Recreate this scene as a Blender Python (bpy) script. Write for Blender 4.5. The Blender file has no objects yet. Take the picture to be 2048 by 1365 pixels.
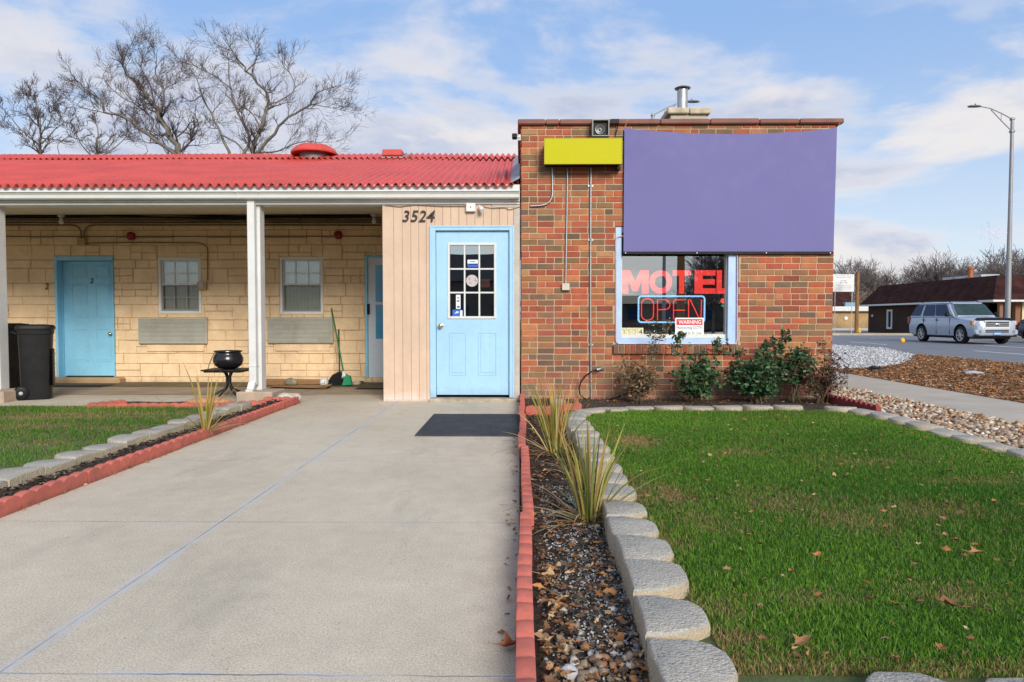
import bpy, bmesh, math, random
import numpy as np
from mathutils import Vector, Matrix, Euler
random.seed(7); NR = np.random.default_rng(7)
SC = bpy.context.scene; COL = SC.collection
R = math.radians; PI = math.pi
# ------------------------------------------------------------------ camera (24 mm lens, full frame)
F = 1365.0
CAM_LOC = Vector((0, 0, 1.0))
CAM_ROT = Euler((PI/2 - math.atan(45.5/F), 0, math.atan(16/F)), 'XYZ')
_CR = CAM_ROT.to_matrix()
cd = bpy.data.cameras.new('camera'); cam = bpy.data.objects.new('camera', cd); COL.objects.link(cam)
cam.location = CAM_LOC; cam.rotation_euler = CAM_ROT
cd.sensor_width = 36; cd.lens = 36*F/2048; cd.clip_start = .05; cd.clip_end = 1500
SC.camera = cam
def A(px, py, Y):
    """world point on the upright plane y=Y seen at photo pixel px,py (used only to read sizes off the photo)"""
    d = _CR @ Vector(((px-1024)/F, -(py-682.5)/F, -1)); t = Y/d.y
    return (d.x*t, Y, 1.0 + d.z*t)
def G(px, py, z=0.0):
    d = _CR @ Vector(((px-1024)/F, -(py-682.5)/F, -1)); t = (z-1.0)/d.z
    return (d.x*t, d.y*t, z)
def rect(px0, py0, px1, py1, Y):
    a = A(px0, (py0+py1)/2, Y); b = A(px1, (py0+py1)/2, Y); m = (px0+px1)/2
    return a[0], b[0], A(m, py1, Y)[2], A(m, py0, Y)[2]      # x0,x1,z0,z1
FY = 8.19      # plane of the brick front and the timber panel
RY = 11.0      # plane of the stone rear wall
# ------------------------------------------------------------------ object helpers
WL = {}
def tag(o, label=None, cat=None, group=None, kind=None):
    if label: o['label'] = label
    if cat: o['category'] = cat
    if group: o['group'] = group
    if kind: o['kind'] = kind
    return o
def thing(name, label, cat, loc=(0,0,0), group=None):
    o = bpy.data.objects.new(name, None); COL.objects.link(o); o.empty_display_size = .2
    o.location = loc; WL[o.name] = Vector(loc)
    return tag(o, label, cat, group)
def mesh_of(mb, name, mats, smooth=None):
    me = bpy.data.meshes.new(name)
    me.from_pydata(mb.v, [], mb.f)
    mats = mats if isinstance(mats, (list, tuple)) else [mats]
    for m in mats: me.materials.append(m)
    if len(mats) > 1: me.polygons.foreach_set('material_index', mb.m)
    if mb.hascol:
        at = me.attributes.new('Col', 'FLOAT_COLOR', 'POINT')
        at.data.foreach_set('color', np.array(mb.c, dtype=np.float32).ravel())
    if mb.fix:
        bm = bmesh.new(); bm.from_mesh(me); bmesh.ops.recalc_face_normals(bm, faces=bm.faces); bm.to_mesh(me); bm.free()
    if smooth is not None:
        me.polygons.foreach_set('use_smooth', [True]*len(me.polygons))
        if smooth < 180: me.set_sharp_from_angle(angle=R(smooth))
    me.update()
    return me
def obj(name, mb, mats, parent=None, smooth=None, origin=None):
    me = mesh_of(mb, name, mats, smooth)
    o = bpy.data.objects.new(name, me); COL.objects.link(o)
    if parent is None:
        n = len(me.vertices); a = np.empty(n*3, np.float32); me.vertices.foreach_get('co', a); a = a.reshape(-1, 3)
        if origin is None:
            lo, hi = a.min(0), a.max(0); origin = ((lo[0]+hi[0])/2, (lo[1]+hi[1])/2, lo[2])
        a -= np.array(origin, np.float32); me.vertices.foreach_set('co', a.ravel()); me.update()
        o.location = origin; WL[o.name] = Vector(origin)
    else:
        o.parent = parent; o.location = -WL[parent.name]; WL[o.name] = Vector((0, 0, 0))
    return o
def kids(o): return [c for c in o.children]
def copy_tree(o, parent=None):
    c = o.copy(); COL.objects.link(c)
    if parent is not None: c.parent = parent
    for ch in kids(o): copy_tree(ch, c)
    return c
def idf(u, w, z): return (u, w, z)
class MB:
    def __init__(s): s.v=[]; s.f=[]; s.m=[]; s.c=[]; s.hascol=False; s.fix=False; s.cur=0
    def add(s, vs, fs, col=None, m=None):
        b = len(s.v); s.v.extend([tuple(p) for p in vs]); s.f.extend([tuple(i+b for i in f) for f in fs])
        s.m.extend([s.cur if m is None else m]*len(fs))
        if col is not None: s.hascol = True
        c = (col[0], col[1], col[2], 1.0) if col is not None else (.5,.5,.5,1.0)
        s.c.extend([c]*len(vs))
        return s
    def box(s, x0, x1, y0, y1, z0, z1, b=0, fn=idf, col=None, m=None):
        """box, chamfered by b"""
        s.fix = True
        X=(min(x0,x1),max(x0,x1)); Y=(min(y0,y1),max(y0,y1)); Z=(min(z0,z1),max(z0,z1))
        if b <= 0:
            vs=[fn(X[i],Y[j],Z[k]) for i in (0,1) for j in (0,1) for k in (0,1)]
            fs=[(0,1,3,2),(4,6,7,5),(0,4,5,1),(2,3,7,6),(0,2,6,4),(1,5,7,3)]
            return s.add(vs, fs, col, m)
        b=min(b,(X[1]-X[0])*.45,(Y[1]-Y[0])*.45,(Z[1]-Z[0])*.45)
        L=(X,Y,Z); vs=[]; ix={}
        for i in (0,1):
            for j in (0,1):
                for k in (0,1):
                    c=(i,j,k)
                    for a in range(3):
                        p=[L[t][c[t]] + (0 if t==a else (b if c[t]==0 else -b)) for t in range(3)]
                        ix[(c,a)]=len(vs); vs.append(fn(*p))
        fs=[]
        for a in range(3):
            o=[t for t in range(3) if t!=a]
            for sgn in (0,1):
                q=[]
                for (p,r) in ((0,0),(1,0),(1,1),(0,1)):
                    c=[0,0,0]; c[a]=sgn; c[o[0]]=p; c[o[1]]=r; q.append(ix[(tuple(c),a)])
                fs.append(q)
            for p in (0,1):
                for r in (0,1):
                    c0=[0,0,0]; c0[o[0]]=p; c0[o[1]]=r; c1=list(c0); c1[a]=1
                    fs.append([ix[(tuple(c0),o[0])],ix[(tuple(c1),o[0])],ix[(tuple(c1),o[1])],ix[(tuple(c0),o[1])]])
        for i in (0,1):
            for j in (0,1):
                for k in (0,1): fs.append([ix[((i,j,k),a)] for a in range(3)])
        return s.add(vs, fs, col, m)
    def tube(s, pts, r, n=8, cap=True, closed=False, col=None, m=None):
        pts=[Vector(p) for p in pts]; k=len(pts)
        if k < 2: return s
        rs=r if isinstance(r,(list,tuple)) else [r]*k
        vs=[]; fs=[]; up=None
        for i,p in enumerate(pts):
            if closed: t=pts[(i+1)%k]-pts[i-1]
            else: t=pts[min(i+1,k-1)]-pts[max(i-1,0)]
            if t.length < 1e-9: t=Vector((0,0,1))
            t.normalize()
            if up is None:
                up=Vector((0,0,1)) if abs(t.z)<.9 else Vector((1,0,0))
            a=up-t*up.dot(t)
            if a.length<1e-6: a=Vector((1,0,0))-t*t.x
            a.normalize(); up=a; b=t.cross(a)
            for j in range(n):
                q=2*PI*j/n; vs.append(p+(a*math.cos(q)+b*math.sin(q))*rs[i])
        for i in range(k if closed else k-1):
            i2=(i+1)%k
            for j in range(n):
                j2=(j+1)%n; fs.append((i*n+j,i*n+j2,i2*n+j2,i2*n+j))
        if cap and not closed and n>2:
            fs.append(tuple(range(n))[::-1]); fs.append(tuple(range((k-1)*n,k*n)))
        return s.add(vs, fs, col, m)
    def lathe(s, c, prof, n=24, axis='z', col=None, m=None, cap=True, a0=0):
        vs=[]; fs=[]; k=len(prof)
        for (r,h) in prof:
            for j in range(n):
                q=2*PI*j/n+a0; x=r*math.cos(q); y=r*math.sin(q)
                p={'z':(x,y,h),'y':(x,h,y),'x':(h,x,y)}[axis]
                vs.append((c[0]+p[0],c[1]+p[1],c[2]+p[2]))
        for i in range(k-1):
            for j in range(n):
                j2=(j+1)%n; fs.append((i*n+j,i*n+j2,(i+1)*n+j2,(i+1)*n+j))
        if cap:
            fs.append(tuple(range(n))[::-1]); fs.append(tuple(range((k-1)*n,k*n)))
        s.fix=True
        return s.add(vs, fs, col, m)
    def prism(s, poly, h0, h1, fn, col=None, m=None, b=0, bs=0):
        """poly in (u,v) swept h0..h1; fn(u,v,h); b chamfers the h1 end by shrinking toward the middle"""
        n=len(poly); s.fix=True
        cu=sum(p[0] for p in poly)/n; cv=sum(p[1] for p in poly)/n
        rings=[(h0,1.0)]
        if b>0:
            w=max(max(abs(p[0]-cu),abs(p[1]-cv)) for p in poly)
            rings += [(h1-b,1.0),(h1-b*.3,1-b*.45/w),(h1,1-b*1.15/w)]
        else: rings.append((h1,1.0))
        vs=[]; fs=[]
        for (h,k) in rings:
            for (u,v) in poly: vs.append(fn(cu+(u-cu)*k, cv+(v-cv)*k, h))
        for i in range(len(rings)-1):
            for j in range(n): fs.append((i*n+j,i*n+(j+1)%n,(i+1)*n+(j+1)%n,(i+1)*n+j))
        fs.append(tuple(range(n))[::-1]); q=(len(rings)-1)*n; fs.append(tuple(range(q,q+n)))
        return s.add(vs, fs, col, m)
    def blob(s, c, r, n=10, k=7, jit=0.0, col=None, m=None, rng=random):
        vs=[]; fs=[]
        for i in range(k+1):
            th=PI*i/k
            for j in range(n):
                q=2*PI*j/n; g=1+rng.uniform(-jit,jit)
                vs.append((c[0]+r[0]*g*math.sin(th)*math.cos(q), c[1]+r[1]*g*math.sin(th)*math.sin(q), c[2]+r[2]*g*math.cos(th)))
        for i in range(k):
            for j in range(n): fs.append((i*n+j,(i+1)*n+j,(i+1)*n+(j+1)%n,i*n+(j+1)%n))
        return s.add(vs, fs, col, m)
    def frame(s, x0,x1,z0,z1,y0,y1,w,b=.003,wb=None,wt=None,col=None,m=None):
        """rectangular frame of four butted pieces, w wide, inside x0..x1,z0..z1"""
        wb=w if wb is None else wb; wt=w if wt is None else wt
        s.box(x0,x0+w,y0,y1,z0,z1,b,col=col,m=m); s.box(x1-w,x1,y0,y1,z0,z1,b,col=col,m=m)
        s.box(x0+w,x1-w,y0+.0015,y1-.0015,z0,z0+wb,b,col=col,m=m); s.box(x0+w,x1-w,y0+.0015,y1-.0015,z1-wt,z1,b,col=col,m=m)
        return s
    def text(s, txt, x0,x1,z0,z1,Y,depth=.004,shear=0,bold=0,m=None,aspect=False):
        cu=bpy.data.curves.new('t','FONT'); cu.body=txt; cu.extrude=.01; cu.shear=shear; cu.offset=bold; cu.resolution_u=4
        ob=bpy.data.objects.new('t',cu); COL.objects.link(ob)
        bpy.context.view_layer.update()
        me=bpy.data.meshes.new_from_object(ob.evaluated_get(bpy.context.evaluated_depsgraph_get()))
        vs=[v.co.copy() for v in me.vertices]; fs=[tuple(p.vertices) for p in me.polygons]
        bpy.data.objects.remove(ob); bpy.data.curves.remove(cu); bpy.data.meshes.remove(me)
        lx=min(v.x for v in vs); hx=max(v.x for v in vs); ly=min(v.y for v in vs); hy=max(v.y for v in vs)
        out=[(x0+(v.x-lx)/(hx-lx)*(x1-x0), Y-(depth if v.z>0 else 0), z0+(v.y-ly)/(hy-ly)*(z1-z0)) for v in vs]
        s.add(out, fs, None, m)
        return s
def np_obj(name, V, faces, cols, mat, parent=None, smooth=False, kind=None):
    """V (n,k,3) verts of n like pieces, faces template over k, cols (n,k,3) or (n,3)"""
    n,k,_=V.shape
    me=bpy.data.meshes.new(name)
    fl=[list(f) for f in faces]; loops=np.concatenate([np.array(f) for f in fl]); lens=np.array([len(f) for f in fl])
    allloops=(loops[None,:]+(np.arange(n)*k)[:,None]).ravel()
    nl=len(loops); starts=np.concatenate([[0],np.cumsum(lens)[:-1]])
    allstarts=(starts[None,:]+(np.arange(n)*nl)[:,None]).ravel()
    me.vertices.add(n*k); me.vertices.foreach_set('co', V.astype(np.float32).ravel())
    me.loops.add(len(allloops)); me.loops.foreach_set('vertex_index', allloops.astype(np.int32))
    me.polygons.add(len(allstarts)); me.polygons.foreach_set('loop_start', allstarts.astype(np.int32))
    me.update(calc_edges=True); me.validate()
    if cols.ndim==2: cols=np.repeat(cols[:,None,:],k,axis=1)
    c4=np.ones((n*k,4),np.float32); c4[:,:3]=cols.reshape(-1,3)
    at=me.attributes.new('Col','FLOAT_COLOR','POINT'); at.data.foreach_set('color',c4.ravel())
    if smooth: me.polygons.foreach_set('use_smooth',[True]*len(me.polygons))
    me.materials.append(mat)
    o=bpy.data.objects.new(name,me); COL.objects.link(o)
    if parent is not None:
        o.parent=parent; o.location=-WL[parent.name]; WL[o.name]=Vector((0,0,0))
    else: WL[o.name]=Vector((0,0,0))
    if kind: o['kind']=kind
    return o
ORD=['first','second','third','fourth','fifth','sixth','seventh','eighth','ninth','tenth','eleventh','twelfth','thirteenth','fourteenth','fifteenth','sixteenth','seventeenth','eighteenth','nineteenth','twentieth','twenty-first','twenty-second','twenty-third','twenty-fourth','twenty-fifth','twenty-sixth','twenty-seventh','twenty-eighth','twenty-ninth','thirtieth']
# ------------------------------------------------------------------ materials
class NT:
    def __init__(s, mat):
        mat.use_nodes=True; s.t=mat.node_tree; s.t.nodes.clear(); s.mat=mat
        s.out=s.t.nodes.new('ShaderNodeOutputMaterial' if isinstance(mat,bpy.types.Material) else 'ShaderNodeOutputWorld')
    def n(s, ty, **kw):
        x=s.t.nodes.new(ty)
        for k,v in kw.items(): setattr(x,k,v)
        return x
    def put(s, sock, val):
        if isinstance(val, bpy.types.NodeSocket): s.t.links.new(val, sock)
        elif isinstance(val,(tuple,list)) and len(val)==3 and sock.type=='RGBA': sock.default_value=(*val,1)
        else: sock.default_value=val
    def math(s, op, a, b=0.0, c=0.0, clamp=False):
        x=s.n('ShaderNodeMath', operation=op, use_clamp=clamp)
        s.put(x.inputs[0],a); s.put(x.inputs[1],b); s.put(x.inputs[2],c)
        return x.outputs[0]
    def pos(s): return s.n('ShaderNodeNewGeometry').outputs['Position']
    def oc(s): return s.n('ShaderNodeTexCoord').outputs['Object']
    def xyz(s, v):
        x=s.n('ShaderNodeSeparateXYZ'); s.put(x.inputs[0],v); return x.outputs
    def scalev(s, v, sc):
        x=s.n('ShaderNodeVectorMath', operation='MULTIPLY'); s.put(x.inputs[0],v); x.inputs[1].default_value=sc; return x.outputs[0]
    def noise(s, v, scale, detail=4, rough=.55, out='Fac', dist=0):
        x=s.n('ShaderNodeTexNoise'); s.put(x.inputs['Vector'],v); x.inputs['Scale'].default_value=scale
        x.inputs['Detail'].default_value=detail; x.inputs['Roughness'].default_value=rough; x.inputs['Distortion'].default_value=dist
        return x.outputs[out]
    def vor(s, v, scale, feat='F1', out='Distance', rand=1):
        x=s.n('ShaderNodeTexVoronoi', feature=feat); s.put(x.inputs['Vector'],v); x.inputs['Scale'].default_value=scale
        x.inputs['Randomness'].default_value=rand
        return x.outputs[out]
    def mr(s, v, a, b, c=0.0, d=1.0, smooth=False):
        x=s.n('ShaderNodeMapRange', clamp=True)
        if smooth: x.interpolation_type='SMOOTHSTEP'
        s.put(x.inputs[0],v)
        for i,q in enumerate((a,b,c,d)): s.put(x.inputs[1+i],q)
        return x.outputs[0]
    def mix(s, fac, a, b, blend='MIX'):
        x=s.n('ShaderNodeMix', data_type='RGBA', blend_type=blend)
        s.put(x.inputs[0],fac); s.put(x.inputs[6],a); s.put(x.inputs[7],b)
        return x.outputs[2]
    def attr(s): return s.n('ShaderNodeAttribute', attribute_name='Col').outputs['Color']
    def bump(s, h, strength=.4, dist=.01, normal=None):
        x=s.n('ShaderNodeBump'); s.put(x.inputs['Height'],h); x.inputs['Strength'].default_value=strength; x.inputs['Distance'].default_value=dist
        if normal is not None: s.put(x.inputs['Normal'],normal)
        return x.outputs[0]
    def bsdf(s, col, rough=.6, metal=0, normal=None, spec=.4, **kw):
        x=s.n('ShaderNodeBsdfPrincipled')
        s.put(x.inputs['Base Color'],col); s.put(x.inputs['Roughness'],rough); s.put(x.inputs['Metallic'],metal)
        x.inputs['Specular IOR Level'].default_value=spec
        if normal is not None: s.put(x.inputs['Normal'],normal)
        for k,v in kw.items(): s.put(x.inputs[k],v)
        s.t.links.new(x.outputs[0], s.out.inputs[0]); return x
MATS={}
def M(name, rgb=None, rough=.6, var=.12, scale=5, metal=0, bump=0, bscale=60, spec=.4, dirt=None, dscale=2.5, damt=.35, space='pos', bdist=.004, low=None, streak=None, **kw):
    """procedural paint / stone / metal: base colour with two scales of unevenness, optional dirt tint and bump"""
    if name in MATS: return MATS[name]
    m=bpy.data.materials.new(name); t=NT(m); MATS[name]=m
    p=t.pos() if space=='pos' else t.oc()
    base=t.attr() if rgb is None else rgb
    f=t.noise(p,scale,5); f2=t.noise(p,scale*7.3,3)
    g=t.math('ADD', t.mr(f,.3,.7,1-var,1+var), t.mr(f2,.3,.7,-var*.5,var*.5))
    col=t.mix(1.0, base, g, 'MULTIPLY')
    if dirt is not None:
        d=t.mr(t.noise(p,dscale,7,.65),.48,.72,0,damt); col=t.mix(d,col,dirt)
    if low is not None:      # grime or peeling that belongs to the foot of the thing: (bottom z, top z, colour, amount, noise scale)
        z=t.xyz(t.pos())[2]; k=t.mr(t.math('ADD',z,t.math('MULTIPLY',t.math('SUBTRACT',t.noise(t.pos(),low[4],7,.7),.5),(low[1]-low[0])*2.2)),low[0],low[1],1,0)
        col=t.mix(t.math('MULTIPLY',k,low[3]),col,low[2])
    if streak is not None:   # run-off streaks: (colour, amount)
        k=t.mr(t.noise(t.scalev(t.pos(),(9,9,.9)),1.0,6,.65),.50,.70,0,streak[1]); col=t.mix(k,col,streak[0])
    nrm=None
    if bump>0: nrm=t.bump(t.noise(p,bscale,6,.6), bump, bdist)
    t.bsdf(col, t.mr(f2,.3,.7,max(.02,rough-.07),min(1,rough+.07)), metal, nrm, spec, **kw)
    return m
def emis(name, rgb, s):
    m=bpy.data.materials.new(name); t=NT(m); MATS[name]=m
    p=t.pos(); c=t.mix(1.0, rgb, t.mr(t.noise(p,30),.3,.7,.85,1.1),'MULTIPLY')
    t.bsdf(c,.4,**{'Emission Color':c,'Emission Strength':s}); return m
def glass(name, tint=(.75,.82,.82), refl=.3, rough=0.0, wav=.0):
    m=bpy.data.materials.new(name); t=NT(m); MATS[name]=m
    tr=t.n('ShaderNodeBsdfTransparent'); tr.inputs[0].default_value=(*tint,1)
    gl=t.n('ShaderNodeBsdfGlossy'); gl.inputs['Color'].default_value=(.93,1,.97,1); gl.inputs['Roughness'].default_value=rough
    if wav>0: t.put(gl.inputs['Normal'], t.bump(t.noise(t.pos(),1.6,2),wav,.02))
    lw=t.n('ShaderNodeLayerWeight'); lw.inputs[0].default_value=.35
    fac=t.mr(lw.outputs['Fresnel'],0.0,1.0,refl,1.0)
    mx=t.n('ShaderNodeMixShader'); t.put(mx.inputs[0],fac); t.t.links.new(tr.outputs[0],mx.inputs[1]); t.t.links.new(gl.outputs[0],mx.inputs[2])
    t.t.links.new(mx.outputs[0],t.out.inputs[0]); return m
# ------------------------------------------------------------------ light, sky, render settings
SUN_DIR = Vector((.30, -.88, .43)).normalized()      # towards the sun
SUN_EL = math.asin(SUN_DIR.z); SUN_AZ = math.atan2(SUN_DIR.x, SUN_DIR.y)
SKYLOC=(12.4,3.3,7.1)
w = bpy.data.worlds.new('World'); SC.world = w; w.use_nodes = True
t = NT(w)
sky = t.n('ShaderNodeTexSky', sky_type='NISHITA'); sky.sun_disc=False; sky.sun_elevation=SUN_EL; sky.sun_rotation=SUN_AZ
sky.air_density=1.0; sky.dust_density=.6; sky.ozone_density=2.0
dirv = t.n('ShaderNodeTexCoord').outputs['Generated']
dv = t.xyz(dirv)
st = t.n('ShaderNodeCombineXYZ'); zz = t.math('ADD', t.math('MAXIMUM', dv[2], 0.0), .22)
t.put(st.inputs[0], t.math('DIVIDE', dv[0], zz)); t.put(st.inputs[1], t.math('DIVIDE', dv[1], zz)); t.put(st.inputs[2], t.math('MULTIPLY', dv[2], 3.0))
mp = t.n('ShaderNodeMapping'); mp.inputs['Location'].default_value=SKYLOC; t.put(mp.inputs[0], st.outputs[0]); sv = mp.outputs[0]
n1 = t.noise(sv, 1.25, 10, .58, dist=.35); n2 = t.noise(sv, .45, 4, .5)
dens = t.math('ADD', n1, t.math('MULTIPLY', t.math('SUBTRACT', n2, .5), .75))
cl = t.mr(dens, .465, .61, 0, 1, True)
# puffs low over the horizon
pv = t.scalev(dirv, (3.2, 3.2, 7.5)); pn = t.noise(pv, 1.0, 9, .55, dist=.2)
pf = t.math('MULTIPLY', t.mr(pn, .53, .62, 0, 1, True), t.mr(dv[2], .02, .10, .35, 1)); pf = t.math('MULTIPLY', pf, t.mr(dv[2], .25, .40, 1, 0))
lit = t.mr(t.noise(t.math('ADD', 0, 0) if False else sv, 2.6, 8, .6), .40, .62, 0, 1, True)
core = t.mr(dens, .50, .66, 0, 1, True)
ccol = t.mix(t.math('MULTIPLY', core, t.mr(lit, 0, 1, .9, .35)), (5.5,5.35,5.45), (3.2,3.55,4.6))
grad = t.mix(t.mr(dv[2], 0.0, .42, 0, 1, True), (4.7,5.3,6.05), (2.05,3.35,5.75))
skyc = t.mix(.78, sky.outputs[0], grad)
full = t.mix(t.math('MULTIPLY', cl, .86), skyc, ccol)
full = t.mix(t.math('MULTIPLY', pf, .85), full, (5.7,5.45,5.35))
bg = t.n('ShaderNodeBackground'); t.put(bg.inputs[0], full); bg.inputs[1].default_value=.1
t.t.links.new(bg.outputs[0], t.out.inputs[0])
sl = bpy.data.lights.new('sun','SUN'); sl.energy=2.5; sl.angle=R(22); sl.color=(1,.92,.80)
so = bpy.data.objects.new('sun', sl); COL.objects.link(so); so.rotation_euler = (-SUN_DIR).to_track_quat('-Z','Y').to_euler()
vs = SC.view_settings; vs.view_transform='Standard'; vs.look='None'; vs.exposure=0.64; vs.gamma=1; vs.use_curve_mapping=False
SC.render.engine='CYCLES'
try:
    SC.cycles.use_denoising=True; SC.cycles.max_bounces=8; SC.cycles.transparent_max_bounces=24; SC.cycles.caustics_reflective=False; SC.cycles.caustics_refractive=False
except Exception: pass
# ------------------------------------------------------------------ ground materials
def lines_mat():
    m=bpy.data.materials.new('walkway_concrete'); t=NT(m); p=t.pos(); q=t.xyz(p)
    big=t.noise(p,.9,5,.6); mid=t.noise(p,9,6,.65); grain=t.noise(p,150,3,.7); spk=t.vor(p,75)
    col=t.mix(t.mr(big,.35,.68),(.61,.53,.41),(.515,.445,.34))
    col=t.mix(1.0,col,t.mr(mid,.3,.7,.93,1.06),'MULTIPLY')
    col=t.mix(1.0,col,t.mr(grain,.3,.7,.66,1.32),'MULTIPLY')
    pit=t.vor(p,27); col=t.mix(t.math('MULTIPLY',t.mr(pit,.05,.12,1,0),t.mr(t.noise(p,3,3),.35,.6,.1,.8)),col,t.mix(t.mr(t.noise(p,11,1),.45,.55),(.13,.11,.095),(.30,.20,.12)))
    col=t.mix(t.mr(spk,.04,.20,.75,0),col,t.mix(t.mr(t.noise(p,60,2),.42,.58),(.15,.13,.11),(.70,.66,.58)))
    # stains of darker wear along the slab
    stn=t.mr(t.noise(t.scalev(p,(1.6,.55,1)),1.3,7,.7),  .53,.74,0,.34); col=t.mix(stn,col,(.17,.155,.14))
    rim=t.mr(t.math('ADD', t.math('ABSOLUTE', q[0]), t.math('MULTIPLY', t.noise(p,5,6,.7), .28)), .10,.30,.45,0); col=t.mix(rim,col,(.15,.13,.115))  # ragged darker band along the slab edge next to the red edging
    # joints, smeared with pale blue caulk
    wob=t.math('MULTIPLY', t.math('SUBTRACT', t.noise(p,7,5,.7),.5), .024)
    dx=t.math('ABSOLUTE', t.math('ADD', t.math('ADD', q[0], 1.468), wob))
    pp=t.math('ABSOLUTE', t.math('SUBTRACT', t.math('PINGPONG', t.math('ADD', t.math('SUBTRACT', q[1], 1.875), wob), .715), 0.0))
    wid=t.mr(t.noise(p,3.1,4,.6),.35,.65,.004,.030)
    caulk=t.math('MULTIPLY', t.mr(t.math('SUBTRACT', dx, wid),0,.016,1,0), t.mr(t.noise(p,19,6,.75),.38,.58,.12,.78))
    wid2=t.mr(t.noise(t.scalev(p,(1,3,1)),1.7,4,.6),.46,.64,-.010,.012)
    caulk2=t.math('MULTIPLY', t.mr(t.math('SUBTRACT', pp, wid2),0,.010,1,0), .62)
    col=t.mix(t.math('MAXIMUM', caulk, caulk2), col, (.50,.515,.545))
    crk=t.mr(t.math('MINIMUM', t.math('ADD',t.math('ABSOLUTE', t.math('ADD', q[0], 1.470)),.0), pp),.0015,.0045,1,0)
    crk=t.math('MULTIPLY', crk, t.mr(t.noise(p,1.9,4,.7),.40,.60,0.1,.85)); col=t.mix(crk,col,(.10,.10,.11))
    h=t.math('ADD', t.math('MULTIPLY', grain, .6), t.math('MULTIPLY', crk, -1.2))
    t.bsdf(col,.86,0,t.bump(h,.2,.003),.2); return m
mWalk=lines_mat()
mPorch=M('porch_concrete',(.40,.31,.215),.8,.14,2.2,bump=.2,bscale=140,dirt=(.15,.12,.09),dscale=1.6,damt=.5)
mSide=M('sidewalk_concrete',(.44,.395,.325),.85,.10,1.4,bump=.2,bscale=150,dirt=(.25,.22,.18),dscale=1.1,damt=.35)
mKerb=M('kerb_concrete',(.40,.37,.32),.85,.14,3,bump=.2,bscale=90,dirt=(.18,.16,.13))
mSoil=M('bed_soil',(.060,.045,.033),.95,.35,14,bump=.9,bscale=55,bdist=.02,dirt=(.14,.095,.06),dscale=22,damt=.6)
mLawnSoil=M('lawn_soil',(.085,.11,.035),.95,.3,6,bump=.6,bscale=90,bdist=.01,dirt=(.20,.15,.08),dscale=7,damt=.6)
mLot=M('lot_ground',(.16,.125,.07),.95,.3,2,bump=.6,bscale=30,bdist=.02,dirt=(.09,.10,.035),dscale=1.3,damt=.7)
mFar=M('far_ground',(.26,.24,.20),.95,.2,.4,bump=.3,bscale=8,dirt=(.13,.13,.07),dscale=.1,damt=.6)
mFarPav=M('far_pavement',(.36,.31,.24),.9,.15,.8,dirt=(.22,.19,.13),dscale=.7,damt=.5)
mRoad=M('road_asphalt',(.165,.17,.185),.75,.10,.9,bump=.25,bscale=60,dirt=(.10,.10,.11),dscale=.35,damt=.5,spec=.5)
mDark=M('parking_asphalt',(.05,.05,.052),.9,.15,1)
mPaint=M('road_paint',(.72,.72,.70),.7,.2,3)
mGravelBase=M('gravel_base',(.43,.43,.44),.95,.25,9,bump=1.0,bscale=26,bdist=.03,dirt=(.25,.24,.24),dscale=5,damt=.5)
mLeafLit=M('leaf_ground',(.165,.088,.042),.95,.4,7,bump=1.0,bscale=24,bdist=.03,dirt=(.10,.085,.03),dscale=1.2,damt=.7)
mTanSoil=M('stone_strip_soil',(.30,.22,.15),.95,.3,10,bump=.6,bscale=40,bdist=.02)
def grid(name,x0,x1,y0,y1,nx,ny,zf,mat,kind='structure',skirt=.0):
    mb=MB(); vs=[]; fs=[]
    for j in range(ny+1):
        for i in range(nx+1):
            x=x0+(x1-x0)*i/nx; y=y0+(y1-y0)*j/ny; vs.append((x,y,zf(x,y)))
    for j in range(ny):
        for i in range(nx):
            a=j*(nx+1)+i; fs.append((a,a+1,a+nx+2,a+nx+1))
    mb.add(vs,fs); return tag(obj(name,mb,mat,smooth=180,origin=((x0+x1)/2,(y0+y1)/2,0)),kind=kind)
_ph=[(random.uniform(-1,1),random.uniform(-1,1),random.uniform(0,6.28)) for _ in range(12)]
def wob(x,y,f=3.0):
    s=0
    for k,(a,b,p) in enumerate(_ph): s=s+np.sin((a*x+b*y)*f*(1+k*.55)+p)/(1+k*.4)
    return s/4.0
def slab(name,x0,x1,y0,y1,z0,z1,mat,b=.0):
    return tag(obj(name,MB().box(x0,x1,y0,y1,z0,z1,b),mat),kind='structure')
grid('ground',-700,700,-500,900,2,2,lambda x,y:-.34,mFar)
slab('motel_lot',-60,11.05,-60,140,-.5,-.035,mLot)
slab('parking_lot',-60,11.0,-60,-1.0,-.2,-.022,mDark)
o=MB(); o.box(-2.66,0.0,-1.0,8.86,-.12,0,.006); o.box(-14,-2.663,7.62,8.86,-.12,-.004,.006)
tag(obj('walkway',o,mWalk),kind='structure')
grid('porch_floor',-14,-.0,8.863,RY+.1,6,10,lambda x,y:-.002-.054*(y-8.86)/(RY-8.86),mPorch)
slab('sidewalk',4.67,5.93,-20,70,-.15,.0,mSide,.01)
grid('verge',5.93,11.05,-20,70,40,160,lambda x,y:-.012+.02*float(wob(x,y,.6)),mLeafLit)
slab('stone_strip_ground',3.42,4.67,-2,14,-.2,-.018,mTanSoil)
slab('kerb',11.05,11.22,-60,140,-.3,-.005,mKerb,.02)
o=MB(); o.add([(11.2,-60,-.15),(26.9,-60,-.15),(26.9,45.6,-.15),(20,45.6,-.15),(20,140,-.15),(11.2,140,-.15)],[(0,1,2,3,4,5)])
tag(obj('road',o,mRoad),kind='structure')
o=MB()
def strip(pts_in,pts_out): 
    n=len(pts_in); o.add(pts_in+pts_out,[(i,i+1,n+i+1,n+i) for i in range(n-1)])
strip([(26.8,-60,-.14),(26.8,45.5,-.14),(19.9,45.5,-.14),(19.9,140,-.14)],[(26.95,-60,.0),(26.95,45.65,.0),(20.05,45.65,.0),(20.05,140,.0)])
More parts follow.
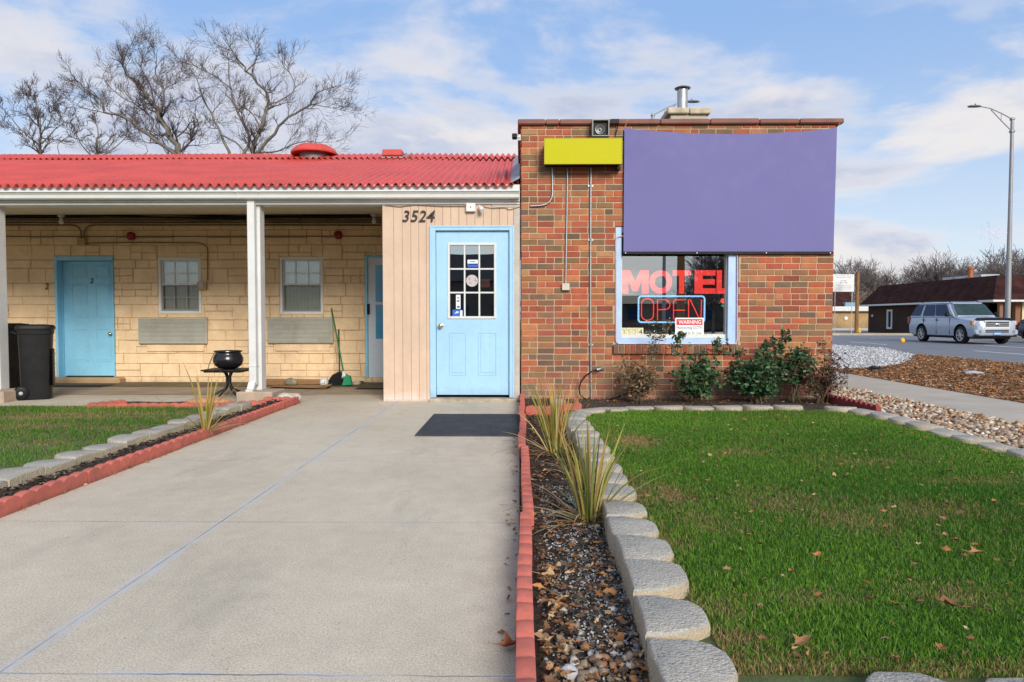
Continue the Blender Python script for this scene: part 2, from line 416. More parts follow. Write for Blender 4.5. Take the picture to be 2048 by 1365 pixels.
strip([(26.95,-60,.0),(26.95,45.65,.0),(20.05,45.65,.0),(20.05,140,.0)],[(28.4,-60,-.02),(28.4,47.1,-.02),(21.5,47.1,-.02),(21.5,140,-.02)])
strip([(28.4,-60,-.02),(28.4,47.1,-.02),(21.5,47.1,-.02),(21.5,140,-.02)],[(33,-60,-.35),(33,52,-.35),(26,52,-.35),(26,140,-.35)])
o.fix=True
tag(obj('far_pavement',o,mFarPav),kind='structure')
o=MB()
for X in (16.0,19.6,23.2):
    y=-40 if X!=16.0 else 3
    while y<120:
        if X<20 or y<44: o.box(X-.06,X+.06,y,min(y+3.2,44.9) if X>=20 else y+3.2,-.149,-.145)
        y+=9.0 if X==16.0 else 9.4
tag(obj('lane_marking',o,mPaint),kind='structure')
# ------------------------------------------------------------------ beds and lawns
def zbed(x,y): return .012+.016*float(wob(x,y,6))
grid('flower_bed_soil',.03,.42,.4,6.95,16,200,zbed,mSoil)
grid('foundation_bed_soil',.03,3.53,6.80,8.25,120,50,lambda x,y:.03+.014*float(wob(x,y,5)),mSoil)
grid('strip_bed_soil',-2.94,-2.655,2.0,7.95,12,180,lambda x,y:.045+.016*float(wob(x,y,6)),mSoil)
grid('post_bed_soil',-4.66,-2.70,7.28,8.02,60,24,lambda x,y:.012+.01*float(wob(x,y,6)),mSoil)
LZ=.085
grid('lawn_soil',.46,3.34,1.62,6.78,50,80,lambda x,y:LZ+.012*float(wob(x,y,2)),mLawnSoil)
grid('lawn_soil',-13,-2.92,1.2,7.60,60,50,lambda x,y:(.04 if y<7.2 else .04-.045*(y-7.2)/.4)+.010*float(wob(x,y,2)),mLawnSoil)
# grass: individual blades
mGrass=bpy.data.materials.new('grass_blade'); t=NT(mGrass); c=t.attr()
pb=t.bsdf(c,.55,spec=.25); tl=t.n('ShaderNodeBsdfTranslucent'); t.put(tl.inputs[0],c)
mx=t.n('ShaderNodeMixShader'); mx.inputs[0].default_value=.28; t.t.links.new(pb.outputs[0],mx.inputs[1]); t.t.links.new(tl.outputs[0],mx.inputs[2]); t.t.links.new(mx.outputs[0],t.out.inputs[0])
def blades(x,y,z,h,wd,lean,col,az=None):
    n=len(x); az=NR.uniform(0,2*PI,n) if az is None else az; fa=NR.uniform(0,2*PI,n)
    V=np.zeros((n,5,3)); dx=np.cos(az); dy=np.sin(az); wx=np.cos(fa)*wd; wy=np.sin(fa)*wd
    mx_=x+dx*h*lean*.35; my_=y+dy*h*lean*.35; mz=z+h*.6
    tx=x+dx*h*lean; ty=y+dy*h*lean; tz=z+h*np.sqrt(np.maximum(.12,1-lean**2*.75))
    V[:,0]=np.stack([x-wx,y-wy,z],1); V[:,1]=np.stack([x+wx,y+wy,z],1)
    V[:,2]=np.stack([mx_-wx*.8,my_-wy*.8,mz],1); V[:,3]=np.stack([mx_+wx*.8,my_+wy*.8,mz],1); V[:,4]=np.stack([tx,ty,tz],1)
    C=np.repeat(col[:,None,:],5,1)
    return V,C
BF=[(0,1,3,2),(2,3,4)]
def spots(x,y,sp):
    d=np.zeros_like(x)
    for (sx,sy,rx,ry,a) in sp: d=np.maximum(d, a*np.exp(-(((x-sx)/rx)**2+((y-sy)/ry)**2)))
    return d
def gcol(x,y,dry,n):
    g1=np.array([.058,.195,.015]); g2=np.array([.200,.350,.034]); g3=np.array([.028,.115,.016]); d1=np.array([.42,.31,.13]); d2=np.array([.27,.19,.08])
    a=np.clip(.5+.5*wob(x,y,1.7)+NR.normal(0,.22,n),0,1)[:,None]
    c=g1*(1-a)+g2*a
    b=(NR.random(n)<.22)[:,None]; c=np.where(b,g3*(.8+.5*NR.random((n,1))),c)
    isd=(NR.random(n)<dry)[:,None]; mixd=NR.random((n,1)); c=np.where(isd,d1*mixd+d2*(1-mixd),c)
    return c*NR.uniform(.7,1.25,(n,1))*(1+.22*wob(x+5,y+2,1.1))[:,None]
def inlawn(x,y):
    ok=(x>.548)&(x<3.20)&(y>1.72)&(y<6.67)
    for cx,cy,sx in ((.97,6.27,-1),(2.75,6.22,1)):
        r=.40 if sx<0 else .45
        c=((x-cx)*sx>0)&(y>cy)&(((x-cx)**2+(y-cy)**2)>r*r); ok&=~c
    return ok
def lawn(n,x0,x1,y0,y1,pw,inside,zf,dryf,hm,name,label):
    u=NR.random(n)**pw; y=y0+(y1-y0)*u; x=NR.uniform(x0,x1,n)
    k=inside(x,y); x=x[k]; y=y[k]; n=len(x)
    dry=dryf(x,y)
    h=hm*NR.uniform(.55,1.3,n)*(1-.45*np.clip(dry,0,1))*(1+.35*wob(x,y,2.6)); wd=NR.uniform(.0008,.0015,n)*(1+.25*(y-y0)/(y1-y0))*1.15
    lean=np.clip(NR.normal(.55,.30,n),0,1.08)
    V,C=blades(x,y,zf(x,y),np.maximum(h,.015),wd,lean,gcol(x,y,dry,n))
    return tag(np_obj(name,V,BF,C,mGrass),label,'grass',kind='stuff')
sp=[]
for (px,py,rx,ry,a) in ((1270,880,.16,.22,.95),(1345,985,.09,.20,.9),(1275,975,.10,.25,.7),(1330,1080,.10,.12,.5),(1420,1040,.2,.2,.35),(1700,1030,.22,.2,.5),(1600,860,.5,.05,.3),(1620,815,.5,.06,.75),(1480,1270,.08,.06,.7),(1450,1210,.05,.08,.6),(1800,1330,.8,.05,.45),(1560,1320,.3,.06,.5),(1850,1010,.3,.15,.45),(1560,1000,.22,.22,.55),(1750,920,.3,.12,.4),(1950,960,.25,.10,.45),(1480,900,.2,.12,.45),(1900,1180,.2,.1,.5),(1640,1190,.16,.07,.45)):
    g=G(px,py,.11); sp.append((g[0],g[1],rx,ry,a))
def dry_r(x,y):
    edge=np.maximum(np.exp(-((x-.56)/.035)**2)*.6, np.exp(-((y-1.72)/.05)**2)*.45)
    return np.clip(spots(x,y,sp)+edge*(.5+.4*wob(x,y,4))+.04+.09*wob(x+3,y,1.9)+.10*wob(x,y+4,5),0,.97)
lawn(330000,.54,3.22,1.66,6.70,1.5,inlawn,lambda x,y:LZ+.012*wob(x,y,2),dry_r,.030,'lawn_grass','green lawn with dry tufts inside the ring of concrete blocks')
sp2=[]
for (px,py,rx,ry,a) in ((65,845,.45,.12,.9),(35,828,1.5,.12,.95),(300,822,.9,.09,.8),(90,880,.25,.12,.7),(230,850,.35,.10,.6),(150,822,.6,.1,.85),(20,930,.2,.1,.5),(250,890,.2,.15,.35)):
    g=G(px,py,.08); sp2.append((g[0],g[1],rx,ry,a))
def dry_l(x,y): return np.clip(spots(x,y,sp2)+np.exp(-((x+3.02)/.05)**2)*.6+.16+.14*wob(x+7,y,1.3),0,.97)
def inl(x,y):
    return (x<-3.03)&(y<7.58)&~((x>-4.7)&(y>7.24))
lawn(165000,-9.6,-2.95,1.25,7.62,.72,inl,lambda x,y:np.where(y<7.2,.04,.04-.045*(y-7.2)/.4)+.010*wob(x,y,2),dry_l,.034,'lawn_grass','patchy green and straw lawn between the trash bins and the block border')
# ------------------------------------------------------------------ loose stones, mulch, leaves
def ico(sub):
    bm=bmesh.new(); bmesh.ops.create_icosphere(bm,subdivisions=sub,radius=1); V=np.array([v.co[:] for v in bm.verts]); Fc=[[v.index for v in f.verts] for f in bm.faces]; bm.free(); return V,Fc
ICO1=ico(1); ICO2=ico(2)
def stones(name,label,x,y,z,s,pal,wts,ic=ICO1,flat=.6,kind='stuff',cat='stones',jit=.20,mat=None):
    n=len(x); T,Fc=ic; k=len(T)
    sc=np.stack([s*NR.uniform(.75,1.35,n),s*NR.uniform(.7,1.1,n),s*NR.uniform(flat*.7,flat*1.3,n)],1)
    d=1+NR.normal(0,jit,(n,k,1)); V=T[None]*d*sc[:,None,:]
    a=NR.uniform(0,2*PI,n); b=NR.normal(0,.35,n); ca,sa,cb,sb=np.cos(a)[:,None],np.sin(a)[:,None],np.cos(b)[:,None],np.sin(b)[:,None]
    X,Y,Z=V[...,0],V[...,1],V[...,2]; Y,Z=Y*cb-Z*sb,Y*sb+Z*cb; X,Y=X*ca-Y*sa,X*sa+Y*ca
    V=np.stack([X+x[:,None],Y+y[:,None],Z+z[:,None]],2)
    P=np.array(pal); C=P[NR.choice(len(pal),n,p=np.array(wts)/sum(wts))]*NR.uniform(.7,1.25,(n,1))
    return tag(np_obj(name,V,Fc,C,mat or mStone,smooth=True),label,cat,kind=kind)
mStone=M('river_stone',None,.65,.22,40,bump=.3,bscale=160,bdist=.003,dirt=(.10,.085,.07),dscale=25,damt=.45)
mLeaf=M('dead_leaf',None,.7,.25,50,spec=.25)
PAL=[(.17,.15,.13),(.25,.235,.22),(.38,.37,.36),(.24,.13,.07),(.14,.085,.055),(.12,.12,.125),(.46,.46,.46)]
PW=[.22,.2,.1,.16,.1,.16,.06]
n=950; y=1.1+1.75*NR.random(n)**1.25; x=NR.uniform(.065,.40,n); s=np.where(NR.random(n)<.13,NR.uniform(.008,.015,n),NR.uniform(.0025,.0075,n)); s*=np.where((y<1.95),1.0,.85)
stones('bed_pebbles','mixed brown and grey pebbles spilling over the near end of the flower bed',x,y,.018+.35*s+.014*wob(x,y,6),s,PAL,PW,ICO2,cat='pebbles')
n=85; y=1.78+.14*NR.random(n)+.35*NR.random(n)**3; x=NR.uniform(.075,.37,n); s=NR.uniform(.008,.0165,n)
stones('bed_pebbles','larger tan and rusty pebbles heaped between red edging and the blocks',x,y,.03+.45*s,s,[(.28,.20,.13),(.36,.27,.18),(.46,.41,.34),(.30,.14,.06),(.19,.10,.055),(.22,.21,.20)],[.25,.22,.10,.2,.13,.13],ICO2,cat='pebbles')
n=3600; y=1.8+2.2*NR.random(n)**1.3; x=.41-.30*NR.random(n)**1.4; s=NR.uniform(.0025,.0065,n)
stones('bed_grit','grey limestone grit against the block border of the flower bed',x,y,.018+.014*wob(x,y,6),s,[(.42,.42,.41),(.55,.55,.54),(.28,.28,.28)],[.4,.3,.3],ICO1,cat='grit')
n=7500; y=2.5+8.2*NR.random(n); x=NR.uniform(3.58,4.66,n)+np.where(y>9,0,0); k=~((y<6.75)&(x<3.46)); x=x[k]; y=y[k]; n=len(x); s=NR.uniform(.010,.030,n)
stones('strip_stones','tan and brown river stones filling the strip beside the sidewalk',x,y,-.012+.5*s+NR.uniform(0,.025,n),s,[(.44,.34,.23),(.58,.48,.36),(.42,.23,.11),(.26,.12,.065),(.28,.22,.17),(.64,.58,.50)],[.28,.22,.2,.12,.1,.08],ICO1,cat='stones')
gp=[(5.95,13.2),(6.6,13.6),(8.0,14.1),(9.2,15.2),(10.4,17.2),(11.0,18.6),(11.05,28.5),(5.95,31)]
gx0,gx1,gy0,gy1=5.95,11.05,13,31
o=MB(); NX,NY=40,90; vs=[]; 
def gz(x,y): 
    d=max(0,min(1,(y-(13.1+max(0,(x-6)/5.05)**1.7*5.6))/2.0)); return -.06+.14*d+.02*float(wob(x,y,1.5))*d
for j in range(NY+1):
    for i in range(NX+1):
        x=gx0+(gx1-gx0)*i/NX; yy=gy0+(gy1-gy0)*j/NY; vs.append((x,yy,gz(x,yy)))
o.add(vs,[(j*(NX+1)+i,j*(NX+1)+i+1,(j+1)*(NX+1)+i+1,(j+1)*(NX+1)+i) for j in range(NY) for i in range(NX)])
tag(obj('gravel',o,mGravelBase,smooth=180),'pale grey gravel pad across the verge by the road','gravel',kind='stuff')
n=9000; x=NR.uniform(6.0,11.0,n); y=13.0+15*NR.random(n)**1.4; z=np.array([gz(a,b) for a,b in zip(x,y)]); k=z>-.02; x=x[k];y=y[k];z=z[k]; s=NR.uniform(.012,.035,len(x))
stones('gravel','loose pale crushed stones lying on the gravel pad',x,y,z+.3*s,s,[(.50,.50,.50),(.62,.62,.62),(.36,.36,.37)],[.5,.25,.25],ICO1,cat='gravel')
# fallen leaves: a bent six-point leaf
def leaf_arr(x,y,z,s,pal,wts,curl=.7,tilt=.5):
    n=len(x)
    T=np.array([(-1,0,0),(-.5,.26,0),(-.25,.50,0),(.15,.27,0),(.45,.36,0),(1.1,0,0),(.45,-.36,0),(.15,-.27,0),(-.25,-.50,0),(-.5,-.26,0),(0,0,0)],float)
    V=np.repeat(T[None],n,0)+NR.normal(0,.13,(n,11,3))*np.array([1,1,.8]); V=V*s[:,None,None]
    V[...,1]*=NR.uniform(.7,1.3,(n,1))
    V[:,:,2]+= (np.abs(T[:,1])[None]*1.0+T[:,0][None]**2*NR.uniform(-.1,.8,(n,1)))*curl*s[:,None]*NR.uniform(.2,1.6,(n,1))
    a=NR.uniform(0,2*PI,n); b=NR.normal(0,tilt,n); ca,sa,cb,sb=np.cos(a)[:,None],np.sin(a)[:,None],np.cos(b)[:,None],np.sin(b)[:,None]
    X,Y,Z=V[...,0],V[...,1],V[...,2]; Y,Z=Y*cb-Z*sb,Y*sb+Z*cb; X,Y=X*ca-Y*sa,X*sa+Y*ca
    V=np.stack([X+x[:,None],Y+y[:,None],Z+z[:,None]],2)
    P=np.array(pal); C=P[NR.choice(len(pal),n,p=np.array(wts)/sum(wts))]*NR.uniform(.65,1.3,(n,1))
    return V,[(0,1,10,9),(1,2,3,10),(3,4,5,10),(5,6,7,10),(7,8,9,10)],C
LP=[(.30,.13,.045),(.22,.10,.045),(.36,.22,.11),(.14,.07,.04),(.42,.30,.18)]; LW=[.3,.3,.15,.15,.1]
def leaves(name,label,x,y,z,s,pal=LP,wts=LW,**k):
    V,f,C=leaf_arr(x,y,z,s,pal,wts,**k); return tag(np_obj(name,V,f,C,mLeaf),label,'leaves',kind='stuff')
n=760; y=1.74+4.9*NR.random(n)**1.5; x=NR.uniform(.6,3.2,n); k=inlawn(x,y); x,y=x[k],y[k]
leaves('lawn_leaves','small brown leaves scattered on the green lawn beside the block border',x,y,LZ+.026+.014*NR.random(len(x)),NR.uniform(.007,.019,len(x)))
n=1500; y=1.3+6.4*NR.random(n)**1.2; x=NR.uniform(.06,.40,n)
leaves('bed_leaves','brown leaf bits and wood mulch covering the dark flower bed',x,y,.03+.014*wob(x,y,6)+.01*NR.random(n),NR.uniform(.006,.022,n),LP+[(.07,.05,.035)],LW+[.5])
n=120; y=1.7+.9*NR.random(n); x=np.where(NR.random(n)<.6,NR.uniform(.065,.14,n),NR.uniform(.1,.4,n))
leaves('bed_leaves','larger brown leaves mixed into the pebbles along the red edging',x,y,.042+.02*NR.random(n),NR.uniform(.010,.024,n),[(.40,.20,.08),(.30,.15,.065),(.46,.32,.18),(.20,.10,.05)],[.3,.3,.2,.2])
n=2600; y=1.3+6.4*NR.random(n); x=NR.uniform(.06,.41,n)
leaves('bed_mulch','dark shredded mulch on the flower bed by the red edging',x,y,.024+.014*wob(x,y,6)+.008*NR.random(n),NR.uniform(.006,.018,n),[(.055,.040,.028),(.10,.07,.045),(.03,.024,.02),(.17,.12,.08)],[.4,.25,.2,.1])
n=900; y=7.0+1.2*NR.random(n); x=NR.uniform(.1,3.5,n)
leaves('foundation_mulch','brown mulch and leaf scraps under the rose bushes at the brick wall',x,y,.045+.014*wob(x,y,5),NR.uniform(.008,.022,n),LP+[(.07,.05,.035)],LW+[.9])
n=1600; y=2.6+5.3*NR.random(n); x=NR.uniform(-2.86,-2.66,n)
leaves('strip_mulch','black mulch in the strip between stone blocks and red edging',x,y,.058+.016*wob(x,y,6),NR.uniform(.007,.02,n),[(.05,.036,.028),(.09,.06,.04),(.028,.022,.02),(.2,.14,.09)],[.45,.25,.2,.07])
n=170; y=2.0+6*NR.random(n); x=np.where(NR.random(n)<.55,NR.normal(-2.60,.018,n),NR.normal(-.03,.022,n))
leaves('edge_leaves','dry leaf crumbs caught along the walkway edge beside red edging',x,y,np.full(n,.006),NR.uniform(.006,.016,n),LP+[(.40,.25,.06)],LW+[.3])
n=36000; y=7.0+14*NR.random(n)**1.15; x=NR.uniform(5.96,11.0,n); z=np.array([gz(a,b) for a,b in zip(x,y)]); k=z<-.03; x,y=x[k],y[k]
leaves('verge_leaves','thick brown fallen leaves covering the verge along the road',x,y,-.002+.02*wob(x,y,.6)+.016*NR.random(len(x)),NR.uniform(.016,.036,len(x)),[(.45,.20,.075),(.34,.155,.06),(.50,.30,.15),(.20,.105,.055),(.55,.40,.26)],LW,curl=.5,tilt=.3)
n=260; y=7.2+1.0*NR.random(n); x=NR.uniform(3.6,6.2,n)*1.0; 
# ------------------------------------------------------------------ concrete blocks and red edging
def block_mat():
    m=bpy.data.materials.new('edging_block'); t=NT(m); p=t.pos(); MATS['edging_block']=m
    g=t.noise(p,190,2,.6); s=t.vor(p,105); b=t.noise(p,6,5,.6)
    col=t.mix(t.mr(b,.35,.65),(.47,.43,.36),(.37,.345,.295))
    col=t.mix(t.mr(s,.10,.42,.85,0),col,t.mix(t.mr(t.noise(p,85,1),.42,.58),(.12,.12,.12),(.70,.68,.64)))
    nz=t.xyz(t.n('ShaderNodeNewGeometry').outputs['True Normal'])[2]
    col=t.mix(t.math('MULTIPLY',t.mr(t.math('ABSOLUTE',nz),.2,.5,1,0),.8),col,(.50,.40,.255))       # the split faces are a browner stone
    t.bsdf(col,.9,0,t.bump(t.math('ADD',t.math('ADD',g,s),t.math('MULTIPLY',t.noise(p,22,5,.6),2.2)),.8,.006),.2); return m
mBlock=block_mat()
mRed=M('red_edging',(.52,.135,.095),.75,.16,5,bump=.4,bscale=120,dirt=(.30,.105,.08),dscale=7,damt=.8,low=(-.01,.035,(.16,.075,.055),.75,20))
mRedDark=M('dark_red_edging',(.26,.045,.04),.75,.15,5,bump=.25,bscale=120,dirt=(.12,.04,.035),dscale=6,damt=.6)
def block_mesh(k):
    rg=random.Random(k); j=lambda a:a+rg.uniform(-.012,.009)
    poly=[(-.142,0),(-.05,j(0)),(.05,j(0)),(.142,0),(j(.140),.07),(j(.124),.12),(j(.098),.168),(j(.06),.195),(j(0),.199),(j(-.06),.195),(j(-.098),.168),(j(-.124),.12),(j(-.140),.07)]
    mb=MB(); mb.prism(poly,-.14,0,idf,b=.011); return mesh_of(mb,'edging_block',mBlock,40)
BM=[block_mesh(k) for k in range(9)]
def place_blocks(path,z,labelf,group,inward,start=0,step=.29):
    P=[Vector((a[0],a[1],0)) for a in path]; L=[0]
    for a,b in zip(P,P[1:]): L.append(L[-1]+(b-a).length)
    s=start; i=0
    while s<L[-1]-.05:
        k=max(q for q in range(len(L)) if L[q]<=s); k=min(k,len(P)-2)
        f=(s-L[k])/(L[k+1]-L[k]); p=P[k].lerp(P[k+1],f); d=(P[k+1]-P[k]).normalized()
        # soft corner: average with the next heading
        s2=min(L[-1]-1e-4,s+.14); k2=min(max(q for q in range(len(L)) if L[q]<=s2),len(P)-2); s3=max(0,s-.14); k3=max(q for q in range(len(L)) if L[q]<=s3)
        d=((P[k2+1]-P[k2]).normalized()+(P[k3+1]-P[k3]).normalized()).normalized()
        o=bpy.data.objects.new('edging_block',random.choice(BM)); COL.objects.link(o)
        o.location=(p.x+random.uniform(-.006,.006),p.y,z+random.uniform(-.007,.007))
        a=math.atan2(d.y,d.x)
        o.rotation_euler=(random.uniform(-.035,.035),random.uniform(-.035,.035),a+(0 if inward>0 else PI)+random.uniform(-.03,.03))
        lb=labelf(i)
        tag(o,lb,'edging block',group); s+=step; i+=1
    return i
# +v of the block points to the lawn (to the left of the walking direction when inward>0)
side=[(.385,6.05),(.40,5.3),(.405,4.1),(.385,3.5),(.38,2.8),(.362,2.16),(.34,1.45)]
place_blocks(side,.130,lambda i:f'{ORD[i]} grey concrete block from the brick wall, between flower bed and lawn','blocks between the flower bed and the lawn',+1,.02,.287)
far=[(.42,6.22),(.50,6.42),(.66,6.60),(.95,6.76),(1.3,6.83),(2.1,6.88),(2.9,6.86)]
place_blocks(far,.125,lambda i:f'{ORD[i]} concrete border block along the rose bushes, counted from the spiky grass side','blocks along the foot of the rose bushes',-1,.12,.30)
rs=[(3.10,6.82),(3.30,6.66),(3.41,6.40),(3.42,5.8),(3.40,4.6),(3.39,1.75)]
place_blocks(rs,.125,lambda i:f'{ORD[i]} grey block from the red scalloped strip, between lawn and stones','blocks along the river stone strip',-1,.10,.30)
place_blocks([(.825,1.50),(3.3,1.50)],.108,lambda i:f'{ORD[i]} grey block of the near lawn edge, counted from the pebble bed','blocks at the near edge of the lawn',+1,.12,.285)
place_blocks([(-2.85,7.20),(-2.845,5.2),(-2.84,4.0),(-2.835,2.4)],.108,lambda i:f'{ORD[i]} tan-grey block from the porch, edging the patchy lawn beside black mulch','blocks along the mulch strip',-1,.14,.29)
def edging_mesh(ln,n,amp,th,mat,h=.085,name='red_edging_piece'):
    poly=[(-ln/2,-.06)]; q=8; poly=[(ln/2,-.06),(-ln/2,-.06)]
    for i in range(n*q+1):
        u=-ln/2+ln*i/(n*q); ph=(i%q)/q; poly.append((u,h-amp+amp*math.sqrt(max(0,math.sin(PI*ph)))))
    mb=MB(); m=len(poly); rows=[(-th/2,0),(-th/2+.006,.004),(th/2-.006,.004),(th/2,0)]; vs=[];fs=[]
    for (v,dz) in rows:
        for (u,z) in poly: vs.append((u,v,z+(dz if z>0 else 0)))
    for i in range(3):
        for j in range(m): fs.append((i*m+j,i*m+(j+1)%m,(i+1)*m+(j+1)%m,(i+1)*m+j))
    fs.append(tuple(range(m))[::-1]); fs.append(tuple(range(3*m,4*m))); mb.add(vs,fs); mb.fix=True
    return mesh_of(mb,name,mat,50)
EM=edging_mesh(.556,5,.016,.052,mRed); EMs=edging_mesh(.40,4,.016,.052,mRed); EMd=edging_mesh(.60,6,.045,.05,mRedDark,h=.10); EMt=edging_mesh(.30,3,.016,.052,mRed)
def edge_piece(me,p,ang,label,group,tilt=0):
    o=bpy.data.objects.new('red_edging_piece',me); COL.objects.link(o); o.location=(p[0],p[1],p[2] if len(p)>2 else random.uniform(-.004,.006))
    o.rotation_euler=(tilt,0,ang+random.uniform(-.012,.012)); tag(o,label,'garden edging',group)
y=7.90; i=0
while y>.9:
    edge_piece(EM,(.020+random.uniform(-.008,.008)+(.012 if 3<y<5 else 0),y,.012+random.uniform(-.004,.008)),PI/2,f'{ORD[i]} red edging piece from the brick wall, between walkway and flower bed','red edging between the walkway and the flower bed',random.uniform(-.05,.05)); y-=.558; i+=1
y=7.70; i=0
while y>1.9:
    edge_piece(EM,(-2.628+random.uniform(-.005,.005),y,-.004),PI/2,f'{ORD[i]} red scalloped edging piece from the porch post, beside the black mulch strip','red edging along the mulch strip',random.uniform(-.04,.04)); y-=.56; i+=1
for i,x in enumerate((-4.38,-3.83,-3.28)):
    edge_piece(EM,(x,7.27),0,f'{ORD[i]} red edging piece from the trash bins, facing the patchy lawn','red edging in front of the porch post bed')
edge_piece(EMs,(-4.56,7.46),1.05,'short red edging piece slanting back at the corner near the trash bins','red edging round the porch post bed')
edge_piece(EMs,(-3.02,7.50),.30,'red edging piece crossing below the footing of the porch post','red edging round the porch post bed')
edge_piece(EMt,(-2.82,7.86),.05,'short red edging piece behind the tip, next to the white rock','red edging round the porch post bed')
edge_piece(EMs,(.26,6.86,.03),-.03,'red edging piece across the flower bed in front of the round stone','red edging at the wall end of the flower bed')
edge_piece(EMt,(.50,6.98,.04),.6,'short slanting red edging piece at the inner corner beside the round stone','red edging at the wall end of the flower bed')
edge_piece(EMs,(.60,7.28,.04),PI/2-.08,'red edging piece running toward the brick wall beside the round stone','red edging at the wall end of the flower bed')
edge_piece(EMd,(3.55,7.72,.03),PI/2+.0,'dark red deeply scalloped edging piece closer to the building corner','dark red scalloped edging by the river stones',.15)
edge_piece(EMd,(3.56,7.11,.03),PI/2+.03,'dark red deeply scalloped edging piece farther from the building corner','dark red scalloped edging by the river stones',.12)
# single rocks
def rock(name,label,cat,p,r,col,jit=.10,n=12,k=8,seed=1):
    name='rag' if cat=='rag' else name
    rg=random.Random(seed); mb=MB(); mb.blob(p,r,n,k,0,rng=rg)
    mb.v=[(a[0]+r[0]*.10*math.sin(a[1]*41+seed)+rg.uniform(-1,1)*jit*r[0]*.25, a[1]+r[1]*.10*math.sin(a[0]*37+seed), a[2]+r[2]*.12*math.sin(a[0]*29+a[1]*23+seed)) for a in mb.v]
    return tag(obj(name,mb,M('rock_'+str(seed),col,.8,.22,14,bump=.6,bscale=50,bdist=.01,dirt=tuple(c*.5 for c in col),dscale=12,damt=.5),smooth=180),label,cat)
rock('rock','round brownish stone lying in the bed at the foot of the brick wall','rock',(.42,7.45,.075),(.085,.07,.055),(.34,.27,.22),seed=3)
rock('rock','white chalky rock among the pebbles at the near end of the bed','rock',(.135,1.83,.035),(.026,.022,.022),(.58,.58,.60),seed=4)
rock('rock','flat orange-tan flagstone on the soil in front of the side table','rock',(-3.55,7.72,.05),(.26,.13,.05),(.50,.25,.13),jit=.03,seed=5)
rock('rock','pale rough rock beside the porch post footing','rock',(-2.72,7.98,.06),(.15,.09,.065),(.50,.46,.40),seed=6)
rock('rock','rusty orange rock sitting among the river stones by the lawn edge','rock',(3.62,4.55,.04),(.10,.07,.05),(.42,.20,.10),seed=8)
# ------------------------------------------------------------------ shared paints
mWhite=M('white_paint',(.66,.67,.66),.45,.05,4,dirt=(.50,.47,.40),dscale=3,damt=.30)
mVinyl=M('white_vinyl',(.72,.73,.71),.4,.04,4,dirt=(.55,.53,.48),dscale=5,damt=.25)
mPeach=M('peach_paint',(.62,.455,.335),.6,.06,3,bump=.10,bscale=40,dirt=(.52,.385,.285),dscale=2,damt=.5,low=(.02,.13,(.74,.70,.66),.6,13),streak=((.48,.35,.26),.35))
mStoneWall=M('peach_stone',(.80,.60,.375),.75,.12,4,bump=.55,bscale=22,bdist=.016,dirt=(.70,.50,.30),dscale=1.7,damt=.6,low=(-.06,.06,(.38,.27,.16),.5,9))
mStoneJoint=M('peach_joint',(.60,.42,.24),.85,.15,6)
mBlue=M('blue_paint',(.37,.60,.785),.35,.045,2.5,dirt=(.28,.50,.70),dscale=2,damt=.4,low=(.06,.16,(.25,.38,.48),.45,10),streak=((.29,.50,.69),.3))
mBlue2=M('deep_blue_paint',(.26,.58,.78),.4,.07,2.5,dirt=(.18,.46,.66),dscale=3,damt=.5)
mBlack=M('black_plastic',(.008,.008,.009),.5,.25,9,spec=.2,dirt=(.022,.021,.019),dscale=7,damt=.4)
mSteel=M('galvanised_steel',(.42,.43,.44),.45,.12,8,metal=.7)
mChrome=M('chrome_trim',(.75,.76,.78),.2,.05,9,metal=.9)
mBrass=M('brass',(.75,.55,.22),.25,.08,20,metal=1)
mGrey=M('grey_plastic',(.42,.42,.40),.5,.08,10)
mIronOx=M('dark_brown_pipe',(.16,.10,.055),.6,.15,9)
mAC=M('ac_grille',(.46,.46,.40),.5,.07,6,dirt=(.30,.27,.20),dscale=4,damt=.5)
mRoofRed=M('red_roof',(.60,.078,.055),.5,.11,2.0,bump=.12,bscale=30,dirt=(.44,.055,.05),dscale=1.4,damt=.7,streak=None)
mSoffit=M('soffit_board',(.60,.56,.44),.6,.06,3)
mGlass=glass('window_glass',(.84,.90,.90),.50,wav=.015)
mGlass2=glass('room_glass',(.85,.88,.85),.14,wav=.05)
mCurtain=M('curtain_cloth',(.80,.77,.62),.9,.12,6)
mCurtainGrey=M('grey_curtain',(.20,.20,.155),.9,.15,6)
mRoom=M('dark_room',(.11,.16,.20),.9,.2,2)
# ------------------------------------------------------------------ motel wing
W0=-13.6
motel=thing('motel_wing','low cream stone motel wing with red corrugated roof, porch and blue doors','building',(-5,RY,0))
def wall_holes(mb,u0,u1,z0,z1,holes,y0,y1,fn=idf,m=None):
    us=sorted({u0,u1,*[min(max(h[0],u0),u1) for h in holes],*[min(max(h[1],u0),u1) for h in holes]})
    for a,b in zip(us,us[1:]):
        hs=sorted([(h[2],h[3]) for h in holes if h[0]<=a+1e-6 and h[1]>=b-1e-6]); z=z0
        for (c,d) in hs:
            if c>z+1e-6: mb.box(a,b,y0,y1,z,c,fn=fn,m=m)
            z=max(z,d)
        if z<z1-1e-6: mb.box(a,b,y0,y1,z,z1,fn=fn,m=m)
def subtract(r,h,g=.004):
    a,b,c,d=r
    if h[0]>=b or h[1]<=a or h[2]>=d or h[3]<=c: return [r]
    out=[]
    if h[0]>a: out.append((a,h[0],c,d))
    if h[1]<b: out.append((h[1],b,c,d))
    x0,x1=max(a,h[0]),min(b,h[1])
    if h[2]>c: out.append((x0,x1,c,h[2]))
    if h[3]<d: out.append((x0,x1,h[3],d))
    return out
RD1=rect(112,513,229,756,RY); RW1=rect(316,515,402,628,RY); RW2=rect(559,514,646,629,RY); RAC1=rect(280,637,416,688,RY); RAC2=rect(537,636,667,687,RY)
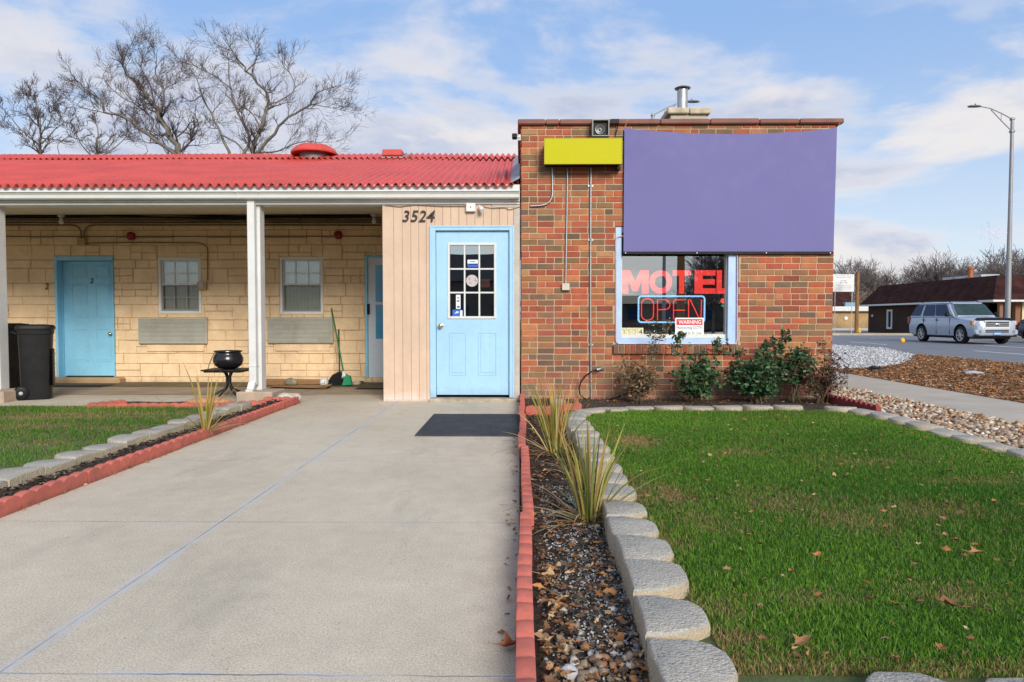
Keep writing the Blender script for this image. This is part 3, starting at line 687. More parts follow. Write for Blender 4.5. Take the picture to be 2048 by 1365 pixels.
sd=A(731,640,RY)[0]; RD2=(sd,sd+.93,A(740,756,RY)[2],A(740,511,RY)[2])
holes=[RD1,RW1,RW2,RD2,(RAC1[0]+.03,RAC1[1]-.03,RAC1[2]+.03,RAC1[3]-.03),(RAC2[0]+.03,RAC2[1]-.03,RAC2[2]+.03,RAC2[3]-.03)]
mb=MB(); wall_holes(mb,W0,0,-.3,2.78,holes,RY+.018,RY+.2,m=1)
rg=random.Random(21); z=-.09
# ashlar: bands of mixed heights, some stones stacked two high
bands=[]
while z<2.70:
    h=rg.choice((.12,.135,.20,.215,.24,.165)); bands.append((z,min(z+h,2.74))); z+=h
for (za,zb) in bands:
    x=W0+rg.uniform(-.3,0)
    while x<0:
        L=rg.choice((.22,.3,.38,.46,.55,.62))*rg.uniform(.9,1.1); two=(zb-za)>.19 and rg.random()<.38
        zs=[(za,zb)] if not two else [(za,za+(zb-za)*.5),(za+(zb-za)*.5,zb)]
        for (c,d) in zs:
            parts=[(x,min(x+L,-.0),c,d)]
            if two and rg.random()<.4: parts=[(x,x+L*.45,c,d),(x+L*.45,min(x+L,0),c,d)]
            for pr in parts:
                rs_=[pr]
                for h in holes: rs_=[q for r in rs_ for q in subtract(r,h)]
                for (a,b,e,f) in rs_:
                    if b-a<.03 or f-e<.03: continue
                    dp=rg.uniform(-.006,.010); g=.003
                    mb.box(a+g,b-g,RY-dp,RY+.04,e+g,f-g,.009,m=0)
        x+=L
# lintel stones and slab sills
for h in (RW1,RW2):
    pass
obj('stone_wall',mb,[mStoneWall,mStoneJoint],motel)
mb=MB(); hw=[(a,b,c,d) for (a,b,c,d) in ()]
# flat plaster plates under the air conditioners
for q in (RAC1,RAC2):
    mb.box(q[0]+.12,q[1]-.06,RY-.024,RY+.01,q[2]-.125,q[2]-.015,.006)
mb.box(A(418,637,RY)[0],A(487,637,RY)[0]+.35,RY-.022,RY+.0,A(450,640,RY)[2],A(450,634,RY)[2],.004)
obj('wall_trim',mb,mStoneWall,motel)
# room behind the wall: plain back so that the panes are dark
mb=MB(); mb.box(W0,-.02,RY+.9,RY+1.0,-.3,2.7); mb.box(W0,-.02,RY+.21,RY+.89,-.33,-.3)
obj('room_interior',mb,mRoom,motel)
def sash_window(q,lower_grid):
    x0,x1,z0,z1=q; mid=z0+(z1-z0)*.51
    mb=MB(); mb.frame(x0,x1,z0,z1,RY+.005,RY+.10,.042,.004,wb=.045)
    wd=bpy.data.objects; wobj=obj('window',mb,mVinyl,motel)
    mb=MB(); a,b=x0+.042,x1-.042
    mb.frame(a,b,mid-.02,z1-.042,RY+.045,RY+.075,.026,.003); mb.frame(a,b,z0+.045,mid+.022,RY+.025,RY+.044,.028,.003,wb=.03)
    def grid_(zl,zh,y):
        for i in (1,2):
            xx=a+(b-a)*i/3; mb.box(xx-.009,xx+.009,y,y+.012,zl,zh)
        zz=(zl+zh)/2; mb.box(a+.02,b-.02,y+.001,y+.011,zz-.009,zz+.009)
    grid_(mid,z1-.06,RY+.054)
    if lower_grid: grid_(z0+.07,mid-.004,RY+.030)
    obj('sash',mb,mVinyl,wobj)
    mb=MB(); mb.add([(a,RY+.062,z0+.04),(b,RY+.062,z0+.04),(b,RY+.062,z1-.04),(a,RY+.062,z1-.04)],[(0,1,2,3)]); obj('pane',mb,mGlass2,wobj)
    mb=MB(); N=60; 
    vs=[(a+(b-a)*i/N,RY+.12+.008*math.sin(i*1.1)+.006*math.sin(i*.43),zz) for i in range(N+1) for zz in (z0+.02,z1-.02)]
    mb.add(vs,[(2*i,2*i+2,2*i+3,2*i+1) for i in range(N)]); 
    obj('curtain',mb,mCurtain if lower_grid else mCurtain,wobj,smooth=180)
    if True:
        mb=MB(); mb.add([(a+.004,RY+.0235,z0+.047),(b-.004,RY+.0235,z0+.047),(b-.004,RY+.0235,mid),(a+.004,RY+.0235,mid)],[(0,1,2,3)])
        obj('insect_screen',mb,mScreen,wobj)
mScreen=bpy.data.materials.new('insect_screen'); t=NT(mScreen)
tr=t.n('ShaderNodeBsdfTransparent'); df=t.bsdf((.09,.09,.085),.8); mx=t.n('ShaderNodeMixShader'); mx.inputs[0].default_value=.42
t.t.links.new(tr.outputs[0],mx.inputs[1]); t.t.links.new(df.outputs[0],mx.inputs[2]); t.t.links.new(mx.outputs[0],t.out.inputs[0])
sash_window(RW1,True); sash_window(RW2,False)
# through-wall air conditioners
for q in (RAC1,RAC2):
    mb=MB(); x0,x1,z0,z1=q; mb.box(x0,x1,RY-.055,RY+.06,z0,z1,.006)
    ac=obj('air_conditioner',mb,mAC,motel)
    mb=MB(); n=19
    for i in range(n):
        zz=z0+.018+(z1-z0-.036)*i/(n-1); mb.box(x0+.012,x1-.012,RY-.067,RY-.0565,zz-.0045,zz+.0045,.002)
    obj('grille',mb,mAC,ac)
def panel(mb,x0,x1,z0,z1,Y,col=None):
    """raised and fielded door panel proud of plane Y"""
    w=.012
    mb.frame(x0,x1,z0,z1,Y-.007,Y+.004,w,.005); mb.box(x0+w+.018,x1-w-.018,Y-.006,Y+.004,z0+w+.018,z1-w-.018,.005)
# blue room door, recessed
x0,x1,z0,z1=RD1
mb=MB(); xs0=A(128,640,RY+.12)[0]; zt=A(170,523,RY+.12)[2]; zb=A(170,752,RY+.12)[2]
mb.box(xs0,x1-.012,RY+.12,RY+.165,zb,zt,.003)
P=lambda a,b,c,d:rect(a,b,c,d,RY+.12)
for (a,b,c,d) in ((144,530,174,556),(191,530,221,556),(145,568,176,636),(192,568,222,636),(147,658,177,724),(193,658,223,724)): panel(mb,*P(a,b,c,d),RY+.12)
rd=obj('room_door',mb,mBlue2,motel)
mb=MB(); mb.box(x0,x0+.04,RY-.02,RY+.17,z0,z1,.003); mb.box(x1-.011,x1,RY-.02,RY+.17,z0,z1,.002); mb.box(x0+.04,x1-.011,RY-.018,RY+.17,zt+.004,z1,.003)
mb.box(x0+.04,xs0-.002,RY+.10,RY+.168,z0,zt+.004,.002)
obj('door_frame',mb,mBlue2,rd)
mb=MB(); k=A(223,668,RY+.12); mb.lathe(k,[(.012,0),(.010,-.03),(.026,-.04),(.028,-.055),(.018,-.068),(0.001,-.07)],14,'y'); obj('door_knob',mb,mBrass,rd,smooth=60)
mb=MB(); mb.box(*[A(97,0,RY)[0],A(238,0,RY)[0]],RY-.20,RY-.001,-.12,.045,.02); obj('door_step',mb,M('door_step_tan',(.42,.29,.16),.85,.15,4,bump=.3,bscale=70,dirt=(.25,.17,.10)),motel)
# white storm door with blue door behind
x0,x1,z0,z1=RD2
mb=MB(); mb.box(x0+.04,x1-.04,RY+.01,RY+.045,z0,z1-.03,.004); 
# opening panes are laid as recessed dark-blue glass with a rail
sdr=obj('storm_door',mb,M('storm_door_paint',(.60,.67,.74),.4,.05,3),motel)
mb=MB(); mb.box(x0,x0+.038,RY-.02,RY+.10,z0,z1,.003); mb.box(x1-.038,x1,RY-.02,RY+.10,z0,z1,.003); mb.box(x0+.038,x1-.038,RY-.018,RY+.10,z1-.028,z1,.003); obj('door_frame',mb,mBlue2,sdr)
gx0=A(751,600,RY)[0]; mb=MB()
for (pa,pb) in ((531,604),(610,678)):
    za,zb_=A(760,pb,RY)[2],A(760,pa,RY)[2]; mb.box(gx0,x1-.16,RY+.004,RY+.012,za,zb_,.002)
obj('glass_panel',mb,M('storm_glass',(.05,.30,.52),.12,.06,4,spec=.6),sdr)
mb=MB(); a=A(736,618,RY); mb.box(a[0]-.012,a[0]+.03,RY-.03,RY+.009,a[2]-.09,a[2]+.08,.006); obj('door_handle',mb,mBlack,sdr)
# roof -------------------------------------------------------------
EY=8.06; ez=A(500,370,EY)[2]; RIDGE=12.6; rz=A(500,314,RIDGE)[2]
def corrug(mb,x0,x1,y0,z0,y1,z1,pitch=.1045,amp=.025,dz=0,th=.007):
    n=int(round((x1-x0)/pitch*10)); dx=(x1-x0)/n; vs=[];fs=[]; k=7
    for j in range(k+1):
        f=j/k
        for i in range(n+1):
            x=x0+dx*i; vs.append((x,y0+(y1-y0)*f,z0+(z1-z0)*f+amp*math.cos(2*PI*x/pitch)+dz+.006*math.sin(x*1.7+f*5)*f))
    N=n+1; b=len(vs)
    for j in range(k+1):
        for i in range(N): v=vs[j*N+i]; vs.append((v[0],v[1]+.002,v[2]-th))
    for j in range(k):
        for i in range(n):
            a=j*N+i; fs.append((a,a+1,a+N+1,a+N)); fs.append((b+a,b+a+N,b+a+N+1,b+a+1))
    for i in range(n): fs.append((i,b+i,b+i+1,i+1)); q=k*N; fs.append((q+i,q+i+1,b+q+i+1,b+q+i))
    mb.add(vs,fs)
slope=(rz-ez)/(RIDGE-EY)
mb=MB(); S1=11.75
corrug(mb,W0,-.075,EY,ez,S1+.15,ez+slope*(S1+.15-EY)); corrug(mb,W0,-.012,S1,ez+slope*(S1-EY),RIDGE,rz,dz=.034)
corrug(mb,W0,-.012,RIDGE+.004,rz+.016,RIDGE+3,rz-.9)
roof=obj('corrugated_roof',mb,mRoofRed,motel,smooth=50)
mb=MB(); mb.box(-.105,-.004,8.10,S1+.2,0,.012,fn=lambda x,y,z:(x,y,ez+slope*(y-EY)+.012+z+(x+.105)*.55)); obj('flashing',mb,M('lead_flashing',(.30,.31,.34),.55,.2,9,metal=.3,dirt=(.10,.07,.07),dscale=5,damt=.7),roof)
c=A(629,320,12.1); vz=ez+slope*(12.1-EY)
mb=MB(); mb.lathe((c[0],12.1,vz-.08),[(.26,0),(.26,.16),(.22,.17)],24); vent=obj('roof_vent',mb,M('vent_grey',(.22,.22,.22),.6,.2,9,metal=.4),motel,smooth=40)
mb=MB(); mb.lathe((c[0],12.1,vz+.075),[(.24,.0),(.40,-.01),(.405,.018),(.36,.075),(.26,.135),(.13,.16),(.01,.166)],28); 
for i in range(16):
    q=2*PI*i/16; mb.tube([(c[0]+rr*math.cos(q),12.1+rr*math.sin(q),vz+.075+h) for rr,h in ((.40,.012),(.355,.078),(.255,.139),(.13,.164))],.008,5)
obj('vent_cap',mb,mRoofRed,vent,smooth=40)
a=rect(767,302,806,320,12.0); vz=ez+slope*(12.0-EY)
mb=MB(); mb.box(a[0]+.02,a[1]-.02,11.93,12.30,vz-.1,a[3]-.10); bv=obj('box_vent',mb,mBlack,motel)
mb=MB(); mb.box(a[0],a[1],11.88,12.35,a[3]-.11,a[3],.015); obj('vent_hood',mb,mRoofRed,bv)
mb=MB(); mb.box(a[0]-.05,a[1]+.09,11.80,12.42,0,.02,fn=lambda x,y,z:(x,y,ez+slope*(y-EY)+.03+z)); obj('vent_flashing',mb,MATS['lead_flashing'],bv)
# fascia, gutter, trim
zt,zb=A(500,370,8.14)[2],A(500,404,8.14)[2]
mb=MB(); mb.box(W0,-.004,8.14,8.165,zb,zt-.004,.002); obj('fascia',mb,mWhite,motel)
g0,g1=A(500,396.5,8.02)[2],A(500,381,8.02)[2]
prof=[(8.138,g0),(8.075,g0),(8.060,g0+.012),(8.052,g0+.045),(8.028,g0+.07),(8.020,g1-.018),(8.014,g1-.014),(8.014,g1),(8.026,g1),(8.026,g1-.008),(8.05,g1-.03),(8.138,g1-.03)]
mb=MB(); mb.prism(prof,W0,-.010,lambda u,v,h:(h,u,v)); gt=obj('gutter',mb,mVinyl,motel)
for px in (471,517): 
    mb=MB(); xx=A(px,388,8.02)[0]; mb.prism([(u-.004 if u<8.1 else u,v) for (u,v) in prof],xx-.016,xx+.016,lambda u,v,h:(h,u,v-.002)); obj('gutter_joint',mb,mVinyl,gt)
mb=MB(); mb.box(W0,-.004,8.168,8.36,zb-.03,zb+.012,.004); obj('eave_trim',mb,mWhite,motel)
s0=zb-.012; s1=A(500,429,RY)[2]
mb=MB(); X=W0; vs=[];fs=[]; xs=[]
while X<-.02:
    xs += [(X,0),(X+.002,.012),(X+.012,.012),(X+.014,0)]; X+=.125
for (xx,d) in xs: vs += [(xx,8.361,s0+d),(xx,RY+.05,s1+d)]
mb.add(vs,[(2*i,2*i+1,2*i+3,2*i+2) for i in range(len(xs)-1)]); mb.box(W0,-.02,8.361,RY+.2,0,.02,fn=lambda x,y,z:(x,y,s0+(s1-s0)*(y-8.361)/(RY-8.361)+.03+z))
obj('soffit',mb,mSoffit,motel)
# porch posts with downspouts and footings
def porch_post(pxl,pxr,py0,py1):
    a=A(pxl,py1,8.08); b=A(pxr,py1,8.08); zt=s0
    mb=MB(); mb.box(a[0]+.012,b[0]-.052,8.215,8.36,.13,zt,.004); 
    mb2=MB(); x0,x1=a[0],a[0]+.088; ztop=A(pxl,398,8.10)[2]
    mb2.box(x0,x1,8.125,8.205,.20,ztop,.006)
    mb2.prism([(8.205,.205),(8.125,.205),(8.07,.12),(8.015,.115),(8.015,.155),(8.05,.16),(8.10,.235),(8.205,.24)][::-1],x0+.003,x1-.003,lambda u,v,h:(h,u,v))
    mb2.box(x0-.004,x1+.004,8.12,8.207,.42,.435,.002)
    po=obj('porch_post',mb,mWhite,motel); obj('downspout',mb2,mWhite,motel)
    mb=MB(); mb.box(x0-.008,x1-.008,8.008,8.016,.118,.152); 
    q0=a[0]-.10; q1=q0+.43; mb=MB(); mb.box(q0,q1,7.98,8.42,-.02,.13,.012); obj('post_footing',mb,M('footing_block',(.44,.33,.24),.85,.16,5,bump=.4,bscale=60,dirt=(.40,.36,.31),dscale=4,damt=.7),po)
porch_post(495,524,398,783); porch_post(-36,-7,398,783)
# timber panelled vestibule with the entrance door
X0=A(766,600,FY)[0]; zp=A(900,405,FY)[2]
E=rect(862,453,1027,797,FY)
mb=MB(); wall_holes(mb,X0+.02,-.005,-.1,zp+.06,[(E[0]+.02,E[1]-.02,-.2,E[3]-.02)],FY+.012,FY+.10)
mb.box(X0,X0+.02,FY+.0,RY,-.1,zp+.2)
x=X0; k=0
bounds=[A(px,600,FY)[0] for px in (766,788,805,822,838,853,870,886,902,918,934,950,967,983,999,1015,1027)]
for a,b in zip(bounds,bounds[1:]):
    zlo=.015 if b<=E[0]+.02 else E[3]-.01
    if a<E[0]<b: mb.box(a+.002,E[0]+.004,FY,FY+.013,.015,zp,.002); mb.box(E[0]+.005,b-.002,FY,FY+.013,E[3]-.006,zp,.002); continue
    mb.box(a+.002,b-.002,FY+random.uniform(0,.001),FY+.013,zlo,zp,.002)
obj('timber_panel',mb,mPeach,motel)
mb=MB(); mb.box(E[1]+.002,-.003,FY-.004,FY+.013,.01,zp,.003); mb.box(A(985,410,FY)[0],-.004,FY-.006,FY-.0045,zp-.06,zp-.002); obj('corner_trim',mb,M('grey_beige_trim',(.50,.44,.37),.6,.1,4,dirt=(.32,.27,.22),dscale=5,damt=.5),motel)
mb=MB(); mb.box(E[0]-.02,E[1]+.05,FY-.10,FY+.09,-.1,.042,.015); obj('threshold',mb,M('threshold_concrete',(.40,.33,.25),.85,.25,6,bump=.5,bscale=40,dirt=(.17,.12,.08),dscale=9,damt=.7),motel)
D=rect(873,463,1018,790,FY+.03)
mb=MB(); L_=rect(895,486,993,638,FY+.03)
wall_holes(mb,D[0],D[1],D[2],D[3],[(L_[0]+.02,L_[1]-.02,L_[2]+.02,L_[3]-.02)],FY+.03,FY+.075)
for q in ((898.5,665,932.5,751),(956,665,993,751)): panel(mb,*rect(*q,FY+.03),FY+.03)
door=obj('entrance_door',mb,mBlue,motel)
mb=MB(); fw=E[1]-E[0]; mb.box(E[0],D[0]-.004,FY-.018,FY+.09,.045,E[3],.004); mb.box(D[1]+.005,E[1],FY-.018,FY+.09,.045,E[3],.004); mb.box(D[0]-.004,D[1]+.005,FY-.016,FY+.09,D[3]+.005,E[3],.004)
mb.box(E[0]-.010,E[0]+.012,FY-.024,FY-.0185,.045,E[3]+.008,.002); mb.box(E[1]-.012,E[1]+.010,FY-.024,FY-.0185,.045,E[3]+.008,.002); mb.box(E[0]+.012,E[1]-.012,FY-.0235,FY-.0165,E[3]-.012,E[3]+.0075,.002)
obj('door_frame',mb,mBlue,door)
mb=MB(); mb.frame(L_[0],L_[1],L_[2],L_[3],FY+.016,FY+.034,.030,.004)
ix0,ix1,iz0,iz1=L_[0]+.03,L_[1]-.03,L_[2]+.03,L_[3]-.03
for i in (1,2):
    xx=ix0+(ix1-ix0)*i/3; mb.box(xx-.010,xx+.010,FY+.022,FY+.036,iz0,iz1,.003)
    zz=iz0+(iz1-iz0)*i/3; mb.box(ix0,ix1,FY+.023,FY+.0355,zz-.010,zz+.010,.003)
obj('glazing_grid',mb,mWhite,door)
mb=MB(); mb.add([(ix0-.01,FY+.045,iz0-.01),(ix1+.01,FY+.045,iz0-.01),(ix1+.01,FY+.045,iz1+.01),(ix0-.01,FY+.045,iz1+.01)],[(0,1,2,3)]); obj('pane',mb,mGlass,door)
mb=MB(); k=A(882,652,FY+.03); mb.lathe(k,[(.03,-.001),(.03,-.006),(.012,-.010),(.011,-.030),(.022,-.036),(.027,-.050),(.024,-.062),(.012,-.068),(.001,-.069)],18,'y'); obj('door_knob',mb,mBrass,door,smooth=60)
for py in (497,620,755): 
    mb=MB(); a=A(1018.6,py,FY+.02); mb.tube([(a[0]+.004,FY+.012,a[2]-.05),(a[0]+.004,FY+.012,a[2]+.05)],.007,8); obj('hinge',mb,mSteel,door)
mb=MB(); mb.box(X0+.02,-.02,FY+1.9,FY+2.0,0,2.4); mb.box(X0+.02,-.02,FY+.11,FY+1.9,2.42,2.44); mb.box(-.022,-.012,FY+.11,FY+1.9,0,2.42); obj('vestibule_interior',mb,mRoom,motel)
# ------------------------------------------------------------------ brick office
office=thing('brick_office','flat-roofed red and tan brick motel office with a large corner window','building',(1.9,FY+2.5,0))
BX0=A(1041,600,FY)[0]; BX1=A(1667,600,FY)[0]; BZ=A(1300,250,FY)[2]; BD=6.0
WO=rect(1230,453,1477,690,FY)
mMortar=M('mortar',(.47,.345,.23),.95,.14,9,bump=.5,bscale=120,bdist=.004,dirt=(.36,.26,.17),dscale=3,damt=.5)
mBrick=M('brick_face',None,.85,.13,13,bump=.55,bscale=75,bdist=.004,dirt=(.22,.135,.09),dscale=3,damt=.4,low=(.02,.35,(.30,.22,.17),.45,5))
BP=[(.37,.095,.043),(.30,.078,.042),(.385,.145,.058),(.225,.125,.060),(.165,.098,.062),(.32,.165,.075)]; BWt=[.33,.15,.20,.16,.09,.07]
rgb_=random.Random(5)
def brick_col(): 
    c=rgb_.choices(BP,BWt)[0]; k=rgb_.uniform(.8,1.2); return tuple(min(.9,q*k*rgb_.uniform(.93,1.07)) for q in c)
def brick_wall(mb,u0,u1,z0,z1,holes,fn,d=.11):
    CH=.0722; JT=.0115; row=0; z=z0
    while z<z1-.02:
        zt=min(z+CH-JT,z1); off=(0 if row%2==0 else -.10)+rgb_.uniform(-.006,.006); x=u0+off
        heads = row%2==1
        while x<u1:
            L=.190 if not (rgb_.random()<(.34 if heads else .13)) else .090
            if rgb_.random()<.06: L=.090
            rs_=[(max(x,u0),min(x+L,u1),z,zt)]
            for h in holes: rs_=[q for r in rs_ for q in subtract(r,h)]
            for (a,b,c,e) in rs_:
                if b-a<.025 or e-c<.02: continue
                p=rgb_.uniform(.0005,.004); j=rgb_.uniform(-.0018,.0018)
                mb.box(a,b,-p,.02,c+j,e+j,.0035,fn=fn,col=brick_col(),m=0)
            x+=L+JT
        z+=CH; row+=1
mb=MB()
SILL=(WO[0]-.02,WO[1]+.02,WO[2]-.115,WO[2]+.001)
front=lambda u,w,z:(u,FY+w,z); leftf=lambda u,w,z:(BX0+w,u,z); rightf=lambda u,w,z:(BX1-w,u,z)
brick_wall(mb,BX0+.006,BX1-.006,.0,BZ,[WO,SILL],front)
brick_wall(mb,FY+.022,FY+BD,2.2,BZ,[],leftf); brick_wall(mb,FY+.022,FY+BD,.0,BZ,[],rightf)
hold=[WO]
wall_holes(mb,BX0+.012,BX1-.012,-.3,BZ,hold,FY+.004,FY+.24,m=1)
mb.box(BX0+.004,BX0+.24,FY+.241,FY+BD,-.3,BZ,m=1,col=(.5,.4,.3)); mb.box(BX1-.24,BX1-.004,FY+.241,FY+BD,-.3,BZ,m=1); mb.box(BX0+.241,BX1-.241,FY+BD-.24,FY+BD,-.3,BZ,m=1)
obj('brick_wall',mb,[mBrick,mMortar],office)
# rowlock sill
mb=MB(); x=SILL[0]
while x<SILL[1]-.03:
    L=.058; mb.box(x,min(x+L,SILL[1]),FY-.045,FY+.1,SILL[2]+.006,SILL[3]-.004+rgb_.uniform(-.002,.002),.005,col=brick_col(),m=0); x+=L+.011
mb.box(SILL[0]+.003,SILL[1]-.003,FY-.030,FY+.0035,SILL[2]+.010,SILL[3]-.010,m=1)
obj('brick_sill',mb,[mBrick,mMortar],office)
# clay coping
mCop=M('clay_coping',(.215,.088,.066),.7,.14,5,bump=.15,bscale=50,dirt=(.26,.14,.11),dscale=2,damt=.5)
ct,cb=A(1300,237.5,FY-.05)[2],A(1300,248,FY-.05)[2]
mb=MB(); x=BX0-.035; seams=[A(px,242,FY-.05)[0] for px in (1091,1119,1321,1421,1520,1600)]+[BX1+.075]
for s_ in seams: mb.box(x+.002,s_-.002,FY-.05,FY+.26,cb+random.uniform(-.002,.002),ct+random.uniform(-.003,.003),.012); x=s_
y=FY+.262
while y<FY+BD: mb.box(BX0-.035,BX0+.25,y,min(y+.6,FY+BD)-.004,cb,ct,.012); mb.box(BX1-.25,BX1+.075,y,min(y+.6,FY+BD)-.004,cb,ct,.012); y+=.6
cop=obj('coping',mb,mCop,office)
mb=MB(); mb.box(BX0+.241,BX1-.241,FY+.241,FY+BD-.241,BZ-.30,BZ-.25); roof2=obj('flat_roof',mb,M('tar_roof',(.06,.06,.06),.9,.2,3),office)
# chimney block with metal flue
cy=9.6; q=rect(1337,216,1418,238,cy); zc=A(1375,217,cy)[2]
mb=MB(); mb.box(q[0]+.03,q[1]-.03,cy,cy+.55,BZ-.26,zc-.085,.004); ch=obj('chimney',mb,M('chimney_block',(.47,.42,.33),.9,.18,5,bump=.5,bscale=50,dirt=(.26,.24,.20),dscale=5,damt=.6),office)
mb=MB(); mid=(q[0]+q[1])/2; mb.box(q[0]-.02,mid-.004,cy-.05,cy+.6,zc-.084,zc,.012); mb.box(mid+.004,q[1]+.015,cy-.05,cy+.6,zc-.088,zc-.003,.012)
obj('chimney_cap',mb,M('cap_stone',(.52,.45,.32),.85,.2,7,bump=.4,bscale=60,dirt=(.25,.22,.16),dscale=6,damt=.6),ch)
f=A(1365,178,cy+.2); fr=.072; zf0=zc-.02
mb=MB(); mb.lathe((f[0],cy+.2,0),[(fr*1.15,zf0),(fr*1.15,zf0+.03),(fr,zf0+.035),(fr,f[2]-.02),(fr*.8,f[2]-.018)],24)
for i in range(4):
    a=PI/4+i*PI/2; mb.tube([(f[0]+fr*.95*math.cos(a),cy+.2+fr*.95*math.sin(a),f[2]-.05),(f[0]+fr*1.1*math.cos(a),cy+.2+fr*1.1*math.sin(a),f[2]+.012)],.006,5)
fl=obj('flue_pipe',mb,mSteel,ch,smooth=40)
mb=MB(); mb.lathe((f[0],cy+.2,f[2]),[(.11,.0),(.113,.006),(.06,.03),(.01,.045)],24); obj('flue_hood',mb,M('flue_hood_metal',(.30,.31,.31),.5,.15,9,metal=.6),ch,smooth=40)
# office window
mWinBlue=M('window_blue',(.42,.58,.80),.4,.08,5,dirt=(.34,.46,.62),dscale=4,damt=.5)
mb=MB(); wl,wr=rect(1230,500,1243.5,600,FY)[1], rect(1457,500,1477,600,FY)[0]; wbz=A(1350,677,FY)[2]; wtz=A(1240,466,FY)[2]
mb.box(WO[0]+.004,wl,FY+.012,FY+.16,WO[2]+.004,WO[3]-.004,.004); mb.box(wr,WO[1]-.004,FY+.012,FY+.16,WO[2]+.004,WO[3]-.004,.004)
mb.box(wl,wr,FY+.0135,FY+.16,WO[2]+.004,wbz,.004); mb.box(wl,wr,FY+.0135,FY+.16,wtz,WO[3]-.004,.004)
win=obj('office_window',mb,mWinBlue,office)
mb=MB(); mb.frame(wl+.001,wr-.001,wbz+.001,wtz-.001,FY+.055,FY+.13,.012,.003,wb=.045); obj('window_frame',mb,M('cream_frame',(.66,.66,.58),.45,.06,5,dirt=(.5,.48,.38),dscale=5,damt=.4),win)
gl0,gl1,gz0,gz1=wl+.012,wr-.012,wbz+.045,wtz-.012; GY=FY+.10
mb=MB(); mb.add([(gl0,GY,gz0),(gl1,GY,gz0),(gl1,GY,gz1),(gl0,GY,gz1)],[(0,1,2,3)]); obj('pane',mb,mGlass,win)
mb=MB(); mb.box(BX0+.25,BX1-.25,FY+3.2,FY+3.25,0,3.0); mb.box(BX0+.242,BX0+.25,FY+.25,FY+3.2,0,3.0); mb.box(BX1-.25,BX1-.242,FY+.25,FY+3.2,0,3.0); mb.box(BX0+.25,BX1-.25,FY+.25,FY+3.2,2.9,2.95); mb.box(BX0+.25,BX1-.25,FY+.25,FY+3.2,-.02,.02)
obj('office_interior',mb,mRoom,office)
mb=MB(); mb.box(1.0,3.2,FY+1.2,FY+1.7,.02,.95,.01); obj('counter',mb,M('counter_wood',(.06,.05,.045),.5,.2,5),office)
# rope light round the window
def rrect(x0,x1,z0,z1,r,Y,n=6):
    pts=[]
    for (cx,cz,a0) in ((x1-r,z1-r,0),(x0+r,z1-r,90),(x0+r,z0+r,180),(x1-r,z0+r,270)):
        for i in range(n+1): a=R(a0+90*i/n); pts.append((cx+r*math.cos(a),Y,cz+r*math.sin(a)))
    return pts
mb=MB(); pts=rrect(WO[0]+.012,WO[1]-.014,WO[2]+.01,WO[3]-.12,.05,FY-.006); pts=[(p[0]+.006*math.sin(p[2]*9),p[1],p[2]+.005*math.sin(p[0]*11)) for p in pts]
mb.tube(pts,.0075,8,closed=True); mRope=M('rope_light_tube',(.62,.42,.52),.25,.2,30,spec=.6)
tag(obj('rope_light',mb,mRope,smooth=180),'pinkish rope light running round the frame of the office window','rope light')
# lettering and signs inside the window
mLet=emis('red_letter',(.85,.035,.025),1.25)
ms=thing('motel_sign','big red letters MOTEL fixed behind the office window glass','sign',(A(1350,565,FY)[0],GY+.02,A(1350,588,GY)[2]))
for ch_,a,b in (('M',1243,1297),('O',1299,1344),('T',1345,1381),('E',1389,1431),('L',1433,1460)):
    q=rect(a,541,b,588,GY+.02); mb=MB()
    if ch_=='M':
        pm=[(0,0),(0,1),(.31,1),(.5,.52),(.69,1),(1,1),(1,0),(.75,0),(.75,.60),(.59,.10),(.41,.10),(.25,.60),(.25,0)]; mb.prism([(q[0]+(q[1]-q[0])*u,q[2]+(q[3]-q[2])*v) for u,v in pm],GY+.008,GY+.02,lambda u,v,h:(u,h,v))
    else: mb.text(ch_,*q,GY+.02,.012,bold=.045)
    obj('letter',mb,mLet,ms)
q=rect(1459,575,1468,588,GY+.02)
neR=emis('neon_red',(.95,.06,.04),1.5); neB=emis('neon_blue',(.30,.60,1.0),1.5); neG=emis('led_green',(.05,.75,.25),.6)
NY=GY+.09
ns=thing('open_sign','neon sign reading OPEN in red with a blue outline, hung in the window','neon sign',A(1342,647,NY))
bx=rect(1277,593,1409,645,NY); mb=MB(); mb.box(bx[0]-.01,bx[1]+.01,NY+.02,NY+.03,bx[2]-.01,bx[3]+.01,.004); obj('backing_board',mb,M('smoked_board',(.025,.025,.028),.3,.1,9),ns)
mb=MB(); mb.tube(rrect(*bx,.035,NY),.010,8,closed=True); obj('blue_border',mb,neB,ns,smooth=180)
def neon(strokes): 
    mb=MB()
    for s_ in strokes: mb.tube([A(p[0],p[1],NY-.005) for p in s_],.0062,8)
    return mb
T_,B_=598,641
mb=MB(); o4=rect(1283,T_,1307,B_,NY-.005); mb.tube(rrect(*o4,(o4[1]-o4[0])*.46,NY-.005),.0062,8,closed=True); obj('letter',mb,neR,ns,smooth=180)
obj('letter',neon([[(1315,B_),(1315,T_+2),(1330,T_+2),(1337,T_+5),(1340,T_+11),(1339,T_+17),(1334,T_+21),(1316,T_+22)]]),neR,ns,smooth=180)
obj('letter',neon([[(1371,T_+2),(1350,T_+2),(1347,T_+5),(1347,B_-3),(1350,B_),(1371,B_)],[(1348,T_+23),(1370,T_+23)]]),neR,ns,smooth=180)
obj('letter',neon([[(1377,B_),(1377,T_+2),(1380,T_+1),(1400,B_),(1402,B_),(1403,T_+2)]]),neR,ns,smooth=180)
mb=MB()
for px in (1322,1372): a=A(px,592,NY+.01); mb.tube([(a[0],NY+.01,a[2]),(a[0],NY+.01,gz1)],.003,5)
obj('hanging_cord',mb,mBlack,ns)
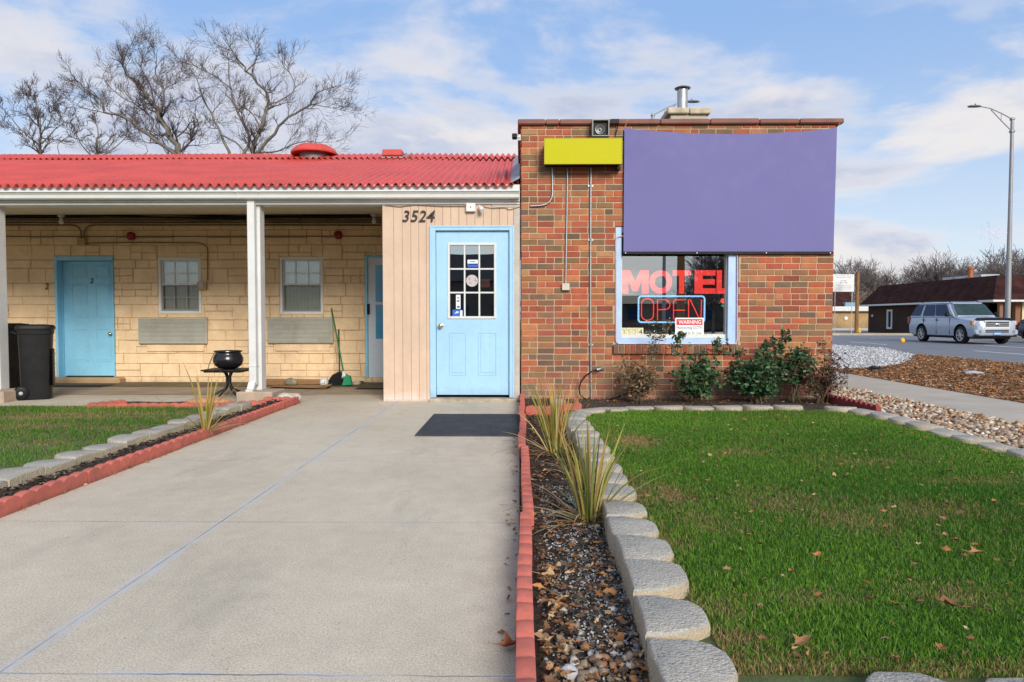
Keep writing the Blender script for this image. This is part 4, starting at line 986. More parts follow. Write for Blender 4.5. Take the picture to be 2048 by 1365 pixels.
# warning notice on the glass
wn=thing('warning_sign','white notice with a red WARNING band, stuck low on the office window','sign',A(1378,672,GY-.004))
q=rect(1350.5,636,1407.5,672,GY-.004); mb=MB(); mb.box(q[0],q[1],GY-.006,GY-.002,q[2],q[3]); obj('plate',mb,M('sign_white',(.80,.82,.82),.4,.03,9),wn)
r4=rect(1353,638.5,1405,650.5,GY-.007); mb=MB(); mb.box(r4[0],r4[1],GY-.0085,GY-.0062,r4[2],r4[3]); obj('red_band',mb,M('sign_red',(.62,.03,.045),.4,.05,9),wn)
mb=MB(); mb.text('WARNING',*rect(1357,640.8,1402,648.4,GY-.0087),GY-.0087,.001,bold=.012); obj('lettering',mb,MATS['sign_white'],wn)
mb=MB(); mb.text('Monitoring CCTV',*rect(1353.5,653,1404,660,GY-.0062),GY-.0062,.001); mb.text('Cameras In Use',*rect(1355,663,1403,669.5,GY-.0062),GY-.0062,.001); obj('lettering',mb,M('sign_black',(.03,.03,.03),.5,.05,9),wn)
# number tiles on the glass
nt=thing('number_tiles','row of cream tiles reading 3524 at the lower window corner','house number',A(1264,672,GY-.004))
mTile=M('cream_tile',(.66,.62,.42),.4,.06,12); mGold=M('gold_digit',(.42,.30,.10),.4,.1,20)
for i,ch_ in enumerate('3524'):
    a=1241.5+i*11.4; q=rect(a,656,a+11,672.5,GY-.004); mb=MB(); mb.box(q[0],q[1],GY-.008,GY-.002,q[2],q[3],.001); tl=obj('tile',mb,mTile,nt)
    mb=MB(); mb.text(ch_,*rect(a+2.2,659,a+8.8,669.5,GY-.0082),GY-.0082,.0012,bold=.0); obj('digit',mb,MATS['sign_black'] if i==3 else mGold,tl)
# little flower light seen through the pane
a=A(1446,602,GY+.06); mb=MB(); fl_=thing('flower_light','small lit red flower ornament with green leaves inside the window edge','ornament',(a[0],a[1],a[2]-.09))
for i in range(6): 
    q=2*PI*i/6; mb.blob((a[0]+.018*math.cos(q),a[1],a[2]+.018*math.sin(q)),(.016,.008,.016),8,5)
obj('petal_head',mb,neR,fl_,smooth=180)
mb=MB(); g=A(1448,613,GY+.06)
for dx in (-.022,0,.022): mb.blob((g[0]+dx,g[1],g[2]+abs(dx)*.3),(.016,.006,.010),8,5)
g=A(1457,600,GY+.06); mb.blob(g,(.012,.006,.02),8,5); mb.tube([(a[0],a[1],a[2]),(a[0]+.002,a[1],a[2]-.09)],.003,5)
obj('leaf',mb,neG,fl_,smooth=180)
# ------------------------------------------------------------------ banner, sign box, fixtures on the brick front
bn=thing('vinyl_banner','large plain purple vinyl banner hung across the brick front above the window','banner',A(1460,508,FY-.04))
NX,NZ=48,20; BYp=FY-.045
def bpt(u,v):
    px=1249+u*(1674-1249)-(1-v)*(2+u*5); s_=u*2-1
    top=255.5+13*(1-s_*s_)**.8-.3*u; py=top*(v)+503.5*(1-v)-(1-v)*1.0*0
    a=A(px,py,BYp); return (a[0],BYp+.003*math.sin(u*9+v*3)*(1-abs(2*v-1)*.3)+.0012*math.sin(u*23+v*8),a[2])
def cloth(dy,f=bpt):
    mb=MB(); vs=[f(i/NX,j/NZ) for j in range(NZ+1) for i in range(NX+1)]; n=len(vs)
    fs=[(j*(NX+1)+i,j*(NX+1)+i+1,(j+1)*(NX+1)+i+1,(j+1)*(NX+1)+i) for j in range(NZ) for i in range(NX)]
    mb.add([(p[0],p[1]+dy,p[2]) for p in vs],fs); mb.add([(p[0],p[1]+dy+.002,p[2]) for p in vs],[f_[::-1] for f_ in fs]); return mb
obj('banner_cloth',cloth(0),M('purple_vinyl',(.155,.147,.34),.55,.02,1.2,spec=.15),bn,smooth=180)
mb=MB(); q0=bpt(0,0); q1=bpt(1,0); 
pts=[bpt(i/NX,0) for i in range(NX+1)]
vs=[(p[0],p[1]+.004,p[2]+.01) for p in pts]+[(p[0],p[1]+.004,p[2]-.030) for p in pts]; n=NX+1
mb.add(vs,[(i,n+i,n+i+1,i+1) for i in range(NX)]); obj('black_hem',mb,mBlack,bn)
mb=MB()
for u in (.01,.35,.68,.985): 
    p=bpt(u,0); mb.lathe((p[0],p[1]-.001,p[2]-.016),[(.007,.002),(.009,0),(.007,-.003),(.004,-.003)],10,'y')
obj('grommet',mb,mSteel,bn)
mb=MB()
for (a,b) in ((bpt(0,1),A(1256,238,FY-.05)),(bpt(1,1),A(1680,246,FY-.05))): mb.tube([a,((a[0]+b[0])/2+.005,a[1]-.002,(a[2]+b[2])/2),b],.0025,5)
obj('tie_cord',mb,M('pale_cord',(.5,.42,.38),.8,.1,20),bn)
SY=FY-.235; q=rect(1089,277,1244,328,SY)
sb=thing('sign_box','plain yellow sign box mounted high on the brick wall','sign',(q[0],FY,q[2]))
mb=MB(); mb.box(q[0]+.012,q[1]-.012,SY+.008,FY-.012,q[2]+.012,q[3]-.012,.004); obj('cabinet',mb,mBlack,sb)
mb=MB(); mb.box(q[0],q[1],SY,SY+.0078,q[2],q[3],.002); obj('sign_face',mb,M('sign_yellow',(.50,.475,.005),.55,.02,2,spec=.15),sb)
mb=MB(); mb.frame(q[0]-.004,q[1]+.004,q[2]-.004,q[3]+.004,SY-.004,SY+.03,.008,.002); obj('sign_rim',mb,M('rim_yellow',(.41,.39,.015),.5,.04,6),sb)
mb=MB(); a=rect(1232,330,1240,341,FY-.05); mb.box(a[0],a[1],FY-.10,FY-.01,a[2],q[2]+.012,.003); obj('bracket',mb,mBlack,sb)
# loudspeaker box on the parapet
q=rect(1184,240,1218,274,FY-.13); lsp=thing('loudspeaker','square black-fronted loudspeaker box fixed to the parapet above the yellow sign','loudspeaker',((q[0]+q[1])/2,FY,q[2]))
mb=MB(); y0,y1=FY-.16,FY-.055; mb.box(q[0],q[0]+.012,y0,y1,q[2],q[3],.002); mb.box(q[1]-.012,q[1],y0,y1,q[2],q[3],.002); mb.box(q[0]+.012,q[1]-.012,y0+.002,y1,q[2],q[2]+.012,.002); mb.box(q[0]+.012,q[1]-.012,y0+.002,y1,q[3]-.012,q[3],.002); mb.box(q[0]+.012,q[1]-.012,y1-.012,y1-.002,q[2]+.012,q[3]-.012)
obj('box',mb,M('speaker_case',(.33,.32,.29),.6,.12,12,dirt=(.15,.14,.12),dscale=9),lsp)
mb=MB(); mb.box(q[0]+.013,q[1]-.013,y1-.055,y1-.0125,q[2]+.013,q[3]-.013); obj('front_panel',mb,mBlack,lsp)
c=((q[0]+q[1])/2-.005,y1-.055,(q[2]+q[3])/2-.012); mb=MB(); mb.lathe(c,[(.030,0),(.052,-.012),(.056,-.016),(.050,-.016),(.028,-.002),(.014,-.004),(.013,-.014),(.001,-.018)],22,'y'); obj('horn',mb,M('horn_grey',(.10,.11,.11),.3,.1,20,metal=.4),lsp,smooth=50)
# parapet clamp and wire beside it
mb=MB(); q=rect(1222,239,1238,248,FY-.055); mb.box(q[0],q[1],FY-.075,FY-.054,q[2],q[3],.002); pts=[A(1235,244,FY-.06),A(1235,256,FY-.04),A(1231,270,FY-.03),A(1230,277,FY-.03)]; mb.tube(pts,.006,6)
tag(obj('wire_clamp',mb,mBlack),'black clamp and wire on the parapet between loudspeaker and banner','clamp')
# camera on the corner
sc_=thing('security_camera','black security camera with tangled cables on the upper brick corner','security camera',A(1036,302,FY-.02))
a=A(1030,273,FY-.10); mb=MB(); mb.box(a[0]-.035,a[0]+.025,a[1]-.04,a[1]+.06,a[2]-.026,a[2]+.026,.008); obj('camera_body',mb,mBlack,sc_)
mb=MB(); mb.tube([(a[0]+.0,a[1]+.03,a[2]),(BX0-.012,FY-.02,a[2]+.01)],.010,6); mb.box(BX0-.03,BX0+.002,FY-.03,FY+.05,a[2]-.03,a[2]+.04,.003); obj('bracket',mb,mWhite,sc_)
mb=MB(); rgc=random.Random(3)
for k in range(6):
    pts=[]
    for i in range(9):
        z_=a[2]+.03-.022*i; pts.append((BX0-.012-.010*rgc.random(),FY-.01-.02*rgc.random(),z_))
    mb.tube(pts,.004,5)
obj('cable',mb,mBlack,sc_)
# floodlight above the door
fl2=thing('flood_light','white motion floodlight with one lamp above the pale blue entrance door','light',A(945,424,FY-.02))
q=rect(932,407,951,424,FY-.03); mb=MB(); mb.box(q[0],q[1],FY-.055,FY-.001,q[2],q[3],.006); obj('junction_box',mb,mVinyl,fl2)
mb=MB(); c=((q[0]+q[1])/2,FY-.056,(q[2]+q[3])/2); mb.lathe(c,[(.007,0),(.007,-.003),(.001,-.004)],10,'y'); obj('sensor',mb,mBlack,fl2)
a=A(958,412,FY-.05); b=A(965,421,FY-.11); mb=MB(); d=(Vector(b)-Vector(a)); mb.tube([Vector(a)+d*t_ for t_ in (0,.2,.45,.8,1.0)],[.012,.016,.022,.030,.024],14); obj('lamp_head',mb,mVinyl,fl2,smooth=50)
mb=MB(); pts=[A(px,py,FY-.012) for px,py in ((770,411),(800,414),(830,410),(880,413),(932,413))]; mb.tube(pts,.005,6); pts=[A(px,py,FY-.012) for px,py in ((966,414),(985,417),(1010,416),(1019,420),(1040,414))]; mb.tube(pts,.004,6); obj('cable',mb,M('tan_cable',(.25,.18,.13),.7,.1,9),fl2)
# house number
hn=thing('house_number','dark script numerals 3524 on the peach timber panel','house number',A(838,446,FY))
mNum=M('bronze_numeral',(.035,.026,.022),.4,.1,20)
for ch_,a,b in (('3',805,819),('5',821,837),('2',837,852),('4',853,870)):
    mb=MB(); mb.text(ch_,*rect(a,421.5,b,444.5,FY-.006),FY-.004,.010,shear=.22,bold=.012); obj('numeral',mb,mNum,hn)
# conduits on the brick
def conduit(label,pts,r=.0105,Y=FY-.022,group='conduits on the brick front'):
    mb=MB(); P_=[Vector(A(px,py,Y)) for px,py in pts]; mb.tube(P_,r,8)
    c=thing('conduit',label,'conduit',P_[-1],group); obj('pipe',mb,mSteel,c,smooth=60); return c
c=conduit('grey conduit bending toward the porch below the yellow sign',[(1105,336),(1105,388),(1103.5,397),(1099,404),(1092,409),(1082,411.5),(1061,412.5)])
c=conduit('grey conduit ending in a small junction box on the brick wall',[(1135,336),(1134,420),(1132.5,500),(1131.5,568)],.009)
q=rect(1124,567,1139,581,FY-.04); mb=MB(); mb.box(q[0],q[1],FY-.05,FY-.006,q[2],q[3],.004); obj('junction_box',mb,M('box_beige',(.55,.50,.42),.5,.1,12),c)
c=conduit('long grey conduit running from the yellow sign down to the soil',[(1182,336),(1181.5,400),(1181,600),(1182.5,798)],.0105)
mb=MB()
for py in (372,480,690): 
    a=A(1181.6,py,FY-.022); mb.tube([(a[0],a[1],a[2]-.02),(a[0],a[1],a[2]+.02)],.014,8); mb.box(a[0]-.03,a[0]+.03,FY-.012,FY-.007,a[2]-.012,a[2]+.012)
obj('coupling',mb,mSteel,c)
hb=thing('cable_loop','black cable looping from a grey wall fitting down into the soil','cable',A(1200,800,FY-.05))
mb=MB(); mb.tube([A(1206,736,FY-.0),A(1204,737,FY-.05),A(1199,739,FY-.07),A(1192,740,FY-.075)],.016,8); obj('fitting',mb,mSteel,hb,smooth=60)
mb=MB(); pts=[(1194,739.5),(1184,743),(1172,751),(1162,764),(1158,778),(1160,790),(1168,797),(1182,801),(1200,802),(1220,799),(1240,793),(1256,786)]
mb.tube([A(px,py,FY-.09) for px,py in pts],.008,8); obj('cable',mb,mBlack,hb,smooth=180)
# door stickers
def sticker(label,q,cols,Y=FY+.0435):
    r_=rect(*q,Y); mb=MB(); mb.box(r_[0],r_[1],Y-.001,Y,r_[2],r_[3]); o=thing('door_sticker',label,'sticker',(r_[0],Y,r_[2]),'stickers on the entrance door glass')
    obj('sheet',mb,cols[0],o)
    for (m_,a,b,c_,d_) in cols[1:]:
        x0,x1=r_[0]+(r_[1]-r_[0])*a,r_[0]+(r_[1]-r_[0])*b; z0,z1=r_[2]+(r_[3]-r_[2])*c_,r_[2]+(r_[3]-r_[2])*d_
        mb=MB(); mb.box(x0,x1,Y-.0022,Y-.0012,z0,z1); obj('printed_patch',mb,m_,o)
mSt_w=M('sticker_white',(.70,.76,.80),.4,.05,20); mSt_b=M('sticker_blue',(.04,.12,.50),.4,.06,20); mSt_r=M('sticker_red',(.55,.06,.04),.4,.06,20); mSt_s=M('sticker_silver',(.50,.46,.46),.35,.12,60)
sticker('white over blue rectangular sticker in the upper middle door pane',(935,520,956,534.5),[mSt_w,(mSt_b,.0,1.0,0,.48),(mSt_b,.25,.75,.70,.80),(mSt_w,.1,.9,.28,.36)])
sticker('tall pale strip sticker in the lower corner door pane',(912,590,921,618.5),[mSt_w,(mSt_r,.2,.75,.50,.62),(mSt_b,.3,.7,.74,.82),(M('sticker_grey',(.12,.14,.15),.4,.1,20),.25,.8,.08,.22)])
sticker('blue square sticker with a pale tick below the strip sticker',(905,620,925,633),[mSt_b,(mSt_w,.76,1.0,0,.9),(mSt_w,.24,.40,.42,.56),(mSt_w,.36,.60,.50,.76)])
sticker('dim red notice behind the middle door pane beside the grid',(962,559,979.5,575),[M('notice_red',(.40,.06,.04),.5,.1,20),(mRoom,.0,.85,.36,.62)],FY+.055)
a=A(944,562,FY+.043); o=thing('door_sticker','round silver and rust coloured sticker in the middle door pane','sticker',a,'stickers on the entrance door glass')
mb=MB(); mb.lathe((a[0],a[1],a[2]),[(.0715,.0),(.0715,-.0012),(.001,-.0012)],32,'y'); obj('sheet',mb,mSt_s,o)
mb=MB(); rgk=random.Random(2)
for k in range(9):
    q=rgk.uniform(0,6.28); rr=rgk.uniform(.02,.052); mb.lathe((a[0]+rr*math.cos(q),a[1]-.0014,a[2]+rr*math.sin(q)),[(rgk.uniform(.006,.012),0),(.001,-.0006)],8,'y')
obj('printed_patch',mb,M('sticker_rust',(.38,.24,.21),.5,.2,40),o)
# ------------------------------------------------------------------ porch fixtures
Yc=RY-.03
def cond2(label,pts,r=.009,Y=Yc):
    mb=MB(); mb.tube([A(px,py,Y) for px,py in pts],r,6); return tag(obj('conduit',mb,mIronOx,smooth=60),label,'conduit','conduits on the stone wall')
for k,(py,lb) in enumerate(((436,'uppermost straight conduit on the stone wall under the soffit'),(440.5,'second straight conduit below the soffit on the stone wall'),(445,'third straight conduit below the soffit on the stone wall'))):
    cond2(lb,[(-60,py),(200,py+.5),(480,py),(762,py+.5)],.0105,Yc-.004*k)
cond2('conduit curving down to the tan junction box over the blue room door',[(-60,450.5),(140,450.5),(152,452),(159,457),(162,464),(162,480)],.011)
cond2('conduit rising from the tan junction box and running toward the vestibule',[(169,480),(169,464),(172,457),(179,452),(190,450.5),(480,450.5),(762,451)],.011)
cond2('conduit passing the red alarm bells along the stone wall',[(-60,473.5),(255,473.5),(670,473),(762,473)],.008)
cond2('conduit bending down to the outlet box beside the small-paned window',[(172,488),(182,486.5),(250,485.5),(398,486),(408,489),(414,495),(415.5,503),(415.5,562)],.009)
mBoxTan=M('box_tan',(.44,.30,.16),.6,.12,12)
q=rect(156,477,172,491,Yc); mb=MB(); mb.box(q[0],q[1],RY-.065,RY-.004,q[2],q[3],.006); tag(obj('junction_box',mb,mBoxTan),'square tan junction box over the blue room door','junction box')
ob_=thing('outlet_box','tan outlet box with a grey cover beside the small-paned window','outlet box',A(406,580,Yc))
q=rect(396,564,414,580,Yc); mb=MB(); mb.box(q[0],q[1],RY-.07,RY-.004,q[2],q[3],.006); obj('box',mb,mBoxTan,ob_)
q=rect(401,565,409,575,Yc); mb=MB(); mb.box(q[0],q[1],RY-.085,RY-.0705,q[2],q[3],.003); obj('cover',mb,mGrey,ob_)
mb=MB(); pts=[]
for j in range(5):
    pts=[A(px,429+3*math.sin(px*.011+j)+j*.8+(3 if j%2 else 0),RY-.05-.012*j) for px in range(-60,770,26)]; mb.tube(pts,.010+.002*(j%2),6)
tag(obj('cable_bundle',mb,mBlack,smooth=180),'sagging bundle of black cables tucked under the porch soffit','cable')
mBell=M('bell_red',(.24,.012,.015),.4,.1,12)
for px,py,lb in ((263,473,'round red alarm bell above the small-paned window'),(677,471,'round red alarm bell between the screened window and the storm door')):
    a=A(px,py,RY-.03); b=thing('alarm_bell',lb,'alarm bell',a,'alarm bells on the stone wall'); mb=MB(); mb.lathe((a[0],RY-.02,a[2]),[(.045,0),(.05,-.02),(.068,-.03),(.066,-.052),(.045,-.070),(.001,-.078)],22,'y'); obj('gong',mb,mBell,b,smooth=50)
    mb=MB(); mb.box(a[0]-.05,a[0]+.05,RY-.022,RY-.002,a[2]-.05,a[2]+.05,.006); obj('mount',mb,mBell,b)
for px,py,lb in ((122,430,'white porch lampholder on the soffit by the blue room door'),(748,429,'white porch lampholder on the soffit by the vestibule corner')):
    a=A(px,py,RY-.25); b=thing('porch_light',lb,'porch light',a,'porch lights under the soffit'); mb=MB()
    mb.lathe(a,[(.055,.02),(.058,-.01),(.04,-.035),(.022,-.045)],18); obj('lampholder',mb,mGrey,b,smooth=50)
    mb=MB(); mb.lathe(a,[(.018,-.044),(.020,-.07),(.034,-.105),(.036,-.125),(.026,-.145),(.001,-.15)],16); obj('bulb',mb,mVinyl,b,smooth=180)
def num_thing(label,ch,q,Y):
    mb=MB(); mb.text(ch,*rect(*q,Y),Y,.006,shear=.2,bold=.01); return tag(obj('room_number',mb,mNum),label,'room number')
num_thing('dark script numeral 2 on the stone wall beside the blue room door','2',(90,566.5,97,579.5),RY-.02)
num_thing('small dark numeral 2 on the upper part of the blue room door','2',(180,556.5,187,567),RY+.119)
# ------------------------------------------------------------------ porch objects
def pz(Y): return -.002-.054*(Y-8.86)/(RY-8.86) if Y>8.86 else .0
# trash bins
def bin_(label,loc,rot,s=1.0,first=None):
    t_=thing('trash_bin',label,'trash bin',(0,0,0),'black wheeled trash bins by the porch'); H=.86; kx=.60; ky=.68
    mb=MB(); lv=[(0,.45,.45),(.05,.46,.46),(.55,.48,.49),(H-.06,.50,.515),(H-.055,.53,.545),(H,.535,.55)]
    vs=[];fs=[]; n=24
    for (z,a,b) in lv:
        for i in range(n):
            q=2*PI*i/n; c,s_=math.cos(q),math.sin(q); k=6.0; rr=(abs(c)**k+abs(s_)**k)**(-1/k); vs.append((kx*a/2*rr*c,ky*b/2*rr*s_,z))
    for i in range(len(lv)-1):
        for j in range(n): fs.append((i*n+j,i*n+(j+1)%n,(i+1)*n+(j+1)%n,(i+1)*n+j))
    fs.append(tuple(range(n))[::-1]); fs.append(tuple(range((len(lv)-1)*n,len(lv)*n))); mb.add(vs,fs); mb.fix=True
    mb.box(-.09,.09,.172,.184,.16,.62,.01)
    obj('bin_body',mb,mBlack,t_,smooth=40)
    mb=MB(); vs=[];fs=[]
    for (z,a,b) in ((H+.002,.56,.58),(H+.03,.57,.59),(H+.055,.52,.53),(H+.065,.30,.30)):
        for i in range(n):
            q=2*PI*i/n; c,s_=math.cos(q),math.sin(q); k=7.0; rr=(abs(c)**k+abs(s_)**k)**(-1/k); vs.append((kx*a/2*rr*c,ky*b/2*rr*s_,z))
    for i in range(3):
        for j in range(n): fs.append((i*n+j,i*n+(j+1)%n,(i+1)*n+(j+1)%n,(i+1)*n+j))
    fs.append(tuple(range(n))[::-1]); fs.append(tuple(range(3*n,4*n))); mb.add(vs,fs); mb.fix=True; obj('lid',mb,mBlack,t_,smooth=40)
    mb=MB(); mb.tube([(-.12,-.18,H-.05),(-.12,-.23,H-.03),(.12,-.23,H-.03),(.12,-.18,H-.05)],.013,8); obj('handle',mb,mBlack,t_,smooth=60)
    for sx in (-1,1):
        mb=MB(); mb.lathe((sx*.128,-.142,.085),[(.03,-.028),(.07,-.028),(.084,-.018),(.084,.018),(.07,.028),(.03,.028)],24,'x'); wh=obj('wheel',mb,mBlack,t_,smooth=40)
        mb=MB(); mb.lathe((sx*.128,-.142,.085),[(.001,sx*.036),(.018,sx*.034),(.024,sx*.026)],14,'x',cap=False); obj('hub',mb,mGrey,wh,smooth=50)
    t_.location=loc; t_.rotation_euler=(0,0,rot); return t_
g=G(66,803,0); b1=bin_('black wheeled trash bin turned side-on beside the outer porch footing',(g[0]-.15,g[1]+.28,.0),R(-62))
b2=copy_tree(b1); g=G(30,781,0); b2.location=(A(24,780,9.25)[0],9.25,-.01); b2.rotation_euler=(0,0,R(170)); b2['label']='darker trash bin standing deeper in the porch behind the first bin'; b2.scale=(.95,.95,1.02)
# cauldron on a metal side table
TY=8.42; tx=A(457,740,TY)[0]; th=A(457,738,TY)[2]
mIron=M('black_iron',(.016,.015,.015),.42,.2,10,metal=.2,dirt=(.05,.04,.035),dscale=9,damt=.4)
tb=thing('side_table','small dark metal side table with curved splayed legs beside the porch post','table',(tx,TY,0))
mb=MB(); x0,x1=A(415.5,740,TY)[0],A(497,740,TY)[0]; mb.box(x0,x1,TY-.21,TY+.21,th-.018,th,.008); mb.box(x0+.03,x1-.03,TY-.18,TY+.18,th-.035,th-.0185); obj('table_top',mb,mIron,tb)
for sx,sy in ((-1,-1),(1,-1),(-1,1),(1,1)):
    mb=MB(); mb.tube([(tx+sx*.065,TY+sy*.05,th-.02),(tx+sx*.032,TY+sy*.028,th-.05),(tx+sx*.017,TY+sy*.016,th-.10),(tx+sx*.017,TY+sy*.016,.19),(tx+sx*.035,TY+sy*.03,.13),(tx+sx*.12,TY+sy*.10,.07),(tx+sx*.20,TY+sy*.17,.004)],.0115,8); obj('leg',mb,mIron,tb,smooth=60)
cx=A(456.5,720,TY)[0]; mCaul=M('cauldron_black',(.012,.012,.014),.22,.2,9,dirt=(.04,.045,.05),dscale=6,damt=.4,spec=.6)
ca=thing('cauldron','round black cauldron with a flared rim standing on the side table','cauldron',(cx,TY,th))
mb=MB(); mb.lathe((cx,TY,th),[(.06,.0),(.11,.012),(.155,.045),(.178,.095),(.176,.135),(.158,.175),(.146,.192),(.150,.205),(.168,.218),(.166,.226),(.15,.222),(.138,.20),(.14,.15),(.13,.06),(.02,.03)],36); obj('pot',mb,mCaul,ca,smooth=60)
mb=MB(); mb.tube([(cx-.165,TY-.01,th+.20),(cx-.185,TY-.03,th+.15),(cx-.215,TY-.05,th+.06),(cx-.228,TY-.06,th+.004)],.006,6); obj('bail_handle',mb,mBrass,ca)
# broom, dustpan, jug, cardboard, lumps, mats
BY=10.65; fz=pz(BY)
br=thing('broom','green-handled broom leaning on the stone wall beside the storm door','broom',A(690,770,BY-.2))
a=A(663,617,RY-.04); b=A(688,750,BY-.25); mb=MB(); mb.tube([a,b],.0125,8); obj('handle',mb,M('broom_green',(.02,.20,.06),.35,.1,10),br)
d=(Vector(b)-Vector(a)).normalized(); mb=MB(); mb.tube([Vector(b)-d*.05,Vector(b)+d*.05],[.02,.045],10); obj('socket',mb,mVinyl,br)
mb=MB(); q=rect(685,752,703,771,BY-.26); mb.prism([(q[0],q[2]),(q[1]+.01,q[2]+.012),(q[1]-.02,q[3]),(q[0]+.05,q[3]+.01)],BY-.30,BY-.22,lambda u,v,h:(u,h,v)); obj('bristles',mb,M('bristle_green',(.02,.26,.12),.8,.3,60),br)
dp=thing('dustpan','black lobby dustpan with an upright handle beside the green broom','dustpan',A(678,770,BY-.15))
a=A(677.5,659,RY-.10); b=A(679,748,BY-.1); mb=MB(); mb.tube([a,b],.010,8); obj('handle',mb,M('handle_brown',(.05,.025,.02),.4,.1,10),dp)
q=rect(657,747,702,770,BY-.14); m_=A(679,746,BY-.14); mb=MB(); mb.prism([(q[0],q[2]),(q[1],q[2]),(q[1]-.01,q[2]+.06),(q[1]-.08,q[3]-.02),(m_[0],q[3]+.03),(q[0]+.08,q[3]-.02),(q[0]+.01,q[2]+.06)],BY-.22,BY-.05,lambda u,v,h:(u,h,v)); obj('pan',mb,mBlack,dp)
a=A(648,766,10.3); jb=thing('plastic_jug','small pale translucent plastic jug lying beside the black dustpan','jug',(a[0],10.3,pz(10.3)))
mb=MB(); mb.blob((a[0],10.3,pz(10.3)+.065),(.066,.08,.066),16,10); obj('bottle',mb,M('jug_plastic',(.62,.66,.70),.3,.06,12),jb,smooth=180)
mb=MB(); mb.lathe((a[0]+.02,10.22,pz(10.3)+.08),[(.018,0),(.018,-.03),(.001,-.03)],12,'y'); obj('cap',mb,mVinyl,jb)
mCard=M('cardboard',(.36,.205,.095),.85,.12,8,dirt=(.22,.12,.06),dscale=5,damt=.4)
o=MB(); z0=pz(10.3)
def sheet(pts): o.add(pts+[(p[0],p[1]+.003,p[2]-.005) for p in pts],[(0,1,2,3),(7,6,5,4),(0,4,5,1),(1,5,6,2),(2,6,7,3),(3,7,4,0)])
p=lambda px,py,Y,dz=0:(A(px,py,Y)[0],Y,pz(Y)+.012+dz)
sheet([p(528,0,9.9,.02),p(645,0,9.75,.008),p(655,0,10.3,.02),p(540,0,10.4,.0)]); sheet([p(505,0,10.45),p(640,0,10.45,.02),p(640,0,10.93,.06),p(510,0,10.93,.07)]); sheet([p(610,0,9.75,.012),p(650,0,9.85,.03),p(658,0,10.05,.05),p(625,0,10.1,.02)])
tag(obj('cardboard_sheet',o,mCard),'flattened brown cardboard lying on the porch floor below the air conditioner','cardboard')
rock('rock','grey furry-looking lump lying on the flattened cardboard','rag',(A(581,765,10.2)[0],10.25,pz(10.2)+.07),(.105,.07,.06),(.26,.235,.17),seed=11)
rock('rock','small pale rock on the porch floor between dustpan and doormat','rock',(A(712,765,10.6)[0],10.6,pz(10.6)+.03),(.07,.05,.035),(.48,.40,.32),seed=12)
rock('rock','small dark rock at the corner of the storm door frame','rock',(A(722,760,10.75)[0],10.75,pz(10.7)+.03),(.05,.05,.03),(.10,.07,.05),seed=13)
mMat=M('mat_black',(.012,.012,.013),.95,.3,60,bump=.6,bscale=200)
def poly_mat(name,label,c4,th,mat,z):
    mb=MB(); pts=[G(px,py,z+th) for px,py in c4]; mb.add([(q[0],q[1],z) for q in pts]+[(q[0],q[1],z+th) for q in pts],[(3,2,1,0),(4,5,6,7),(0,1,5,4),(1,2,6,5),(2,3,7,6),(3,0,4,7)]); mb.fix=True
    return tag(obj(name,mb,mat),label,'doormat')
poly_mat('doormat','flat black doormat in front of the blue room door',((92,778.5),(190,777.5),(232,769.5),(112,770)),.012,mMat,-.045)
poly_mat('doormat','brown doormat lying nearest the white storm door',((725,775),(800,775),(800,758),(738,757)),.012,M('mat_brown',(.17,.095,.05),.95,.3,50,bump=.6,bscale=150),-.048)
poly_mat('doormat','black strip mat overlapping the front of the brown doormat',((702,781.5),(800,781.5),(800,776),(716,775.5)),.010,mMat,-.035)
# ribbed rubber mat in front of the entrance
mRub=M('rubber_mat',(.045,.052,.064),.75,.3,30,dirt=(.10,.105,.11),dscale=5,damt=.5)
mb=MB(); c0=G(829,871,.01); c1=G(1037,869,.01); c2=G(1037,829,.01); c3=G(865,832,.01)
x0,x1,y0,y1=c0[0],-.012,c0[1],c2[1]
mb.box(x0,x1,y0,y1,.004,.012,.002)
n=64
for i in range(n):
    xa=x0+.012+(x1-x0-.02)*i/n
    for (ya,yb) in ((y0+.015,y0+(y1-y0)*.48),(y0+(y1-y0)*.50,y1-.015)): mb.box(xa,xa+(x1-x0)/n*.55,ya,yb,.012,.0165+(.001 if i%22 else .003),0)
tag(obj('rubber_mat',mb,mRub),'ribbed black rubber mat lying before the pale blue entrance door','doormat')
# curled leaf on the walkway, orange leaf on the lawn
def big_leaf(label,p,s,rot,col,curl):
    mb=MB(); n=9; rg=random.Random(int(s*1e4)); out=[]
    for i in range(n):
        a=2*PI*i/n; r=s*(1 if i%2==0 else .55)*rg.uniform(.85,1.1); out.append((r*math.cos(a)*1.25,r*math.sin(a)))
    vs=[(0,0,0)]+[(u*.5,v*.5,curl*.35*s*(abs(v)/s)**1.5) for u,v in out]+[(u,v,curl*s*(abs(v)/s)**1.3+.2*s*abs(u)/s*rg.random()) for u,v in out]
    ca_,sa_=math.cos(rot),math.sin(rot); vs=[(p[0]+x*ca_-y*sa_,p[1]+x*sa_+y*ca_,p[2]+z) for x,y,z in vs]
    fs=[(0,1+i,1+(i+1)%n) for i in range(n)]+[(1+i,1+n+i,1+n+(i+1)%n,1+(i+1)%n) for i in range(n)]
    mb.add(vs,fs); mb.tube([vs[0],vs[1+n+4],(vs[1+n+4][0]-.03*ca_,vs[1+n+4][1]-.03*sa_,vs[1+n+4][2]+.01)],.0012,5)
    tag(obj('fallen_leaf',mb,M('leaf_col_%d'%int(s*1e4),col,.7,.25,40,spec=.2),smooth=180),label,'leaf')
g=G(1014,1285,.02); big_leaf('large curled rust-brown leaf on the walkway edge against the red edging',(g[0]+.005,g[1],.008),.032,.5,(.33,.12,.055),1.1)
g=G(1634,1108,.13); big_leaf('bright orange leaf lying alone on the lawn',(g[0],g[1],.125),.0215,1.2,(.55,.19,.055),.3)
